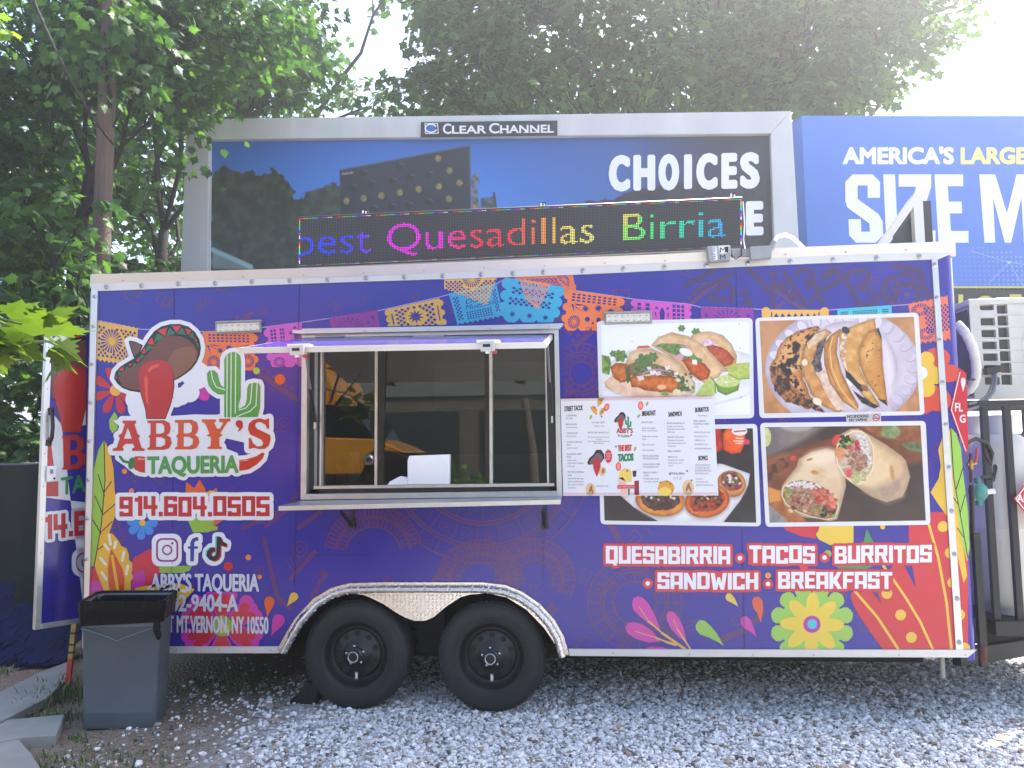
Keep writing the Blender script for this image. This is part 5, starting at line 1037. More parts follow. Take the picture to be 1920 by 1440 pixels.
h.tube([hp(95,769,.01), hp(98,775,.05), hp(99,800,.06), hp(97,822,.05), hp(92,832,.01)], .012, BLK_, 8); h.tube([hp(95,765,.008), hp(97,778,.012)], .018, BLK_, 8); h.tube([hp(92,825,.008), hp(91,836,.012)], .018, BLK_, 8); h.build('door_handle', door)
h = MB(); h.prism([hp(88,874,.03), hp(106,873,.03), hp(106,901,.03), hp(87,903,.03)], [hp(88,874,.0), hp(106,873,.0), hp(106,901,.0), hp(87,903,.0)], WHITE); h.prism([hp(94,880,.036), hp(100,880,.036), hp(100,888,.036), hp(94,888,.036)], [hp(94,880,.03), hp(100,880,.03), hp(100,888,.03), hp(94,888,.03)], GREYP); h.sphere(hp(102,897,.031), .008, BLKM, 8, 6); h.build('door_latch', door, .003)
# ------------------------------------------------------------ the four food photographs
FRAMES = [[(1119,602),(1411,596),(1414,784),(1124,790)], [(1416,596),(1722,586),(1734,778),(1424,784)], [(1121,800),(1419.6,794.6),(1427,987),(1126,983)], [(1425,793),(1735.6,789),(1745,984),(1435.6,988)]]
PICS = [[(1127,609),(1404,603),(1407,777),(1131,783)], [(1424,602),(1713.5,594),(1725,771),(1433,775)], [(1128,808),(1411.5,803),(1418,980),(1133.5,976)], [(1434,801),(1726,797.6),(1736,976),(1443,980)]]
def rounded(q, r):
    q = np.array(q, float); o = []
    for i in range(4):
        p, a, b = q[i], q[i-1], q[(i+1) % 4]; u, v = _n(a - p), _n(b - p)
        for t in np.linspace(0, 1, 6): o.append((p + u*r)*(1-t)**2 + 2*p*t*(1-t) + (p + v*r)*t*t)
    return o
frames_o = []
for q in FRAMES:
    d = Decal(); d.put(M(1110, 580, 1755, 995).poly(rounded(q, 9)), vin('#d6d6d6'), 7); frames_o.append(d.build('food_picture', trailer))
# 1 fish tacos on a plate
Zt = (1030, 580, 4.8); p = Pic(PICS[0], Zt).fill('#e4e6e9')
p.poly([(380,640),(470,520),(720,372),(1000,330),(1600,350),(1900,430),(1900,720),(1720,800),(1480,862),(900,950),(380,850)], '#cdd0d3', '#dcdee0', 10, soft=30, shade=(40, .1)).poly([(380,700),(700,800),(1400,800),(1800,690),(1800,760),(1500,850),(900,900),(380,800)], '#e0e1e3', soft=20)
def cil(x, y, s, c='#6f8c48'):
    for a in range(0, 360, 60): p.ell(x + s*.45*math.cos(R(a)), y + s*.4*math.sin(R(a)), s*.42, s*.28, a + 20, c, '#55703c', seed=a, nsc=20)
cil(1190, 170, 42); cil(1320, 205, 50)
p.poly([(1270,240),(1350,208),(1440,195),(1560,230),(1640,310),(1690,420),(1680,500),(1600,560),(1480,520),(1300,330)], '#dcb88c', '#cba272', 60, shade=(40, .16)); p.poly([(1360,270),(1460,270),(1520,330),(1500,400),(1400,360)], '#dccfd2', '#c79aa4', 18); p.poly([(1410,330),(1500,325),(1600,370),(1668,450),(1640,505),(1570,515),(1480,445)], '#c4603a', '#a9482c', 22, wob=14, shade=(30, .25))
p.poly([(915,325),(980,250),(1100,205),(1250,240),(1400,330),(1530,470),(1620,560),(1560,560),(1525,610),(1400,668),(1250,580),(1080,420)], '#dfbc92', '#cfa577', 70, shade=(36, .18)); p.poly([(950,330),(1020,305),(1200,310),(1370,470),(1300,480),(1180,440),(1060,380)], '#58713f', '#7b9458', 24, wob=18)
p.poly([(1190,460),(1260,432),(1400,490),(1452,560),(1430,625),(1360,642),(1280,580)], '#cc6838', '#b54e2a', 20, wob=14, shade=(34, .28)); p.ell(1230, 385, 62, 34, 20, '#e6e0dc'); p.ell(1170, 430, 42, 26, -20, '#c99aa6'); p.stroke([(1170,325),(1240,325),(1270,345)], 9, '#b87a98'); p.poly([(1285,450),(1330,455),(1330,500),(1285,492)], '#e6dfd0'); p.ell(1350, 455, 30, 18, 20, '#5f8a44'); p.ell(1290, 440, 30, 12, 0, '#6f924c')
p.poly([(465,400),(540,420),(562,500),(540,590),(470,570)], '#86a350', '#5c7a3a', 30, wob=25); cil(640, 420, 75, '#6f8f4e'); cil(575, 400, 40); p.poly([(780,355),(800,330),(890,325),(920,345)], '#c05a3a')
p.poly([(495,655),(520,630),(620,600),(700,450),(720,390),(800,355),(920,352),(1080,420),(1220,530),(1312,660),(1310,750),(1180,790),(740,795),(600,760),(505,700)], '#dfbe98', '#cfa67c', 80, shade=(40, .16)); p.poly([(497,650),(560,600),(740,660),(1150,740),(1312,760),(1200,795),(720,795),(560,742)], '#e2c4ad', '#d2ab8e', 60)
p.poly([(700,500),(800,470),(1000,500),(1150,570),(1250,690),(1280,740),(1180,740),(1150,600),(900,580),(740,600)], '#4f5f3c', '#83764f', 18, wob=20); p.poly([(552,520),(600,480),(690,490),(745,560),(720,640),(640,662),(570,600)], '#cf7c46', '#b6602e', 26, wob=16, shade=(34, .28)); p.poly([(722,620),(780,585),(900,602),(1100,590),(1165,640),(1172,710),(1100,748),(900,735),(735,695)], '#d27a3c', '#bb5c2c', 30, wob=20, shade=(40, .3)); p.ell(1010, 700, 40, 22, 0, '#e0b080')
cil(850, 470, 95, '#5d7a4a'); cil(930, 430, 60, '#6c8958'); p.poly([(680,510),(720,540),(730,640),(700,670),(690,600)], '#46603a')
for x, y, z in ((820,620,34), (930,560,34), (980,575,28), (1065,525,28), (900,530,22), (1140,580,22)): p.poly([(x-z,y-z*.5), (x+z*.7,y-z*.7), (x+z,y+z*.4), (x-z*.5,y+z*.8)], '#e8e0da', '#cdb4bc', 16)
p.stroke([(840,580),(900,550),(980,540),(1090,560)], 12, '#b98aa8'); p.bits(26, (1130,580,1300,760), 22, ['#4e6a3c', '#dcd6be', '#e3dcc8', '#6d8a4c']); p.ell(1040, 760, 34, 18, 0, '#7a9a48'); p.ell(1150, 750, 40, 28, 20, '#d8cfa0')
p.poly([(1310,775),(1370,690),(1450,608),(1490,650),(1495,740),(1470,810)], '#b8c674', '#a7b75c', 30); p.stroke([(1450,608),(1493,660),(1495,750)], 12, '#6f9038'); p.poly([(1495,665),(1720,630),(1700,730),(1590,775),(1515,740)], '#7a9a3e', shade=(24, .25)); p.ell(1612, 645, 112, 58, -4, '#c8d28c', '#b3c070', 30); p.ell(1590, 655, 14, 9, 0, '#e6e8c8')
for a in range(0, 360, 45): p.stroke([(1592,653), (1610 + 95*math.cos(R(a)), 646 + 45*math.sin(R(a)))], 4, '#dde2b4')
p.poly([(1592,510),(1690,485),(1810,478),(1810,620),(1700,632),(1620,590)], '#b9c266', '#a3b050', 30); p.stroke([(1610,585),(1700,630),(1810,620)], 10, '#7a9440')
for i in range(30): x, y = p.rr.uniform(700, 1650), p.rr.uniform(240, 720); p.ell(x, y, 8, 5, 0, '#b07a4c', op=.5)
p.build('picture_print', frames_o[0], lift=.0048)
# 2 toasted quesadillas on a foam plate
Zq = (1400, 570, 5.3333); p = Pic(PICS[1], Zq).fill('#c08c60', '#ad774a', 120)
p.ell(960, 640, 775, 590, 0, '#b8acb8', '#c9bfca', 200, shade=(70, .12), n=60)
for i in range(-5, 12):
    a = R(-62 + i*12.5); x, y = 960 + 700*math.cos(a), 640 + 520*math.sin(a); p.ell(x, y, 72, 52, math.degrees(a), '#a89ba8', n=18, op=.8); p.ell(x - 8, y - 6, 64, 45, math.degrees(a), '#c6bbc6', '#bcb0bc', 60, n=18)
for i in range(9): a = R(195 + i*13); x, y = 960 + 705*math.cos(a), 640 + 520*math.sin(a); p.ell(x, y, 70, 48, math.degrees(a), '#a99da9', n=18, op=.8); p.ell(x + 6, y + 6, 60, 40, math.degrees(a), '#d3c9d2', n=18)
p.ell(1010, 640, 500, 470, 0, '#c3b6c1', '#cfc4cd', 150, shade=(60, .14), n=40); p.poly([(1370,360),(1440,520),(1480,700),(1450,900),(1410,940),(1380,600)], '#d8ced6', soft=60)
A_ = [(225,625),(290,520),(335,400),(420,320),(520,262),(700,215),(740,240),(640,380),(580,450),(548,600),(568,750),(640,930),(790,1085),(600,1040),(430,990),(310,900),(240,760)]
p.poly(A_, '#d6995a', '#c17f44', 80, wob=24, shade=(40, .3)); p.poly([(360,470),(480,400),(560,480),(520,640),(440,700),(360,600)], '#e0b078', '#d39c5e', 50, soft=40); p.scorch(A_, '#2a2326', .56, 70, 3); p.poly([(230,640),(300,620),(380,690),(450,820),(560,880),(700,1040),(780,1085),(560,1030),(400,970),(290,880)], '#2b2428', '#b0703e', 46, wob=50); p.scorch(A_, '#3a2a24', .62, 26, 8)
p.poly([(560,470),(680,290),(790,248),(850,285),(760,380),(680,520),(690,680),(800,860),(960,1070),(900,1085),(760,1020),(640,890),(565,720),(548,580)], '#cf9a5e', '#b97e44', 60, wob=14, shade=(30, .25)); p.poly([(600,400),(690,300),(790,262),(770,330),(690,400),(620,450)], '#d8c0a0', '#c6a580', 30)
p.poly([(720,380),(800,330),(770,450),(740,560),(760,680),(690,680),(650,580)], '#6f6468', '#3c3438', 26, wob=24); p.poly([(700,690),(780,650),(830,740),(860,850),(960,960),(1000,1060),(900,1060),(800,900)], '#dcc6b2', '#caa890', 40, wob=26); p.ell(580, 585, 30, 34, 0, '#e2cdb6'); p.ell(705, 975, 48, 34, 30, '#e6d4c0')
p.poly([(770,400),(840,310),(930,248),(955,258),(915,340),(900,490),(950,680),(1040,870),(1120,1010),(1110,1075),(960,975),(830,790),(775,600)], '#cd9350', '#b87836', 70, shade=(34, .3)); p.stroke([(860,330),(830,450),(850,640),(930,830),(1040,980),(1110,1060)], 14, '#dcae6c'); p.stroke([(835,340),(800,470),(820,640),(900,830)], 8, '#8f5a2a')
B_ = [(925,290),(1000,240),(1130,190),(1280,142),(1295,240),(1180,320),(1120,480),(1130,640),(1220,830),(1335,1012),(1280,1045),(1150,905),(1000,710),(930,520)]
p.poly(B_, '#d9a968', '#c48e4a', 60, shade=(34, .22)); p.poly([(950,300),(1010,290),(1000,420),(990,560),(1010,680),(960,600),(930,440)], '#dccbb2', '#b88a62', 26, wob=16); p.ell(990, 262, 44, 34, 40, '#33363a'); p.poly([(985,660),(1040,700),(1100,770),(1190,850),(1150,880),(1060,800),(990,730)], '#26282c', wob=16); p.poly([(1000,740),(1060,800),(1040,830),(1005,790)], '#e4dacb'); p.ell(1180, 840, 45, 24, 40, '#8a5a44')
C2 = [(1160,350),(1205,280),(1290,242),(1352,340),(1362,600),(1392,850),(1412,1022),(1330,965),(1200,785),(1130,620),(1120,480)]
p.poly(C2, '#cb9149', '#bb7d3a', 80, shade=(34, .24)); p.poly([(1150,480),(1200,380),(1280,330),(1260,520),(1200,640)], '#d8a45e', soft=60); p.scorch(C2, '#7d4d26', .70, 30, 12); p.poly([(1295,245),(1320,240),(1350,330),(1340,345)], '#2c2a2e'); p.poly([(1060,860),(1150,920),(1260,990),(1330,1030),(1270,1045),(1150,990)], '#26242a', '#4c4440', 30, wob=16); p.poly([(1310,950),(1390,960),(1412,1022)], '#3a2420', wob=10)
p.build('picture_print', frames_o[1], lift=.0048)
# 3 open tacos on a white dish beside bottles
Zo = (1030, 730, 4.8); p = Pic(PICS[2], Zo).fill('#2d282a', '#373134', 200)
p.poly([(1430,330),(1545,340),(1562,540),(1500,572),(1430,560)], '#cf3a2a', '#b02a22', 60, shade=(24, .2)); p.poly([(1560,400),(1600,345),(1760,345),(1762,480),(1722,570),(1640,582),(1570,545)], '#e86a2c', '#df4f2a', 80, shade=(30, .2)); p.ell(1712, 375, 70, 42, 0, '#e4d8d4'); p.stroke([(1665,380),(1765,372)], 12, '#8a4a3c'); p.poly([(1750,440),(1805,460),(1800,495),(1738,495)], '#d0405a')
for y, x0, x1 in ((440,1680,1745), (465,1660,1750), (485,1680,1740)): p.stroke([(x0,y),(x1,y+2)], 10, '#ecc9b8')
p.poly([(600,920),(1000,760),(1400,660),(1560,672),(1805,760),(1790,860),(1720,1000),(1560,1205),(1010,1205),(760,1062)], '#dedbdd', '#e8e6e8', 200, soft=6, shade=(60, .12))
def tost(x, y, rx, ry, a, c, c2, mt, mt2, sd):
    p.ell(x, y + 12, rx + 6, ry + 6, a, '#a89a96', soft=40, n=30); p.ell(x, y, rx, ry, a, c, c2, 60, shade=(30, .3), n=30); p.ell(x, y - 14, rx*.8, ry*.72, a, mt, mt2, 26, seed=sd, wob=40, n=30); rg = [(x + rx*.7*math.cos(t), y - 14 + ry*.6*math.sin(t)) for t in np.linspace(0, 6.28, 14)]
    p.bits(34, (x - rx, y - ry, x + rx, y + ry), 26, [mt, mt2, '#3c2622', mt], rg); p.bits(16, (x - rx, y - ry, x + rx, y), 18, ['#e6e0d4', '#7a8a58', '#ddd6c6', '#56663c'], rg)
tost(1640, 850, 130, 118, 20, '#dd9852', '#c87a3c', '#9a5a50', '#6f3c34', 3); tost(1000, 1000, 225, 145, 6, '#e0923f', '#cf7a32', '#64463e', '#46302c', 5); tost(1420, 1005, 205, 150, -12, '#e07f3a', '#cc6428', '#b04a30', '#7f2f20', 7)
p.build('picture_print', frames_o[2], lift=.0048)
# 4 two burrito halves on a board
Zb = (1400, 770, 5.3333); p = Pic(PICS[3], Zb).fill('#54423c', '#3e302c', 260)
p.poly([(180,150),(800,150),(500,330),(180,480)], '#6f6461', '#82756f', 120, soft=60); p.poly([(180,480),(860,270),(1150,150),(1760,150),(1760,560),(1000,700),(180,900)], '#8a5238', '#6b3c28', 150, soft=30); p.poly([(1150,150),(1760,150),(1760,330),(1300,260)], '#9a6038', '#7d4a2c', 80, soft=30); p.poly([(180,880),(330,790),(620,1130),(400,1130)], '#a8683c', '#8c4f2a', 60, soft=8); p.poly([(180,900),(430,1120),(180,1120)], '#8d8782', '#7a746f', 60); p.poly([(700,760),(1790,500),(1800,1110),(900,1110)], '#433530', '#3a2f2c', 200, soft=80)
p.ell(195, 265, 50, 95, 0, '#d0cf96', '#b9bb74', 30); p.ell(500, 130, 180, 80, 0, '#a39a94', soft=30); p.ell(1440, 210, 100, 70, 0, '#6f7c4e', '#8c9a68', 40, soft=20); p.poly([(1520,350),(1600,310),(1740,320),(1740,430),(1600,380)], '#4c5638', '#6a7450', 30, wob=30); p.poly([(850,300),(890,240),(960,235),(950,330),(870,350)], '#c9453a', soft=12); p.ell(465, 475, 30, 26, 0, '#c8453a'); p.poly([(200,560),(360,470),(440,520),(300,640),(240,760),(200,700)], '#7c4a32', '#4e3026', 40, wob=40); p.poly([(210,760),(330,800),(340,900),(230,920)], '#d08a3e', soft=14)
b1 = [(500,560),(522,480),(640,420),(800,378),(872,402),(940,520),(985,640),(992,760),(945,950),(905,1085),(840,1105),(700,1080),(560,1062),(380,945),(335,820),(360,740),(440,640)]
p.poly(b1, '#d8bf9c', '#c9a982', 120, soft=5, shade=(60, .2)); p.ell(740, 470, 170, 80, -12, '#e2cdae', soft=80); p.ell(630, 488, 34, 12, -18, '#b8784a', soft=6); p.ell(678, 618, 38, 20, 12, '#b9713c', '#c98a50', 14, soft=6)
f1 = [(345,850),(360,760),(430,700),(540,682),(660,700),(780,760),(870,840),(925,960),(890,1075),(800,1095),(640,1062),(500,1010),(390,930)]
p.poly(f1, '#d6bd94', soft=6); p.poly([(x*.95 + 32, y*.94 + 54) for x, y in f1], '#8a6048', '#a9805e', 30, shade=(20, .25))
p.bits(70, (390,700,800,800), 16, ['#e3dedb', '#d6cfcb', '#e8e4e2'], [(390,800),(420,720),(560,700),(700,730),(820,800),(700,790),(540,770)], asp=2.4); p.bits(60, (420,760,720,980), 26, ['#a87e66', '#c29a7c', '#8f6650', '#b58a70'], [(420,780),(560,760),(720,900),(680,980),(480,940)]); p.bits(30, (640,790,900,1000), 34, ['#c4503c', '#d0705a', '#b63e30', '#d98c74'], [(640,800),(800,770),(900,880),(880,980),(700,940)]); p.bits(14, (360,760,450,900), 26, ['#a9ae62', '#8a9448'], [(360,860),(380,770),(450,780),(440,900)]); p.bits(26, (640,960,900,1085), 34, ['#3c4a28', '#2a3320', '#8a9a52', '#c2433a'], [(640,1000),(760,950),(900,960),(880,1070),(760,1080)]); p.poly([(820,860),(850,840),(890,920),(890,980),(840,970)], '#c8604a', '#d88a70', 20); p.bits(10, (430,880,640,1020), 26, ['#b03e34', '#d9c08a', '#7c2c2c'])
b2 = [(880,420),(900,330),(960,225),(1040,182),(1110,178),(1230,240),(1400,345),(1545,448),(1592,500),(1636,660),(1600,780),(1555,862),(1400,916),(1250,860),(1080,745),(960,650),(895,520)]
p.poly(b2, '#d9bd94', '#cbaa80', 140, soft=5, shade=(70, .2)); p.poly([(1300,760),(1600,620),(1560,860),(1400,912),(1180,800)], '#a08a74', '#b79a7c', 60, soft=90); p.ell(1455, 620, 22, 78, -8, '#b88a5c', soft=20)
f2 = [(888,440),(905,340),(970,250),(1060,195),(1150,200),(1220,260),(1270,360),(1282,480),(1262,600),(1200,700),(1120,745),(1040,715),(960,640),(905,540)]
p.poly(f2, '#e0cba2', soft=6); p.poly([(x*.94 + 65, y*.93 + 32) for x, y in f2], '#c9b49c', '#b99c80', 30)
p.bits(80, (1080,230,1270,620), 16, ['#e6e1de', '#dad3cf', '#ece8e6'], [(1080,230),(1160,230),(1230,320),(1265,480),(1230,620),(1190,520),(1150,380)], asp=2.2); p.bits(26, (890,240,1080,390), 32, ['#3f4c2a', '#6f8a42', '#98ad62', '#2c361e'], [(900,370),(960,260),(1060,230),(1070,330),(980,390)]); p.bits(20, (1000,270,1140,400), 26, ['#c84a50', '#d67a78', '#b8323c'], [(1000,380),(1080,270),(1140,330),(1120,400)]); p.ell(932, 425, 48, 62, -20, '#c8794e', '#d89468', 30); p.bits(80, (980,380,1220,600), 24, ['#a87c66', '#c0957e', '#b58872', '#96694f'], [(980,430),(1080,380),(1190,440),(1215,560),(1100,600),(1020,560)]); p.bits(30, (940,560,1240,720), 34, ['#b5b872', '#a0a85c', '#c6c48c', '#d8cfa0'], [(940,560),(1060,590),(1230,580),(1180,690),(1080,720)]); p.ell(1020, 622, 40, 48, 20, '#c44a52', '#d8707a', 16, wob=10)
p.build('picture_print', frames_o[3], lift=.0048)

# ------------------------------------------------------------ menu poster taped over them
mq = [(1051,748),(1338,743),(1347,929),(1056,929.6)]
menu = thing('menu_poster', 'white paper food menu poster taped on the trailer side beside the serving window', 'poster', P(1200, 929, -.03))
h = MB(); a = on_plane(mq, (0, -.0215, 0), (0, 1, 0)); b_ = a.copy(); b_[:, 1] = -.0205; h.prism(a, b_, prn('#d8d9dd')); h.build('sheet', menu)
MP = (0, -.0215, 0); d = Decal(MP, lift=.0004); Zm = (1030, 730, 4.8); KI, GY = prn('#26262a'), prn('#3e3e46')
def T_(s, x0, x1, y, h, m, rise=0.0, ly=1): d.put(word_mesh(s, tr([(x0, y)], Zm)[0], tr([(x1, y - rise)], Zm)[0], h / 4.8), m, ly)
def TB(s, x0, x1, y, h, m, rise=0.0, g=.35, ly=1):
    L, Rr = tr([(x0, y)], Zm)[0], tr([(x1, y - rise)], Zm)[0]; k = Mask(L[0]-3, min(L[1], Rr[1]) - h/4.8 - 3, Rr[0]+3, L[1]+4, .2); k.edges(word_edges(s, L, Rr, h/4.8), grow=g); d.put(k, m, ly)
TB('STREET TACOS', 137, 298, 198, 42, KI, 12); TB('BREAKFAST', 835, 957, 240, 42, KI, 8); TB('SANDWICH', 1072, 1190, 246, 40, KI, 8); TB('BURRITOS', 1314, 1434, 206, 40, KI, 8); TB('BOWLS', 1343, 1424, 640, 40, KI, 4)
for s, x0, x1, y, b in (('QUESABIRRIAS',150,246,243,1),('$13.99',150,206,270,1),('BIRRIA $4.00',150,246,322,1),('(cilantro & onion)',152,250,348,0),('CHORIZO $4.00',155,254,402,1),('cilantro & onion',156,244,428,0),('CHICKEN MARINATED',156,294,482,1),('$4.00',157,190,507,1),('(cilantro & onion)',158,256,534,0),('BLACKENED SHRIMP',160,293,590,1),('$5.00',160,194,616,1),('lettuce, tomato',160,246,644,0),('chipotle mayo or habanero',162,312,670,0),('honey mayo',164,230,698,0),('FISH TACO (TEMPURA)',165,312,752,1),('$5.00',166,200,780,1),('battered flour, beer, egg',168,304,808,0),('garlic shredded lettuce',168,308,836,0),('pico de gallo or habanero',169,311,864,0),('honey mayo',170,236,892,0),
  ('914 604 0505',380,498,306,1),('follow us',404,490,336,0),('FREE FIRST FRIED BREAKFAST TACOS',346,541,397,1),('Con la compra de un burrito llevate',346,541,436,0),('un refresco',420,470,454,0),('buy one get one free on taco day',350,541,472,0),('while they last',400,490,490,0),('FOLLOW US!',422,528,878,1),
  ('OMELETS $10.99',828,932,305,1),('spinach, sweet pepper,',832,958,354,0),('tomato, mozzarella cheese',832,972,378,0),('Sausage, onion, mozzarella',834,976,430,0),('cheese',834,870,454,0),('Bacon, tomato, onion',838,946,504,0),('Classic Sandwiches',838,942,554,0),('BACON, EGG & CHEESE',840,984,606,1),('PORTUGUESE ROLL $6.99',841,982,630,1),('SAUSAGE, EGG & CHEESE',842,996,682,1),('PORTUGUESE ROLL $7.50',844,984,706,0),('BREAKFAST BURRITO',846,974,756,1),('$10.00',854,894,782,1),('Scrambled eggs, sausage',848,986,810,0),('pico de gallo, mozzarella',850,982,836,0),
  ('GRILLED CHICKEN $11.50',1056,1214,312,1),('Portuguese roll, mozzarella',1058,1200,340,0),('cheese, bacon, lettuce, tomato,',1058,1224,364,0),('chipotle mayo',1060,1132,390,0),('CHICKEN CUTLET $10.99',1060,1212,438,1),('Portuguese roll, mozzarella',1062,1206,464,0),('cheese, lettuce, tomato, bacon',1063,1226,490,0),('chipotle mayo',1064,1140,516,0),('BIRRIA SANDWICH',1066,1182,564,1),('BIRRIA $13.95',1068,1152,616,1),('Portuguese roll, mozzarella',1068,1212,642,0),('cheese, cilantro, onion,',1070,1196,668,0),('avocado',1072,1114,692,0),
  ('(Rice & beans)',1338,1420,242,0),('BIRRIA, AVOCADO,',1298,1412,292,1),('MOZZARELLA CHEESE',1298,1438,318,1),('$15.99',1306,1342,344,0),('CHICKEN, RICE, BLACK BEANS',1302,1446,394,0),('PICO DE GALLO $12.75',1304,1424,430,0),('CHORIZO $13.50',1306,1398,466,0),('FISH TEMPURA $15.00',1307,1426,502,0),('BLACKENED SHRIMP $15.00',1308,1455,540,0),('GRILLED CHICKEN $14.00',1312,1446,688,0),('CHORIZO $14.00',1312,1442,712,0),('BLACKENED SHRIMP $15.00',1312,1456,738,1),('FISH TEMPURA $15.00',1313,1432,764,0),('Served with rice,',1316,1386,812,0),('Romaine, black beans,',1318,1432,838,0),('guacamole, avocado and sour',1320,1476,866,0)):
    T_(s, x0, x1, y, 15 if b else 14, KI if b else GY)
TB("ABBY'S", 606, 750, 392, 40, prn('#a5302c'), 0, .5); TB('TAQUERIA', 640, 722, 430, 20, prn('#3f8a5a'), 0, .2); TB('THE BEST', 620, 740, 556, 50, prn('#c03a34'), 6, .7); TB('TACOS', 620, 754, 646, 60, prn('#2f7d55'), 6, 1.1); TB('@TAQUERIA', 1076, 1218, 766, 17, KI, 0, .1)
def ME(col, *fn, ly=1):
    k = Mask(1045, 738, 1352, 935, .35)
    for f in fn: f(k)
    d.put(k, prn(col), ly)
zz = lambda y0, y1, x0, x1: (lambda k: [k.stroke([(x, y0 + (y1-y0)*(x-x0)/(x1-x0) + (6 if i % 2 else -6)) for i, x in enumerate(np.arange(x0, x1, 9))], 3.2, T=Zm) for _ in (0,)])
ME('#d48a94', zz(88, 70, 108, 1474), zz(100, 82, 108, 1474), zz(936, 932, 132, 1516), zz(948, 944, 132, 1516))
def smallhat(cx, cy, s):      # small repeat of the emblem's hat and chilli
    h1 = [(-1,.35),(-.8,-.1),(-.35,-.5),(-.05,-1),(.45,-1.05),(.8,-.6),(.85,-.1),(.5,.35),(0,.5),(-.5,.55),(-.85,.6)]
    ME('#2e2226', lambda k: k.poly([(cx + x*s, cy + y*s) for x, y in h1], T=Zm)); ME('#6f5660', lambda k: k.poly([(cx + x*s*.8, cy + y*s*.75 + s*.1) for x, y in h1], T=Zm), ly=2)
    ME('#b52e34', lambda k: k.poly([(cx + x*s, cy + y*s) for x, y in ((-.4,.2),(0,-.1),(.45,.1),(.45,.8),(.2,1.5),(.05,1.9),(-.15,1.5),(-.35,.9))], T=Zm), ly=3)
smallhat(640, 265, 58); smallhat(425, 630, 84)
ME('#2f8f62', lambda k: [k.stroke(s, 17, T=Zm) for s in ([(709,250),(709,345)], [(688,280),(690,310),(709,318)], [(732,295),(730,330),(709,338)])])
ME('#b52e34', lambda k: k.petal((640,426), (615,408), 14, T=Zm).petal((722,426), (746,404), 14, T=Zm), ly=2)
ME('#e2574a', lambda k: [k.ell(x, y, rx, ry, a, T=Zm) for x, y, rx, ry, a in ((516,162,24,36,20), (822,146,24,40,0), (622,695,25,40,0))])
ME('#ef8a76', lambda k: [k.ell(x, y, rx, ry, a, T=Zm) for x, y, rx, ry, a in ((516,162,14,24,20), (822,146,14,28,0), (622,695,14,28,0))], ly=2)
ME('#d9973a', lambda k: k.poly([(366,160),(400,145),(430,180),(430,235),(395,210)], T=Zm).poly([(448,215),(470,170),(505,165),(490,215),(455,240)], T=Zm).poly([(432,100),(450,75),(495,80),(470,130),(435,160)], T=Zm).ell(685, 770, 55, 58, 20, T=Zm).ell(1050, 890, 74, 70, 0, T=Zm))
ME('#e4c45a', lambda k: k.poly([(628,800),(632,745),(680,718),(740,740),(742,835),(690,830)], T=Zm).ell(1040, 920, 58, 40, 0, T=Zm), ly=2)
ME('#8fa64a', lambda k: [k.ell(x, y, 10, 22, a, T=Zm) for x, y, a in ((374,250,20), (880,130,20), (805,240,40), (772,535,20))]); ME('#5c7a40', lambda k: k.bits if 0 else [k.dot(x, y, 9, T=Zm) for x, y in ((408,165), (475,200), (465,100), (600,515), (700,735), (1000,840), (1060,830), (1090,850), (470,245), (1240,735), (1280,820))], ly=3)
ME('#d9b48a', lambda k: k.ell(478, 740, 32, 42, 15, T=Zm).ell(370, 900, 44, 58, 0, T=Zm).ell(1250, 885, 52, 70, 0, T=Zm)); ME('#9a6a48', lambda k: [k.ell(x, y, rx, ry, a, T=Zm) for x, y, rx, ry, a in ((372,895,12,36,20), (385,910,8,26,-20), (1245,880,12,44,20), (1265,890,10,34,-20), (485,735,12,26,10))], ly=2)
ME('#e0b4a0', lambda k: k.poly([(622,800),(660,790),(690,835),(700,950),(655,950),(625,880)], T=Zm), ly=2); ME('#8a2630', lambda k: k.poly([(765,825),(806,820),(808,952),(765,952)], T=Zm)); ME('#3c2a26', lambda k: k.poly([(748,735),(785,730),(780,785),(755,790)], T=Zm)); ME('#2f7d55', lambda k: k.poly([(705,895),(725,895),(725,952),(708,952)], T=Zm), ly=2)
ME('#c9333a', lambda k: [k.poly([(532 + (36 if i % 2 else 30)*math.cos(i*.2618)*1.0, 603 + (66 if i % 2 else 56)*math.sin(i*.2618)) for i in range(24)], T=Zm), k.poly([(612,862),(774,860),(774,892),(612,895)], T=Zm)], ly=3)
for s, y in (('WITH', 588), ('TACO', 610), ('DAY', 632)): T_(s, 514, 550, y, 16, prn('#e8d4d4'), 2, 4)
T_('WE DO THE BEST TACOS IN TOWN', 620, 768, 884, 12, prn('#ecd8d8'), 1, 4)
ME('#66666c', lambda k: k.ring(1128, 800, 9, 3, T=Zm).stroke([(1153,810),(1153,792),(1160,788)], 4, T=Zm).ring(1178, 804, 7, 3, T=Zm).stroke([(1185,804),(1185,786),(1194,794)], 3, T=Zm))
d.build('menu_print', menu)
# ------------------------------------------------------------ billboards
GALV = mat('weathered_white_metal', '#b4b6b8', rough=.5, noise=.12, nscale=2.5, stretch=(1, 1, .4)); POSTM = mat('post_steel', '#5b5d60', rough=.5, metal=.4)
YB = 4.7
bb = thing('billboard', 'white framed billboard behind the trailer, its dark poster reading CHOICES', 'billboard', (P(900, 700, YB)[0], YB, 0))
h = MB()
for q in ([(358,229),(1480,214.5),(1441,256),(399,267)], [(356,231),(399,267),(394,775),(336,775)], [(1480,214.5),(1512,775),(1459,775),(1441,256)], [(394,735),(1457,735),(1511,778),(336,778)]):
    a = on_plane(q, (0, YB, 0), (0, 1, 0)); f_ = a.copy(); inner = (2, 3) if q[0][0] < 360 and q[1][0] > 1000 else ()
    f_[:, 1] = YB - .1; b_ = a.copy(); b_[:, 1] = YB + .25; h.prism(f_, b_, GALV)
h.build('frame', bb, .01)
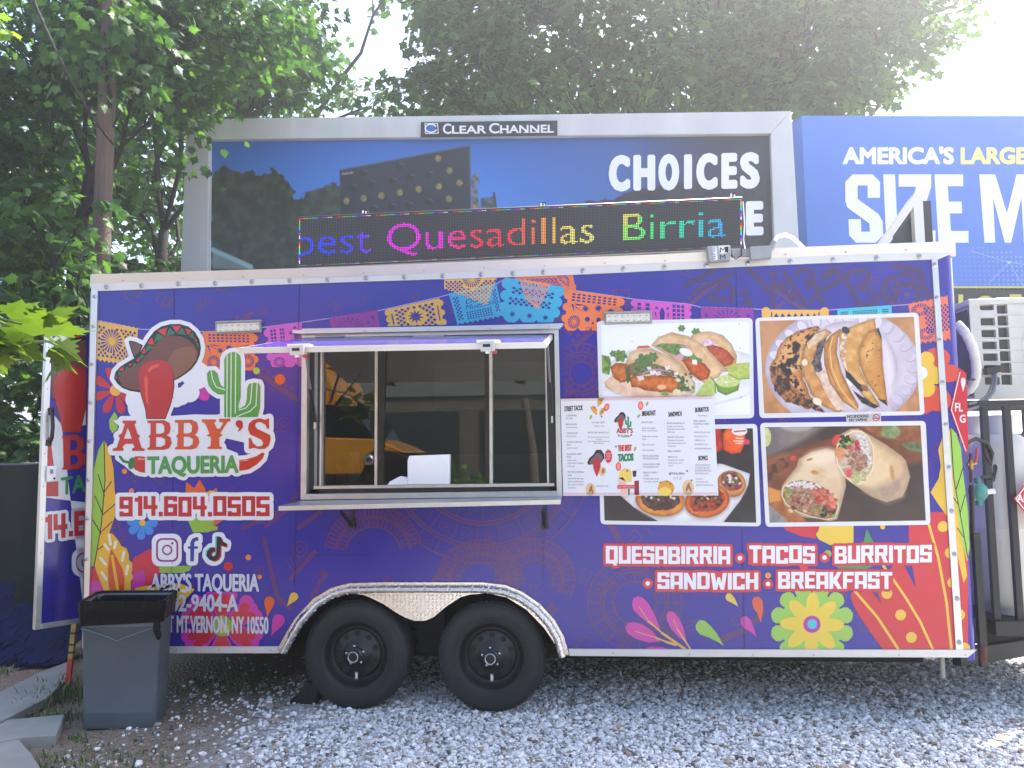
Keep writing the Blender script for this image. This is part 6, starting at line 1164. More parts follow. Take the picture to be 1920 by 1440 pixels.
for x in (500, 1330): 
    h = MB(); c = P(x, 700, YB + .5); h.box(c[0] - .15, c[0] + .15, YB + .3, YB + .6, 0, 4.5, POSTM); h.build('post', bb)
qp = [(397,265),(1443,254),(1459,765),(394,765)]; Zp = (0, 0, 1.0); p = Pic(qp, Zp, step=1.5).fill('#3a6fbc')
t_ = np.clip((p.Y - 260) / 180, 0, 1)[..., None]; xr = np.clip((p.X - 900) / 420, 0, 1)[..., None]
p.c = srgb('#2c5fae') * (1 - t_) + srgb('#4d8edc') * t_; p.c = p.c * (1 - xr*.75) + srgb('#33406e') * xr * .75; v_ = np.clip((p.X - 1180) / 180, 0, 1)[..., None] * .85; p.c = p.c * (1 - v_) + srgb('#2a2b38') * v_
p.poly([(1040,400),(1100,378),(1150,374),(1195,352),(1240,346),(1290,338),(1460,328),(1460,765),(1040,765)], '#25262e', '#30323a', 20, wob=16, wsc=14, soft=3)
p.poly([(394,338),(405,322),(425,312),(445,326),(470,322),(490,330),(515,315),(535,326),(545,345),(552,372),(575,362),(600,352),(640,345),(690,350),(690,765),(394,765)], '#232b25', '#3d4638', 14, wob=22, wsc=12, soft=2); p.poly([(394,420),(700,420),(700,765),(394,765)], '#2a302c', '#49524a', 10, soft=60, op=.6); p.poly([(398,470),(440,490),(480,505),(398,505)], '#a9c4cc', soft=4, op=.5); p.stroke([(398,468),(470,500)], 9, '#8fb0b8')
p.poly([(637,319),(881,273),(883,405),(640,430)], '#22242d', '#2a2c36', 60, soft=2); p.stroke([(637,319),(881,273),(883,405)], 1.6, '#4d525e')
for x, y in ((650,377), (682,372), (715,367), (750,361), (785,355), (823,350), (862,343), (843,320), (822,297), (842,373)): p.ell(x + 2, y + 2, 7, 7, 0, '#15161c'); p.ell(x, y, 6, 6.6, 0, '#8d7f48', '#6d6238', 4)
for x, y in ((680,325), (748,312), (768,333), (695,345), (803,328), (803,380), (660,352), (735,340), (765,385), (700,392), (733,388)): p.ell(x, y, 6.5, 6.5, 0, '#17181f'); p.stroke([(x + 2, y - 6), (x + 8, y - 4)], 1.6, '#5a5f6a')
p.poly([(884,332),(897,324),(899,345),(888,346),(895,352),(900,395),(884,397)], '#6b7078', '#3a3e46', 6, wob=4); p.poly([(901,372),(920,370),(928,362),(931,388),(925,393),(903,394)], '#5d626a', '#2f333a', 6); p.poly([(886,383),(892,383),(893,396),(886,396)], '#a8703c'); p.stroke([(926,362),(930,390)], 3, '#22252b')
p.poly([(394,520),(1460,520),(1460,765),(394,765)], '#26272d', soft=30)
pp_ = p.build('poster', bb, (0, YB - .02, 0), (0, 1, 0), .0, rough=.4)
d = Decal((0, YB - .02, 0), lift=.004); k = Mask(1130, 275, 1440, 450, .5); 
gl = 'CHOICES'; xs_ = [(1142,1181),(1188,1228),(1235,1273),(1282,1298),(1306,1345),(1353,1382),(1388,1424)]
for c, (a, b) in zip(gl, xs_):
    y0 = 357 - (a - 1142) * .021; k.edges(word_edges(c, (a + 4, y0 - 3), (b - 4, y0 - 3.5), 58), grow=4.6 if c != 'I' else 3.5)
k.edges(word_edges('E', (1403,437), (1427,436.5), 55), grow=4.6); d.put(k, prn('#dfe0e6'), 1)
d.put(word_mesh('TRAFCON', (641,329), (662,325.5), 4.5), prn('#b9bcc6'), 1); d.build('poster_lettering', pp_)
h = MB(); q = on_plane([(789,229),(1045,226),(1045,252.5),(789,256)], (0, YB - .13, 0), (0, 1, 0)); b_ = q.copy(); b_[:, 1] = YB - .1; PLB = mat('name_plate_black', '#232427', rough=.45); h.prism(q, b_, PLB); pl = h.build('name_plate', bb)
d = Decal((0, YB - .13, 0), lift=.003); W_ = prn('#dadbdc'); k = Mask(788, 222, 1050, 258, .3)
for s, a, b, hh in (('C', 831, 845.5, 18), ('LEAR', 848, 911, 14), ('C', 917.5, 935.5, 18), ('HANNEL', 938, 1038, 14)):
    ya, yb = 250.5 - (a - 831)*.011, 250.5 - (b - 831)*.011; k.edges(word_edges(s, (a, ya), (b, yb), hh), grow=.55)
    for x, lw in [(a, 2)] if s == 'C' else []: pass
for x in (850, 866, 892.5, 940, 953, 985, 1000, 1005, 1020, 1026): k.stroke([(x - 2.5, 249.8 - (x-831)*.011), (x + 2.5, 249.8 - (x-831)*.011)], 1.6)
fr_ = Mask(788, 222, 830, 258, .3).poly([(796,231),(821,230.5),(822.5,250.5),(797,251)]).poly([(797.5,232.5),(819.5,232),(821,249),(798.5,249.5)], cut=True).ring(808, 240.5, 10.5, 2.6, 25, 330, ry=7.5); bl = Mask(788, 222, 830, 258, .3).ell(808, 241, 8.5, 6, -20)
d.put(k, W_, 1).put(fr_, W_, 2).put(bl, prn('#2f64b4'), 1); d.build('plate_lettering', pl)

YC = 5.6
b2 = thing('billboard', 'blue billboard with huge white SIZE lettering and a smaller yellow word above', 'billboard', (P(1700, 700, YC)[0], YC, 0))
BB = mat('blue_billboard_vinyl', '#4470bb', rough=.4, noise=.06, nscale=1.5)
h = MB(); a = on_plane([(1503,217),(2080,217),(2080,640),(1522,640)], (0, YC, 0), (0, 1, 0)); b_ = a.copy(); b_[:, 1] += .35; h.prism(a, b_, BB)
l1 = on_plane([(1484,222),(1503,217),(1522,640),(1500,640)], (0, YC, 0), (0, 1, 0)); l1[[0, 3], 1] += .3; h.add(np.concatenate([l1, l1 + (0, .05, 0)]), [(3,2,1,0), (0,1,5,4)], BB); bo = h.build('board', b2)
c = P(1800, 700, YC)
for x in (0, 2.2): h = MB(); h.box(c[0] + x - .2, c[0] + x + .2, YC + .4, YC + .8, 0, 4, POSTM); h.build('post', b2)
d = Decal((0, YC, 0), lift=.004); k = Mask(1575, 268, 2000, 465, .5); ye = k.copy()
k.edges(word_edges("AMERICA'S", (1582,306), (1787,306), 28), grow=2.0); ye.edges(word_edges('LARGE', (1803,306), (1924,306), 28), grow=2.0)
def cond(mk, strokes, w_): [mk.stroke(s, w_) for s in strokes]
def BOX(mk, x0, y0, x1, y1, x2=0): mk.poly([(x0, y0), (x1, y0), (x1 + x2, y1), (x0 + x2, y1)])
def fatS(mk, x0, y0, x1, y1, t):  # tall condensed S with square shoulders
    m_ = (y0 + y1) / 2; mk.poly([(x0,y0+14),(x0+14,y0),(x1-14,y0),(x1,y0+14),(x1,y0+44),(x1-t,y0+44),(x1-t,y0+t*.9),(x0+t,y0+t*.9),(x0+t,m_-18),(x1-3,m_+10),(x1+5,m_+24),(x1+6,y1-14),(x1-8,y1),(x0+20,y1),(x0+7,y1-14),(x0+6,y1-44),(x0+6+t,y1-44),(x0+7+t,y1-t*.9),(x1-t+4,y1-t*.9),(x1-t+3,m_+28),(x0+4,m_-2),(x0,m_-14)])
fatS(k, 1585, 327, 1650, 455, 23); BOX(k, 1656, 327, 1678, 455, 6)
k.poly([(1685,327),(1746,327),(1746,350),(1720,432),(1754,432),(1754,455),(1692,455),(1692,434),(1718,350),(1685,350)]); k.poly([(1752,327),(1806,327),(1806,349),(1777,349),(1779,378),(1803,378),(1804,400),(1781,400),(1783,433),(1816,433),(1816,455),(1760,455)])
k.poly([(1836,327),(1866,327),(1888,400),(1906,327),(1936,327),(1944,455),(1920,455),(1915,370),(1896,455),(1884,455),(1862,370),(1866,455),(1846,455)])
d.put(k, prn('#dfe2ea'), 1).put(ye, prn('#dcd488'), 1)
k = Mask(1780, 445, 2000, 545, .5)
for j in range(12):
    for i in range(30):
        x, y = 1790 + i*8.7 + (j*.6), 456 + j*8.6; r0 = 2.4*min(1, .35 + i*.05)*(1 if j > 0 or i < 6 else .6)
        if (j == 0 and i > 3) or (j == 1 and i > 6) or (j == 2 and i > 12): continue
        k.dot(x, y, r0)
d.put(k, prn('#7f9ad6'), 1); k = Mask(1780, 440, 2000, 545, .4)
for s in ([(1892,492),(1820,470)], [(1892,492),(1855,530)], [(1892,492),(1960,500)], [(1892,492),(1920,540)]): k.stroke(s, .8)
k.dot(1892, 492, 3); d.put(k, prn('#a9bcdf'), 2)
dk = Mask(1500, 530, 2080, 640, 1).poly([(1500,540),(2080,540),(2080,636),(1500,636)]); d.put(dk, prn('#34353a'), 1); k = Mask(1500, 530, 2080, 640, .5).poly([(1500,537),(2080,536.5),(2080,540),(1500,540.5)]); BOX(k, 1797, 552, 1806, 600); BOX(k, 1797, 590, 1822, 600); k.ring(1848, 576, 17, 9); BOX(k, 1893, 552, 1903, 600); BOX(k, 1903, 552, 1915, 561)
d.put(k, prn('#c4be62'), 3); d.build('board_lettering', bo)

# ------------------------------------------------------------ LED sign on the roof edge
YL = .1
led = thing('led_sign', 'black LED matrix sign with rainbow lettering standing on the trailer roof edge', 'sign', P(975, 480, YL))
lq = np.array([(560,408),(1391,371.5),(1391,464),(560,500.5)], float); h = MB(); a = on_plane(lq, (0, YL, 0), (0, 1, 0)); b_ = a.copy(); b_[:, 1] += .06; h.prism(a, b_, mat('led_panel_black', '#222123', rough=.55)); h.build('panel', led)
h = MB(); h.tube([P(560,408,YL), P(1391,371.5,YL), P(1391,464,YL), P(560,500.5,YL), P(560,408,YL)], .008, mat('led_frame', '#3a3b3e', rough=.4, metal=.3), 6); h.build('frame', led)
for x, y in ((686,400), (1018,386), (1372,369)): h = MB(); c = P(x, y, YL + .03); h.box(c[0] - .022, c[0] + .022, YL - .004, YL + .04, c[2] - .02, c[2] + .014, BLKM); h.box(c[0] - .016, c[0] - .004, YL - .006, YL - .002, c[2] - .01, c[2] + .01, WHITE); h.box(c[0] + .006, c[0] + .016, YL - .006, YL - .002, c[2] - .012, c[2] + .004, WHITE); h.build('bracket', led)
NC, NR = 276, 32; stops = [(0,(.02,.05,1)),(34,(.03,.05,1)),(42,(.25,.02,.95)),(46,(.8,0,.9)),(58,(.9,0,.85)),(88,(.95,0,.75)),(98,(1,.01,.25)),(112,(1,.02,.06)),(130,(1,.03,.06)),(146,(1,.18,.04)),(158,(1,.5,.04)),(168,(.95,.8,.1)),(184,(.9,.85,.2)),(202,(.4,.9,.1)),(216,(.05,.9,.15)),(240,(0,.75,.45)),(252,(0,.6,.65)),(265,(.02,.4,.9))]
lit = np.zeros((NR, NC)); cc, rr_ = np.meshgrid(np.arange(NC) + .5, np.arange(NR) + .5)
for s, x0, x1 in (('best', -2, 45), ('Quesadillas', 55, 184), ('Birria', 202, 266)):
    lit = np.maximum(lit, (sdf_at(word_edges(s, (x0, 24.5), (x1, 24.5), 18), cc, rr_) > .12))
v = []; col = []
for j in range(NR):
    for i in range(NC):
        u, w_ = (i + .5) / NC, (j + .5) / NR; c = (lq[0]*(1-u) + lq[1]*u)*(1-w_) + (lq[3]*(1-u) + lq[2]*u)*w_
        edge = i == 0 or j == 0 or i == NC - 1 or j == NR - 1
        if edge:
            q = (i + j) // 3 % 8 if j in (0, NR-1) else j // 2 % 8; cl = [(1,.02,.02),(1,.5,.05),(.05,.8,.1),(.05,.75,.9),(.03,.05,1),(.8,.02,.9),(.9,.9,.9),(.05,.05,.06)][q]; r0 = 1.05
        elif lit[j, i]: cl = [float(np.interp(i, [a[0] for a in stops], [a[1][t] for a in stops])) for t in range(3)]; r0 = .88
        else: cl = (.09, .085, .09); r0 = .55
        if lit[j, i] and 200 < i < 212 and j < 14: cl = (.85, .75, .1)
        for dx, dy in ((-r0,-r0), (r0,-r0), (r0,r0), (-r0,r0)): v.append((c[0] + dx, c[1] + dy))
        col += [cl] * 4
v3 = on_plane(v, (0, YL - .002, 0), (0, 1, 0)); o = fast_mesh('led_dots', v3, np.arange(len(v3)), np.arange(0, len(v3), 4), None, mat('led_glow', '#000000', rough=.5, attr='ink', emit=.17), led, cols=np.array(col), attr='ink')
h = MB(); c = [P(1393,378,YL), P(1396,420,YL-.01), P(1394,450,YL), P(1397,466,YL-.03)]; h.tube(c, .004, WHITE, 6); h.build('cable', led)

# ------------------------------------------------------------ gas and cooling gear on the drawbar, right
YA = .52
ax_ = P(1822, 650, YA)[0]; az0, az1 = P(1835, 746, YA)[2], P(1835, 562, YA)[2]; aw = .86; ad = PX(1797, 590, ax_)[1] - YA; ad = min(max(ad, .25), .6)
ac = thing('air_conditioner', 'cream outdoor air conditioner unit on the black rack above the gas cylinders', 'air conditioner', (ax_ + aw/2, YA + ad/2, az0))
CREAM = mat('cream_enamel', '#c0bdb3', rough=.45, noise=.06, nscale=6); COIL = mat('coil_dark', '#3a3b3e', rough=.6, noise=.25, nscale=120, stretch=(1, 1, 12))
k = Mask(1815, 555, 1915, 750, .4); cells = []
for r0 in range(7):
    y0 = 569.5 + r0*22.2; s_ = 1.6*r0
    for c0, (xa, xb) in enumerate(((1836.5 + s_, 1863.5 + s_*1.1), (1868.5 + s_*.9, 1888.5 + s_*.95))):
        top = y0 + (1.5 if c0 == 0 else 0); bot = y0 + (19 if c0 == 0 else 19)
        if c0 == 0 and r0 == 0: bot -= 7
        if c0 == 0: top += 3 if r0 else 0
        cells.append(rounded([(xa, top), (xb, top - .5), (xb + 1, bot), (xa + 1, bot)], 3))
h = MB(); h.box(ax_ + .012, ax_ + aw, YA + .03, YA + ad, az0, az1 - .02, CREAM); h.add([(ax_, YA + .03, az0 + .02), (ax_, YA + ad - .02, az0 + .02), (ax_, YA + ad - .02, az1 - .06), (ax_, YA + .03, az1 - .06)], [(0,1,2,3)], COIL)
h.box(ax_ - .006, ax_ + aw, YA - .008, YA + ad, az1 - .035, az1 + .005, CREAM); h.box(ax_ - .004, ax_ + .02, YA + ad - .03, YA + ad, az0, az1, CREAM); h.box(ax_ + .2, ax_ + .3, YA + .05, YA + .12, az1 + .005, az1 + .02, CREAM)
body = h.build('casing', ac, .008)
k.poly([(1800,540),(2100,540),(2100,760),(1800,760)]); fm_ = Mask(1790, 540, 2100, 760, .6); fm_.f[:] = 1
for c in cells: fm_.poly(c, cut=True)
v, l, st = fm_.mesh(); v3 = on_plane(v, (0, YA, 0), (0, 1, 0)); keep = []
v3[:, 0] = np.clip(v3[:, 0], ax_, ax_ + aw); v3[:, 2] = np.clip(v3[:, 2], az0, az1 - .03)
h = MB(); en = list(st[1:]) + [len(l)]; h.add(v3, [tuple(l[a:b]) for a, b in zip(st, en)], CREAM)
for c in cells:
    a = on_plane(c, (0, YA, 0), (0, 1, 0)); b_ = a.copy(); b_[:, 1] += .03; n_ = len(a); h.add(np.concatenate([a, b_]), [(i, (i+1) % n_, (i+1) % n_ + n_, i + n_) for i in range(n_)], CREAM)
h.build('grille', body)
h = MB(); h.add([(ax_ + .02, YA + .028, az0 + .01), (ax_ + aw - .02, YA + .028, az0 + .01), (ax_ + aw - .02, YA + .028, az1 - .04), (ax_ + .02, YA + .028, az1 - .04)], [(0,1,2,3)], COIL); h.build('coil', body)
d = Decal((0, YA, 0), lift=.001); k = Mask(1835, 580, 1870, 596, .3).poly([(1838,586),(1864,585),(1865,593),(1839,594)]); d.put(k, prn('#c9c9c6'), 1); d.build('rating_label', body)
h = MB(); h.lathe([(.3, .0), (.3, .004)], (ax_ + .62, YA - .001, (az0 + az1)/2), (0, -1, 0), CREAM, 40); h.build('fan_ring', body)
rack = thing('equipment_rack', 'black steel rack on the drawbar carrying the air conditioner and gas cylinders', 'rack', (ax_ + .4, .5, .4))
YR = .3; zt_, zb0, zb1 = P(1850, 752, YR)[2], P(1860, 1191, YR)[2], P(1860, 1163, YR)[2]; xr0 = P(1846, 1000, YR)[0]
h = MB(); x0_, x1_ = P(1806, 760, YR)[0], xr0 + 1.4
h.box(x0_, x1_, YR, YR + .05, zt_ - .035, zt_ + .005, BLKM); h.box(x0_, x1_, YR + .7, YR + .75, zt_ - .035, zt_ + .005, BLKM); h.box(x0_, x0_ + .05, YR + .051, YR + .7, zt_ - .036, zt_ + .004, BLKM)
rk = h.build('frame', rack, .003); h = MB(); h.box(x0_ + .1, x1_, YR - .03, YR + .06, zb0, zb1, BLKM); h.box(XR + .1, x1_, YR + .06, YR + .78, zb0 + .02, zb1 - .002, BLKM); h.box(XR + .1, x0_ + .95, YR + .78, YR + 1.35, zb0 + .02, zb1 - .004, BLKM); h.build('base', rack, .003)  # deck behind the front beam added to keep sun off the ground beneath
for x in (P(1859, 960, YR)[0], P(1902, 960, YR)[0], P(1975, 960, YR)[0]):
    h = MB(); h.box(x - .019, x + .019, YR + .001, YR + .039, zb1, zt_ - .035, BLKM); h.build('upright', rack)
for x in (P(1938, 800, .95)[0],):
    h = MB(); h.box(x - .025, x + .025, YR + .7, YR + .75, zb1, zt_ - .035, BLKM); h.build('upright', rack)
h = MB(); c = P(1835, 1100, .12); h.box(c[0] - .02, c[0] + .02, .1, .14, .30, P(1830, 1000, .12)[2], BLKM); h.tube([(c[0], .12, .42), (c[0], .12, .33)], .026, mat('rusty_steel', '#5a3226', rough=.8, noise=.3, nscale=40), 10); h.build('corner_post', rack)
h = MB(); h.box(x0_, x1_, .9, .98, .25, .36, BLKM); h.bar((XR + .05, .25, .32), (XR + 1.6, 1.05, .32), .06, .1, BLKM); h.bar((XR + .05, 1.95, .32), (XR + 1.6, 1.1, .32), .06, .1, BLKM); h.build('drawbar', rack)
def tank(px, Y, label):
    c = P(px, 1000, Y); x = c[0]; z0 = zb1 + .004; zt = P(px, 812, Y)[2]; R_ = .188
    GT = mat('gas_cylinder_paint', '#d2d0c8', rough=.5, noise=.12, nscale=4, stretch=(1, 1, .5), bump=.001, bscale=12)
    t = thing('gas_cylinder', label, 'gas cylinder', (x, Y, z0), 'propane cylinders in the rack'); h = MB()
    h.lathe([(R_*.82,0),(R_*.84,.04),(R_*.86,.045),(R_,.09),(R_,(zt-z0)*.46),(R_+.003,(zt-z0)*.465),(R_+.003,(zt-z0)*.475),(R_,(zt-z0)*.48),(R_,zt-z0-.16),(R_*.97,zt-z0-.11),(R_*.86,zt-z0-.055),(R_*.62,zt-z0-.015),(R_*.3,zt-z0),(.001,zt-z0)], (x, Y, z0), (0, 0, 1), GT, 48); h.build('shell', t)
    h = MB(); h.lathe([(.085,-.02),(.085,.12),(.078,.12),(.078,-.02)], (x, Y, zt), (0, 0, 1), GT, 28); h.build('collar', t)
    h = MB(); h.tube([(x, Y, zt - .01), (x, Y, zt + .09)], .016, mat('brass', '#a98748', rough=.35, metal=1), 10); h.tube([(x, Y, zt + .09), (x, Y, zt + .11)], .03, BLKM, 12); h.build('valve', t); return t
tank(1886, .56, 'grey-white gas cylinder standing nearer the red hazard sign in the rack'); tank(1842, .86, 'grey-white gas cylinder standing behind the green gas regulator')
reg = thing('gas_regulator', 'green gas regulator with red-handled valve beside the trailer corner', 'gas regulator', P(1832, 940, .2)); YG = .22
TEAL = mat('teal_casting', '#2f7a72', rough=.5, noise=.12, nscale=30); c = P(1834, 922, YG); h = MB(); h.lathe([(.001,-.03),(.05,-.028),(.054,-.01),(.062,-.008),(.062,.006),(.054,.008),(.05,.03),(.03,.045),(.001,.048)], c, (.3, -.95, 0), TEAL, 28)
for a in range(0, 360, 60): h.sphere(c + np.array((.055*math.cos(R(a)), -.012, .055*math.sin(R(a)))), .007, STEEL, 6, 4)
h.tube([c + (0, 0, .05), c + (0, 0, .085)], .02, TEAL, 10); h.tube([c + (0, 0, -.05), c + (0, 0, -.085)], .02, TEAL, 10); h.tube([c + (.04, -.02, 0), c + (.085, -.03, .005)], .017, WHITE, 10); rg_ = h.build('body', reg)
h = MB(); BR_ = mat('brass', '#a98748', rough=.35, metal=1); v0 = P(1822, 880, YG); h.tube([P(1821, 905, YG), P(1820, 850, YG)], .010, mat('rusty_steel', '#5a3226', rough=.8), 8); h.tube([P(1814, 871, YG), P(1831, 868, YG)], .012, BR_, 8); h.tube([P(1820, 880, YG), P(1820, 862, YG)], .016, BR_, 8); h.build('valve', reg)
h = MB(); h.tube([P(1826, 868, YG - .02), P(1831, 860, YG - .03), P(1832, 840, YG - .03)], .007, mat('red_handle', '#b02226', rough=.4), 8); h.build('valve_handle', reg)
h = MB(); h.tube([P(1838, 900, YG), P(1843, 894, YG), P(1852, 895, YG + .05), P(1862, 900, YG + .15), P(1866, 880, .4), P(1868, 840, .5)], .012, BLKM, 8); h.tube([P(1814, 830, .2), P(1830, 822, .25), P(1852, 832, .28), P(1860, 850, .3), P(1858, 870, .3), P(1846, 850, .3), P(1846, 825, .3)], .013, BLKM, 8); h.tube([P(1822, 910, .15), P(1824, 1010, .15), P(1832, 1090, .14)], .016, BLKM, 8); h.build('hose', reg)
ln = thing('refrigerant_line', 'thick white insulated pipe curving from the trailer to the air conditioner', 'pipe', P(1825, 700, .3)); h = MB(); INSU = mat('white_insulation', '#c4c1ba', rough=.7, noise=.12, nscale=60, bump=.002, bscale=50)
cv_ = [P(1794,607,.25), P(1808,622,.22), P(1821,646,.22), P(1829,676,.24), P(1830,706,.26), P(1820,728,.3), P(1804,738,.4)]; fine = []
for i in range(len(cv_) - 1):
    q0, q1, q2, q3 = cv_[max(i-1, 0)], cv_[i], cv_[i+1], cv_[min(i+2, len(cv_)-1)]
    for t in np.linspace(0, 1, 6)[:-1]: fine.append(.5*((2*q1) + (q2-q0)*t + (2*q0-5*q1+4*q2-q3)*t*t + (3*q1-q0-3*q2+q3)*t**3))
fine.append(cv_[-1]); h.tube(fine, [.027 + .002*(i % 3) for i in range(len(fine))], INSU, 12); h.build('insulation', ln)
h = MB(); h.tube([P(1802, 715, .2), P(1830, 711, .25), P(1842, 702, .4)], .006, BLKM, 6); h.build('tie_wrap', ln)
cb = thing('power_cable', 'grey power cable looping from the air conditioner plug down to the rack', 'cable', P(1850, 740, .3)); h = MB(); GC = mat('grey_cable', '#5c6068', rough=.5)
h.tube([P(1866,698,.5), P(1867,715,.46), P(1862,735,.42), P(1848,752,.36), P(1830,764,.3), P(1812,770,.25)], .011, GC, 8); h.tube([P(1862,698,.5), P(1861,720,.46), P(1852,740,.4), P(1838,752,.34), P(1815,758,.25)], .009, GC, 8); h.build('cord', cb)
h = MB(); a, b = P(1846, 697, .5), P(1874, 691, .5); h.bar(a, b, .05, .045, BLK_); h.build('plug', cb, .006)
hs = thing('hazard_sign', 'red diamond flammable gas sign hanging on the equipment rack bars', 'sign', P(1945, 935, .27)); h = MB(); q = [(1901,935),(1945,878),(1989,935),(1945,992)]; pxprism(h, q, .275, .28, mat('red_sign_paint', '#b71f2c', rough=.4)); h.build('plate', hs)
d = Decal((0, .275, 0), lift=.001); k = Mask(1895, 870, 1995, 1000, .4); k.stroke([(1905,935),(1945,884),(1985,935),(1945,986),(1905,935)], 2); k.edges(word_edges('AMMABLE', (1907,941), (1985,941), 13), grow=.5); k.edges(word_edges('GAS', (1930,962), (1960,962), 13), grow=.5); k.petal((1945,925), (1945,898), 14); d.put(k, prn('#e0d8d8'), 1); d.build('sign_lettering', hs)

# ------------------------------------------------------------ things on the counter behind the glass
zc = P(700, 911, .2)[2]
h = MB(); h.box(P(600,900,.16)[0], P(1030,900,.16)[0], .13, .6, zc - .04, zc, ALU); h.build('counter', trailer)
def onc(x0, x1, ytop, Y): return P(x0, ytop, Y)[0], P(x1, ytop, Y)[0], P((x0+x1)/2, ytop, Y)[2]
zs = P(800, 908.5, .03)[2]
def onc2(x0, x1, ytop, Y=.02): return P(x0, ytop, Y)[0], P(x1, ytop, Y)[0], P((x0+x1)/2, ytop, Y)[2]
x0, x1, z1 = onc2(764, 842, 854); t = thing('paper_box', 'white box of paper standing on the serving window sill', 'box', ((x0+x1)/2, .04, zs)); PW = mat('white_paper', '#e6e7ec', rough=.45); h = MB(); q = [(x0, zs), (x1, zs), (x1 + .002, z1 + .006), (x0 + .012, z1), (x0, z1 - .03)]; h.prism([(x, .018, z) for x, z in q], [(x, .069, z) for x, z in q], PW); h.build('box', t, .006)
h = MB(); q = [(x0 - .135, zs), (x0 - .002, zs), (x0 - .002, zs + .045), (x0 - .05, zs + .055), (x0 - .12, zs + .02)]; h.prism([(x, .03, z) for x, z in q], [(x, .066, z) for x, z in q], PW); h.build('loose_sheets', t)
x0, x1, z1 = onc(652, 674, 846, .18); h = MB(); h.lathe([(.001,0),((x1-x0)*.46,0),((x1-x0)*.5,z1-zc),((x1-x0)*.52,z1-zc),((x1-x0)*.46,z1-zc),((x1-x0)*.42,.01)], ((x0+x1)/2, .2, zc), (0, 0, 1), mat('paper_cup', '#cfc9bd', rough=.5), 24); tag(h.build('cup_stack'), 'tall stack of cream paper cups standing beside the dark red tub', 'cups')
x0, x1, z1 = onc(682, 703, 872, .18); t = thing('sauce_tub', 'dark red tub with white lid beside the paper cups in the window', 'tub', ((x0+x1)/2, .22, zc)); h = MB(); r0 = (x1 - x0)/2; h.lathe([(.001,0),(r0,0),(r0,z1-zc),(r0*.9,z1-zc)], ((x0+x1)/2, .22, zc), (0, 0, 1), mat('dark_red_plastic', '#7a1f24', rough=.35), 24); h.build('tub', t); h = MB(); h.lathe([(r0*1.06,z1-zc),(r0*1.06,z1-zc+.015),(.001,z1-zc+.018)], ((x0+x1)/2, .22, zc), (0, 0, 1), WHITE, 24); h.build('lid', t)
x0, x1, z1 = onc(622, 636, 866, .2); t = thing('sauce_bottle', 'red squeeze bottle on the counter beyond the cream paper cups', 'bottle', ((x0+x1)/2, .24, zc)); h = MB(); r0 = (x1-x0)/2; h.lathe([(.001,0),(r0,0),(r0,(z1-zc)*.7),(r0*.6,(z1-zc)*.8),(r0*.35,(z1-zc)*.85),(r0*.15,z1-zc),(.001,z1-zc)], ((x0+x1)/2, .24, zc), (0, 0, 1), mat('red_plastic', '#a02520', rough=.3), 20); h.build('bottle', t)
h = MB(); GI = mat('kitchen_steel', '#8b8d90', rough=.35, metal=.8); h.box(-1.1, .1, 1.5, 2.2, .7, 1.6, GI); h.box(-1.3, .4, 1.7, 2.2, 2.0, 2.4, GI); h.box(.5, 1.2, 1.6, 2.2, .7, 2.3, GI); h.build('kitchen_equipment', trailer)

# ------------------------------------------------------------ grey bin with black liner
fl, fr_, br_ = G(153, 1369), G(291, 1367), G(311, 1339); dv_ = br_ - fr_; dv_ = dv_ / np.linalg.norm(dv_) * .30; cx = (fl + fr_ + dv_) / 2; ux = (fr_ - fl) / 2; uy = dv_ / 2
BINM = mat('grey_bin_plastic', '#576169', rough=.55, noise=.07, nscale=5, bump=.0008, bscale=60)
binr = thing('trash_can', 'tall grey plastic trash can with a black bag folded over its rim', 'trash can', cx)
zt_b = .745
def rr_ring(sx, sy, z, r0=.22, wob=0, n=12, seed=0):
    o = []; q = np.random.default_rng(seed)
    for cx_, cy_, s in ((1,-1,-90), (1,1,0), (-1,1,90), (-1,-1,180)):
        for a in np.linspace(s, s + 90, n):
            u, v = cx_*(1 - r0*.55) + r0*.55*math.cos(R(a)), cy_*(1 - r0) + r0*math.sin(R(a)); k = 1 + wob*q.uniform(-1, 1)
            o.append(cx + ux*u*sx*k + uy*v*sy*k + np.array((0, 0, z + wob*.25*q.uniform(-1, 1))))
    return o
def loft(mb, rings, m, smooth=True, cap0=False, cap1=False):
    n = len(rings[0]); mb.add(np.concatenate(rings), [(i*n+j, i*n+(j+1) % n, (i+1)*n+(j+1) % n, (i+1)*n+j) for i in range(len(rings)-1) for j in range(n)], m, smooth)
    if cap0: mb.add(rings[0], [tuple(range(n))[::-1]], m)
h = MB(); loft(h, [rr_ring(.97,.95,.004), rr_ring(1.0,1.0,.015), rr_ring(1.03,1.06,.3), rr_ring(1.07,1.12,.6), rr_ring(1.11,1.17,zt_b-.02), rr_ring(1.16,1.22,zt_b-.015), rr_ring(1.16,1.22,zt_b), rr_ring(1.10,1.15,zt_b), rr_ring(1.0,1.02,.1)], BINM, True, True); bb_ = h.build('bin', binr)
h = MB(); dpl = lambda u, z: cx + ux*u*1.07 - uy*(1.075 + .12*(z-.3)/.5) + np.array((0, 0, z)); h.tube([dpl(-1.0, .60), dpl(-.3, .545), dpl(-.08, .52), dpl(.15, .545), dpl(1.02, .61)], .006, BINM, 6); h.build('moulded_ridge', bb_)
LIN = mat('black_bag_plastic', '#08090b', rough=.4, spec=.12, bump=.02, bscale=22, stretch=(1, 1, .4)); h = MB(); rings = []
for z, s, wb, sd in ((.02,1.0,.03,1), (-.06,.96,.05,9)): pass
PER = len(rr_ring(1, 1, 0)); an_ = np.arange(PER) / PER * 40
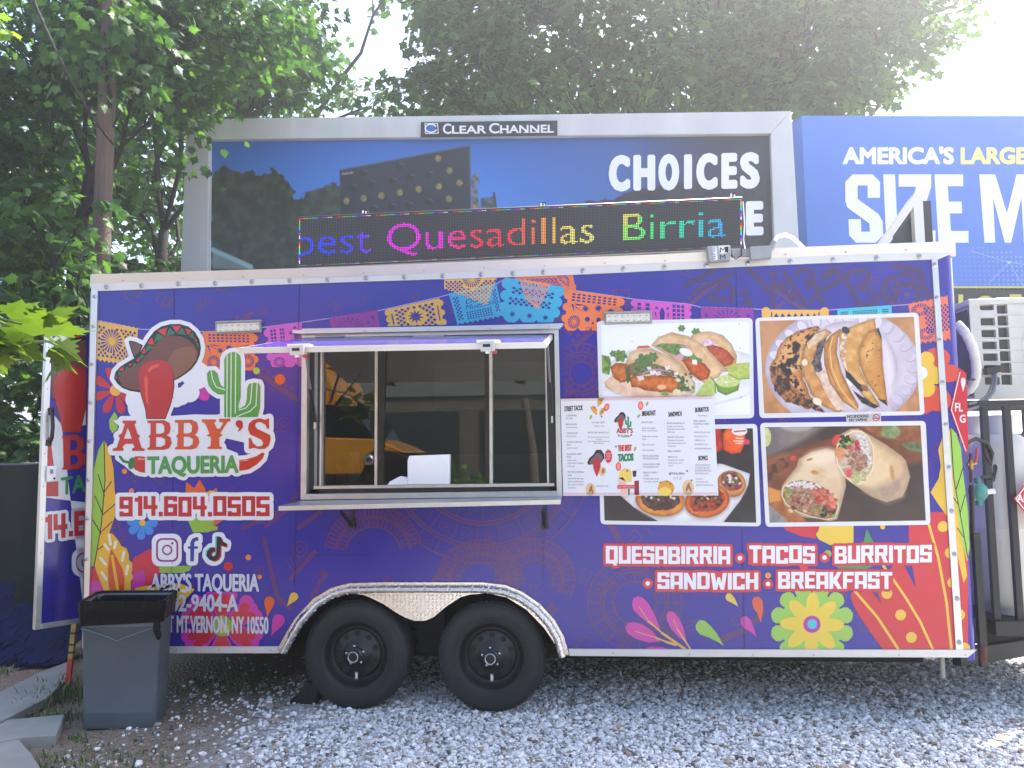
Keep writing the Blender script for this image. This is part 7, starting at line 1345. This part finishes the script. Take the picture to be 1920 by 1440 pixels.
def fold(k, sc, seed): return (np.array([vnoise(np.array([[a]]), np.array([[seed*3.1]]), sc, seed, 3)[0, 0] for a in np.minimum(an_, 40 - an_)]) - .5) * k
hang = .055 + .05 * np.array([max(0, .6 - abs(u*1.0 + .5)) for u in [((p - cx) @ ux)/(ux @ ux) for p in rr_ring(1, 1, 0)]])
rings = []
for i_, (sx, sy, dz, k, kz) in enumerate(((.92,.92,-.34,.1,.0), (1.02,1.03,-.12,.07,.01), (1.10,1.14,-.02,.03,.008), (1.13,1.18,.012,.02,.012), (1.175,1.235,.014,.02,.012), (1.20,1.265,.0,.025,.012), (1.185,1.25,-.014,.02,.008), (1.205,1.27,-.026,.025,.008), (1.18,1.245,-.04,.02,.006), (1.19,1.255,-.05,.02,.006), (1.165,1.235,-.058,.01,.006), (1.158,1.228,None,.012,.0))):
    f1, f2 = fold(k*2.2, .55, 3 + i_//2), fold(kz*1.8, .8, 20 + i_//3); rings.append([p + (p - cx - np.array((0, 0, zt_b)))*np.array((1, 1, 0))*a + np.array((0, 0, b - (0 if dz is not None else hang[q] + .058))) for q, (p, a, b) in enumerate(zip(rr_ring(sx, sy, zt_b + (dz or 0)), f1, f2))])
loft(h, rings, LIN, True, True); kn = cx + ux*1.02 - uy*1.3 + np.array((0, 0, zt_b - .14)); h.sphere(kn, (.022, .02, .05), LIN, 10, 8); h.sphere(kn + (.012, .0, -.045), (.018, .016, .03), LIN, 10, 8); h.build('bag_liner', binr)

# ------------------------------------------------------------ paving slabs, level, chock
SLAB = mat('concrete_slab', '#8f8f8a', rough=.85, noise=.14, nscale=6, bump=.002, bscale=70)
for q, lb, z in (([(-60,1330),(0,1297),(70,1262),(128,1240),(127,1272),(88,1308),(22,1342),(-60,1382)], 'long pale concrete paving slab running back beside the fence', .03), ([(-90,1408),(-10,1362),(14,1349),(121,1339),(106,1378),(40,1382),(0,1390),(-90,1420)], 'pale concrete paving slab lying beside the foot of the grey bin', .05), ([(-120,1425),(0,1392),(36,1386),(60,1414),(80,1446),(90,1480),(-120,1490)], 'pale concrete paving slab lying farthest from the fence, past the second slab', .05)):
    a = on_plane(q, (0, 0, z), (0, 0, 1)); b_ = a.copy(); b_[:, 2] = -.03; h = MB(); h.prism(a, b_, SLAB); tag(h.build('paving_slab', None, .006), lb, 'paving slab', 'concrete slabs of the path')
lv = thing('spirit_level', 'red and yellow spirit level leaning behind the grey trash can', 'spirit level', G(126, 1285)); h = MB(); p0, p1 = G(127, 1286) + (0, 0, .0), P(140, 1165, G(127, 1286)[1] + .06)
pm = p0 + (p1 - p0)*.42; h.bar(p0, pm, .035, .02, mat('red_level_paint', '#a8241f', rough=.4)); h.bar(pm, p1, .034, .019, mat('yellow_level_paint', '#a08a3a', rough=.5, noise=.2, nscale=30)); h.build('bar', lv)
h = MB(); 
for t in (.5, .62, .8): h.bar(p0 + (p1-p0)*t, p0 + (p1-p0)*(t + .03), .037, .022, BLKM)
h.build('vial', lv)
h = MB(); c = G(572, 1332); y = c[1] + .10
h.prism([(c[0] - .14, y, 0), (c[0] + .03, y, 0), (c[0] + .06, y, .145), (c[0] + .02, y, .13), (c[0] - .02, y, .15), (c[0] - .10, y, .06), (c[0] - .14, y, .03)], [(c[0] - .14, y + .12, 0), (c[0] + .03, y + .12, 0), (c[0] + .06, y + .12, .145), (c[0] + .02, y + .12, .13), (c[0] - .02, y + .12, .15), (c[0] - .10, y + .12, .06), (c[0] - .14, y + .12, .03)], mat('black_rubber', '#161617', rough=.6, noise=.2, nscale=30))
for i in range(3):
    for j in range(2): h.lathe([(.010, -.0005), (.006, -.0008), (.0003, -.0008)], (c[0] - .09 + i*.035, y, .025 + j*.025 + i*.008), (0, 1, 0), DARK, 10)
tag(h.build('wheel_chock', None, .003), 'black wedge wheel chock pushed against a trailer tyre near the bin', 'wheel chock')

# ------------------------------------------------------------ left background: fence, tarpaulin, pole, wire
YF = 1.7
h = MB(); FB_ = mat('green_fence_fabric', '#141f1b', rough=.85, noise=.3, nscale=3, bump=.004, bscale=9); xs_ = np.linspace(-7.5, -2.6, 50)
top = P(0, 872, YF)[2]; v = []
for z in np.linspace(0, top, 14):
    for i, x in enumerate(xs_): v.append((x, YF + .02*math.sin(x*7 + z*2) + .012*math.sin(x*19), z + (.015*math.sin(x*5) if z > top - .01 else 0)))
n_ = len(xs_); fen = thing('privacy_fence', 'dark green fabric privacy fence behind the open trailer door', 'fence', (-4.5, YF, 0)); h.add(v, [(j*n_+i, j*n_+i+1, (j+1)*n_+i+1, (j+1)*n_+i) for j in range(13) for i in range(n_-1)], FB_, True); h.build('fabric', fen)
for x in (-6.6, -4.75, -2.9): h = MB(); h.tube([(x, YF + .08, 0), (x, YF + .08, top + .06)], .03, POSTM, 10); h.build('post', fen)
h = MB(); h.tube([(-7.5, YF + .06, top), (-2.6, YF + .06, top)], .02, POSTM, 8); h.build('rail', fen)
h = MB(); TP = mat('blue_tarpaulin', '#05133c', rough=.5, noise=.25, nscale=9, spec=.15); nx, ny = 110, 70; v = []; uu, tt = np.meshgrid(np.linspace(0, 10, nx), np.linspace(0, 6, ny)); tn = -.55*np.abs(vnoise(uu + tt*.4, tt, 2.6, 4, 4) - .5) - .3*np.abs(vnoise(uu*1.3, tt*1.7 + uu*.5, .9, 14, 3) - .5) + .05
a, b = P(-30, 1060, 1.25), P(140, 1060, 1.25)
for j in range(ny):
    for i in range(nx):
        u, t = i/(nx-1), j/(ny-1); x = a[0] + (b[0]-a[0]+.15)*u; hgt = .60*(1 - .5*u); z = .02 + (t**.8)*hgt*(1-.25*u) ; y = .95 + .45*t; k = tn[j, i]
        v.append((x + k*.4, y + k, max(.012, z + k*.7)))
h.add(v, [(j*nx+i, j*nx+i+1, (j+1)*nx+i+1, (j+1)*nx+i) for j in range(ny-1) for i in range(nx-1)], TP, False)
o = h.build('tarpaulin'); tag(o, 'crumpled blue tarpaulin heaped against the dark green fence', 'tarpaulin'); so = o.modifiers.new('thick', 'SOLIDIFY'); so.thickness = .004
shade_fence = thing('privacy_fence', 'dark fabric fence along the far side of the trailer, seen only under its floor', 'fence', (-.5, 2.9, 0)); h = MB(); xs2 = np.linspace(-3.4, 2.2, 40)  # added out of view to block light reaching under the trailer
h.add([(x, 2.9 + .02*math.sin(x*7), z) for z in (0, .8, 1.5) for x in xs2], [(j*40+i, j*40+i+1, (j+1)*40+i+1, (j+1)*40+i) for j in range(2) for i in range(39)], FB_, True); h.build('fabric', shade_fence); h = MB(); h.tube([(-3.4, 2.95, 1.5), (2.2, 2.95, 1.5)], .02, POSTM, 8); h.build('rail', shade_fence)
YP = 2.75; pl_ = P(193, 400, YP); WOOD = mat('weathered_pole_wood', '#5a4a42', rough=.85, noise=.3, nscale=6, stretch=(9, 9, .5), bump=.006, bscale=10)
pole = thing('utility_pole', 'weathered brown wooden utility pole rising among the maple leaves', 'utility pole', (pl_[0], YP, 0)); h = MB(); h.lathe([(.10, 0), (.094, 3), (.088, 5), (.08, 8)], (pl_[0] - .02, YP, 0), (.004, 0, 1), WOOD, 24); h.build('shaft', pole)
h = MB(); a, b = P(58, -10, 1.5), P(212, 270, YP - .12)
h.tube([a + (b-a)*t + np.array((0, 0, -.25*t*(1-t)*2)) for t in np.linspace(-.6, 1, 18)], .014, mat('wire_black', '#1c1c1e', rough=.6), 6); h.tube([a + (b-a)*t + np.array((.012*math.sin(t*60), 0, -.25*t*(1-t)*2 + .012*math.cos(t*60))) for t in np.linspace(-.6, 1, 90)], .006, mat('wire_black', '#1c1c1e', rough=.6), 5); tag(h.build('overhead_wire'), 'twisted overhead wire running down to the wooden pole', 'wire')
h = MB(); FD = mat('dark_board_fence', '#26272a', rough=.8, noise=.2, nscale=3)
for i in range(60): x = XR + .6 + i*.15; h.box(x, x + .145, 4.05 + .01*(i % 2), 4.07 + .01*(i % 2), 0, 1.75 + .02*(i % 3), FD)
f2_ = thing('board_fence', 'dark board fence low behind the rack and gas cylinders', 'fence', (XR + 4, 4.05, 0)); h.build('boards', f2_)
for z in (.5, 1.3): h = MB(); h.box(XR + .6, XR + 9.6, 4.09, 4.13, z, z + .1, FD); h.build('rail', f2_)

# ------------------------------------------------------------ what stands across the yard, behind the camera (seen only mirrored in the window)
def RP(px, py, Yv): p = P(px, py, Yv); p[1] = .15 - p[1]; return p
YW = mat('yellow_truck_paint', '#c98a14', rough=.25, coat=.6); trk = thing('yellow_truck', 'yellow truck parked across the yard, mirrored in the serving window', 'truck', (RP(600, 900, 7)[0], -7, 0))
def rprism(mb, px, y0, y1, m): a = on_plane(px, (0, y0, 0), (0, 1, 0)); a[:, 1] = .15 - y0; b = a.copy(); b[:, 1] = .15 - y1; mb.prism(a, b, m)
h = MB(); rprism(h, [(420,690),(610,690),(625,728),(640,745),(655,752),(664,762),(600,758),(420,752)], 7.2, 9, YW); rprism(h, [(420,820),(604,820),(700,823),(740,838),(765,850),(700,845),(685,860),(680,890),(420,890)], 6.2, 7.6, YW); rprism(h, [(420,600),(600,600),(640,690),(610,690),(420,690)], 7.6, 10, YW); h.build('cab', trk, .02)
h = MB(); rprism(h, [(420,752),(662,760),(700,823),(420,820)], 7.4, 9.2, mat('truck_glass', '#0c0f12', rough=.05)); h.build('windscreen', trk)
h = MB(); rprism(h, [(682,900),(684,862),(700,846),(740,848),(762,858),(770,880),(770,930),(420,930),(420,890),(680,890)], 6.0, 7.2, BLK_); h.build('fender', trk, .02)
h = MB(); c = RP(692, 862, 5.95); h.sphere(c, (.09, .06, .09), mat('chrome', '#d8d8d8', rough=.08, metal=1), 16, 10); h.build('headlight', trk)
for x in (600, 720): h = MB(); c = RP(x, 985, 6.6); h.lathe([(.001,-.15),(.3,-.15),(.48,-.12),(.5,0),(.48,.12),(.3,.15),(.001,.15)], (c[0], c[1], .5), (1, 0, 0), RUB, 32); h.build('wheel', trk)
h = MB(); a, b = RP(642, 680, 7.1), RP(620, 755, 7.1); h.tube([a, b], .02, BLKM, 6); h.build('wiper', trk)
wl = thing('warehouse', 'pale flat-roofed building across the yard, mirrored in the window', 'building', (-2, -20, 0)); CON = mat('render_wall', '#5f5c54', rough=.85, noise=.25, nscale=1.2)
h = MB(); h.box(-14, 12, -24, -20, 0, 3.4, CON); h.build('wall', wl); h = MB(); h.box(-14.1, 12.1, -24.1, -19.9, 3.4, 3.95, mat('parapet', '#6f7672', rough=.7)); h.build('parapet', wl)
for x in (-6.5, -3.4, -.2): h = MB(); h.box(x, x + 2.4, -20.02, -19.96, .0, 2.9, mat('shutter_dark', '#22302e', rough=.5)); h.build('shutter', wl)
# ------------------------------------------------------------ maples: tapered trunks and limbs, leaf-shaped leaves in drooping sprays
def leaf_mat(name, c1, c2, trans):
    m = bpy.data.materials.new(name); m.use_nodes = True; t = m.node_tree; b = t.nodes['Principled BSDF']; o = t.nodes['Material Output']; L = t.links.new
    a = t.nodes.new('ShaderNodeAttribute'); a.attribute_name = 'tint'; L(a.outputs['Color'], b.inputs['Base Color']); b.inputs['Roughness'].default_value = .5; b.inputs['Specular IOR Level'].default_value = .25
    tl = t.nodes.new('ShaderNodeBsdfTranslucent'); mx = t.nodes.new('ShaderNodeMix'); mx.data_type = 'RGBA'; mx.blend_type = 'MULTIPLY'; mx.inputs[0].default_value = 1; mx.inputs[7].default_value = (*c2, 1); L(a.outputs['Color'], mx.inputs[6]); L(mx.outputs[2], tl.inputs[0])
    s = t.nodes.new('ShaderNodeMixShader'); s.inputs[0].default_value = trans; L(b.outputs[0], s.inputs[1]); L(tl.outputs[0], s.inputs[2]); L(s.outputs[0], o.inputs[0]); return m
LEAFM = leaf_mat('maple_leaf', None, (2.3, 2.5, .95), .34)
_half = [(0,0),(.16,-.10),(.34,-.06),(.27,.08),(.52,.16),(.40,.25),(.66,.50),(.40,.44),(.38,.60),(.24,.52),(.27,.72),(.14,.68),(0,1.0)]
LF = np.array(_half + [(-x, y) for x, y in _half[-2:0:-1]]); LF = np.concatenate([[(0, .34)], LF]) ; LF[:, 1] -= .15
_h2 = [(0,0),(.34,-.06),(.27,.1),(.62,.46),(.3,.52),(0,1.0)]
LF2 = np.concatenate([[(0, .34)], np.array(_h2 + [(-x, y) for x, y in _h2[-2:0:-1]])]); LF2[:, 1] -= .15
def leaves(name, parent, pos, out, size, tint, rng, hi=True):
    """pos (n,3); out (n,3) direction each blade points; droop and roll vary"""
    T = LF if hi else LF2; n, k = len(pos), len(T); d = out / np.linalg.norm(out, axis=1, keepdims=True); up = np.tile((0, 0, 1.), (n, 1)) + rng.normal(0, .45, (n, 3))
    s = np.cross(d, up); s /= np.linalg.norm(s, axis=1, keepdims=True) + 1e-9; w_ = np.cross(s, d)
    z = -.22 * np.abs(T[:, 0]) - .18 * T[:, 1]**2; wid = rng.uniform(.8, 1.12, n)
    v = pos[:, None] + size[:, None, None] * (s[:, None] * (T[:, 0][None, :, None] * wid[:, None, None]) * 1.1 + d[:, None] * T[:, 1][None, :, None] + w_[:, None] * (z[None, :, None] * rng.uniform(.4, 1.5, n)[:, None, None]))
    fc = np.array([(0, i, i + 1) for i in range(1, k - 1)] + [(0, k - 1, 1)]); f = (fc[None] + (np.arange(n)*k)[:, None, None]).reshape(-1)
    return fast_mesh(name, v.reshape(-1, 3), f, np.arange(0, len(f), 3), None, LEAFM, parent, cols=np.repeat(tint, k, 0))
def limb(mb, p0, p1, r0, r1, rng, m, bend=.25, n=7):
    p0, p1 = np.array(p0, float), np.array(p1, float); L = np.linalg.norm(p1 - p0); off = rng.normal(0, bend*L*.3, 3); pts = [p0 + (p1-p0)*t + off*math.sin(math.pi*t) + rng.normal(0, .012*L, 3)*(0 < t < 1) for t in np.linspace(0, 1, n)]
    mb.tube(pts, np.linspace(r0, r1, n), m, 9); return pts
BARK = mat('maple_bark', '#221d1a', rough=.9, noise=.35, nscale=8, stretch=(4, 4, .8), bump=.01, bscale=16)
def maple(label, base, height, blobs, n_sprays, size, seed, trunk_r=.16, hi=True, bright=1.0, group='maple trees behind the trailer', per=26, flat=.35, spread=.5):
    rng = np.random.default_rng(seed); t = thing('maple_tree', label, 'tree', base, group); base = np.array(base, float)
    mb = MB(); top = base + (rng.normal(0, .2), rng.normal(0, .2), height*.62); tp = limb(mb, base, top, trunk_r, trunk_r*.6, rng, BARK, .1, 9)
    w_ = np.array([b[1][0]*b[1][1]*b[1][2] for b in blobs])**.72; w_ /= w_.sum(); P_, O_, S_ = [], [], []
    for (c, r), wt in zip(blobs, w_):
        c, r = np.array(c, float), np.array(r, float); st = tp[min(len(tp)-1, max(2, int((c[2] - base[2]) / (height*.62) * 6)))]
        lp = limb(mb, st, c, trunk_r*.3, trunk_r*.1, rng, BARK, .3)
        ns = max(4, int(n_sprays*wt))
        for i in range(ns):
            u = rng.normal(0, 1, 3); u /= np.linalg.norm(u); q = c + u * r * rng.uniform(.45, 1.05)**.6
            if i % 4 == 0: limb(mb, lp[rng.integers(3, 7)], q, trunk_r*.09, .006, rng, BARK, .3, 5)
            o = (q - c) / r + rng.normal(0, .35, 3); o[2] = o[2]*.3 - .25; o /= np.linalg.norm(o); k = rng.integers(per//2, per)
            a = np.cross(o, (0, 0, 1)); a /= np.linalg.norm(a) + 1e-9; along = rng.uniform(-.5, 1, (k, 1))*spread; side = rng.normal(0, .45, (k, 1))*spread*.8
            pp = q + o*along + a*side + np.array((0, 0, 1))*(rng.normal(0, .11, (k, 1))*flat*2 - .25*along**2); P_.append(pp); O_.append(o + a*side*1.4 + np.array((0, 0, -.45)) + rng.normal(0, .35, (k, 3))); S_.append(np.full(k, 1.0)*rng.uniform(.8, 1.1))
    P_, O_, S_ = np.concatenate(P_), np.concatenate(O_), np.concatenate(S_); n = len(P_); sz = size*S_*rng.uniform(.65, 1.2, n)
    c0 = np.array(lin('#2c4829')); c1 = np.array(lin('#4a6933')); m = rng.random((n, 1))**2; ti = (c0*(1-m) + c1*m)*rng.uniform(.75, 1.2, (n, 1))*bright
    mb.build('trunk', t); leaves('crown', t, P_, O_, sz, ti, rng, hi); return t
def B_(px, py, Y, rx, ry, rz): return (P(px, py, Y), (rx, ry, rz))
maple('dense dark green maple close behind the green fabric fence', (-5.9, 3.4, 0), 8, [B_(20,60,3.4,1.2,.8,.8), B_(250,70,3.4,.9,.6,.55), B_(40,250,3.6,.8,.6,.6), B_(-60,300,3.4,.9,.7,.9), B_(345,180,3.6,.4,.5,.4), B_(40,420,3.3,.6,.5,.6), B_(-20,560,2.7,.8,.6,.7), B_(80,640,2.6,.65,.5,.5), B_(60,790,2.5,.7,.45,.45), B_(-110,760,2.6,.7,.5,.7), B_(90,400,2.2,.4,.25,.25), B_(150,500,2.2,.25,.2,.2), B_(195,60,2.3,.5,.25,.5), B_(250,10,3.6,1,.7,.5), B_(420,30,3.8,.8,.7,.5)], 700, .125, 1, .11)
maple('maple with thin bare branches between the pole and the white billboard frame', (P(300, 800, 8)[0], 8.0, 0), 9, [B_(150,300,8,1.0,.9,1.2), B_(290,330,8.5,.9,.8,1.1), B_(330,520,8,.8,.7,.7), B_(240,560,7.6,.9,.7,.8), B_(420,150,7.5,1.2,1.0,.8), B_(520,120,7.6,.9,1.0,.8), B_(480,10,8,1.2,1.1,.9), B_(280,150,8,1.2,1,1)], 480, .15, 2, .15, False)
maple('maple with a forked dark trunk rising behind the billboard name plate', (P(1130, 800, 9.5)[0], 9.5, 0), 11, [B_(800,190,9,1.0,.9,.55), B_(900,120,9.2,1.3,1.0,.9), B_(1000,190,9,1.2,.9,.5), B_(1050,50,9.6,1.6,1.2,1.0), B_(1200,110,9.4,1.4,1.1,1.0), B_(900,-60,9.8,1.9,1.4,1.0), B_(1150,-90,10,1.9,1.4,1.0), B_(880,20,9.6,1.0,1,.8)], 560, .175, 3, .2, False)
maple('broad maple whose crown edge meets the open bright sky', (P(1330, 800, 10.5)[0], 10.5, 0), 12, [B_(1330,120,9.8,1.5,1.1,1.1), B_(1480,80,9.6,1.4,1.1,1.2), B_(1560,150,9.4,.8,.7,.6), B_(1640,60,9.6,1.0,.9,.9), B_(1740,20,9.8,.7,.7,.75), B_(1480,190,9.2,.8,.7,.4), B_(1360,-60,10.2,1.8,1.3,1.0), B_(1560,-50,10,1.5,1.2,.9), B_(1660,-50,10,.8,.9,.6), B_(1590,185,9.2,.35,.4,.3)], 640, .175, 4, .22, False)
maple('farthest maple seen through the gaps of the nearer crowns', (P(520, 800, 13)[0], 13.0, 0), 13, [B_(260,420,12,1.6,1,1.6), B_(420,200,13,2.2,1.4,1.6), B_(540,110,13.5,1.5,1.2,1.0), B_(690,200,13,1.0,.8,.45), B_(740,-30,13,.9,.8,.5), B_(900,150,13,2.0,1.4,1.2), B_(1250,160,13,2.4,1.5,1.2), B_(330,600,11.5,1.4,1.0,1.2), B_(120,600,11,1.6,1.0,1.6), B_(60,350,11,1.6,1,1.6), B_(1450,160,12.5,1.6,1.2,.9)], 420, .2, 5, .25, False)
# near twig at the left edge
def twig(label, pts, n, size, seed, bright):
    rng = np.random.default_rng(seed); t = thing('maple_branch', label, 'branch', pts[0], 'maple branches hanging into view'); mb = MB(); mb.tube(pts, np.linspace(.012, .003, len(pts)), mat('twig_green', '#5a6a35', rough=.6), 7); mb.build('stem', t)
    pts = np.array(pts); P_, O_ = [], []
    for i in range(n):
        u = rng.uniform(0, len(pts) - 1.001); k = int(u); p = pts[k]*(1 - u + k) + pts[k+1]*(u - k); d = pts[k+1] - pts[k]; d /= np.linalg.norm(d); o = d*.6 + rng.normal(0, .7, 3); o[2] -= .35; o /= np.linalg.norm(o); P_.append(p + o*rng.uniform(.03, .12)); O_.append(o + np.array((0, -.25, 0)))
    c0, c1 = np.array(lin('#6f9440')), np.array(lin('#93b04a')); m = rng.random((n, 1)); leaves('leaves', t, np.array(P_), np.array(O_), size*rng.uniform(.7, 1.15, n), (c0*(1-m) + c1*m)*bright, rng); return t
twig('light green maple twig with large leaves hanging before the open door', [P(-120,700,-2.3), P(-40,660,-2.3), P(30,640,-2.25), P(90,640,-2.2), P(125,655,-2.15)], 17, .135, 21, .27)
twig('small light green maple twig hanging just above the larger one', [P(-120,560,-2.2), P(-40,580,-2.2), P(10,600,-2.2), P(50,610,-2.2)], 11, .13, 22, .27)
twig('bright yellow-green maple twig hanging high above the fabric fence', [P(-100,-40,1.0), P(-40,10,1.0), P(0,40,1.0), P(18,70,1.0)], 22, .13, 23, .7)

# ------------------------------------------------------------ planting across the yard, behind the camera (seen only mirrored in the window)
maple('bushy tree behind the warehouse across the yard', (-7, -27, 0), 7, [((-8,-27,5), (2.6,1.5,2)), ((-5.5,-27,6.5), (2.2,1.5,1.8)), ((-3.5,-27,4.5), (1.8,1.4,1.6))], 170, .4, 31, .2, False, 1, 'trees behind the warehouse')
maple('wide tree behind the warehouse across the yard beside the bushy one', (1, -27.5, 0), 7, [((-1,-27.5,5.5), (2.6,1.5,2)), ((2,-27.5,6), (2.4,1.5,2)), ((4.5,-27.5,4.8), (2,1.4,1.6))], 170, .4, 32, .2, False, 1, 'trees behind the warehouse')
def weed(label, px, py, Yv, s, n, seed, nm='shrub'):
    c = RP(px, py, Yv); c[2] = 0; rng = np.random.default_rng(seed); t = thing(nm, label, 'shrub', c, 'weeds across the yard'); mb = MB(); P_, O_ = [], []
    for i in range(14):
        tip = c + rng.normal(0, .28*s, 3) * (1, 1, 0) + (0, 0, rng.uniform(.5, 1.1)*s); mb.tube([c, (c + tip)/2 + rng.normal(0, .04, 3), tip], [.012, .009, .004], mat('twig_green', '#5a6a35', rough=.6), 5)
        for k in range(n//14): f = rng.uniform(.3, 1.05); o = rng.normal(0, 1, 3); P_.append(c + (tip - c)*f + o*.07*s); O_.append(o)
    mb.build('stem', t); m = rng.random((len(P_), 1)); leaves('leaves', t, np.array(P_), np.array(O_), .12*rng.uniform(.7, 1.3, len(P_)), np.array(lin('#3f5f2a'))*(1-m) + np.array(lin('#6a8a3a'))*m, rng, False)
weed('tall leafy weed across the yard near the yellow truck', 772, 850, 8, 1.35, 420, 41); weed('low bushy weed across the yard between the taller ones', 830, 860, 8.5, .9, 420, 42); weed('weed across the yard before the warehouse shutter', 885, 800, 11, 1.2, 300, 43)
h = MB(); c = RP(860, 900, 8.2); STR = mat('dry_straw', '#8a6f45', rough=.9)
for i in range(2600):
    x, y = c[0] + random.gauss(0, 1.1), c[1] + random.gauss(0, .5); z = .42*math.exp(-((x-c[0])/1.3)**2 - ((y-c[1])/.6)**2)*random.random()**.5; a, b = random.uniform(0, 6.28), random.uniform(-.5, .7); L = random.uniform(.08, .3); dv_ = np.array((math.cos(a)*math.cos(b), math.sin(a)*math.cos(b), math.sin(b)))*L; q = np.array((x, y, z)); s_ = np.array((-math.sin(a), math.cos(a), 0))*.006
    h.add([q - s_, q + s_, q + dv_], [(0, 1, 2)], STR)
tag(h.build('dry_grass'), 'heap of dry brown grass across the yard', 'dry grass', kind='stuff')
h = MB(); a, b = RP(1003, 905, 7.5), RP(984, 748, 7.7); h.tube([a - (0, 0, .3), (a*.6 + b*.4) + (.03, 0, 0), b], [.085, .07, .055], mat('bare_log', '#6f675c', rough=.9, noise=.3, nscale=6), 12); tag(h.build('leaning_log'), 'bare grey log leaning upright across the yard', 'log')
maple('maple standing farther along the green fence, past the pole', (-10.5, 5.5, 0), 8, [((-9.2,5.0,3.2), (1.5,1.1,1.3)), ((-10.5,5.5,5.4), (1.9,1.3,1.5)), ((-8.2,5.6,5.6), (1.4,1.1,1.3)), ((-11.8,5.2,3.0), (1.5,1.1,1.4)), ((-8.6,5.2,1.4), (1.1,.8,.8))], 330, .16, 6, .14, False)

# ------------------------------------------------------------ thin air volume added to stand in for veiling lens glare
hz_ = MB(); hm = bpy.data.materials.new('glare_haze'); hm.use_nodes = True; t = hm.node_tree; t.nodes.clear(); o_ = t.nodes.new('ShaderNodeOutputMaterial'); pv = t.nodes.new('ShaderNodeVolumePrincipled')
pv.inputs['Color'].default_value = (.93, .95, 1, 1); pv.inputs['Density'].default_value = 0.0046; pv.inputs['Anisotropy'].default_value = .7; t.links.new(pv.outputs[0], o_.inputs['Volume'])
hz_.box(-420, 420, -420, 420, -1.2, 17, hm); tag(hz_.build('haze'), 'thin sunlit haze in the air of the yard', 'haze', kind='stuff')
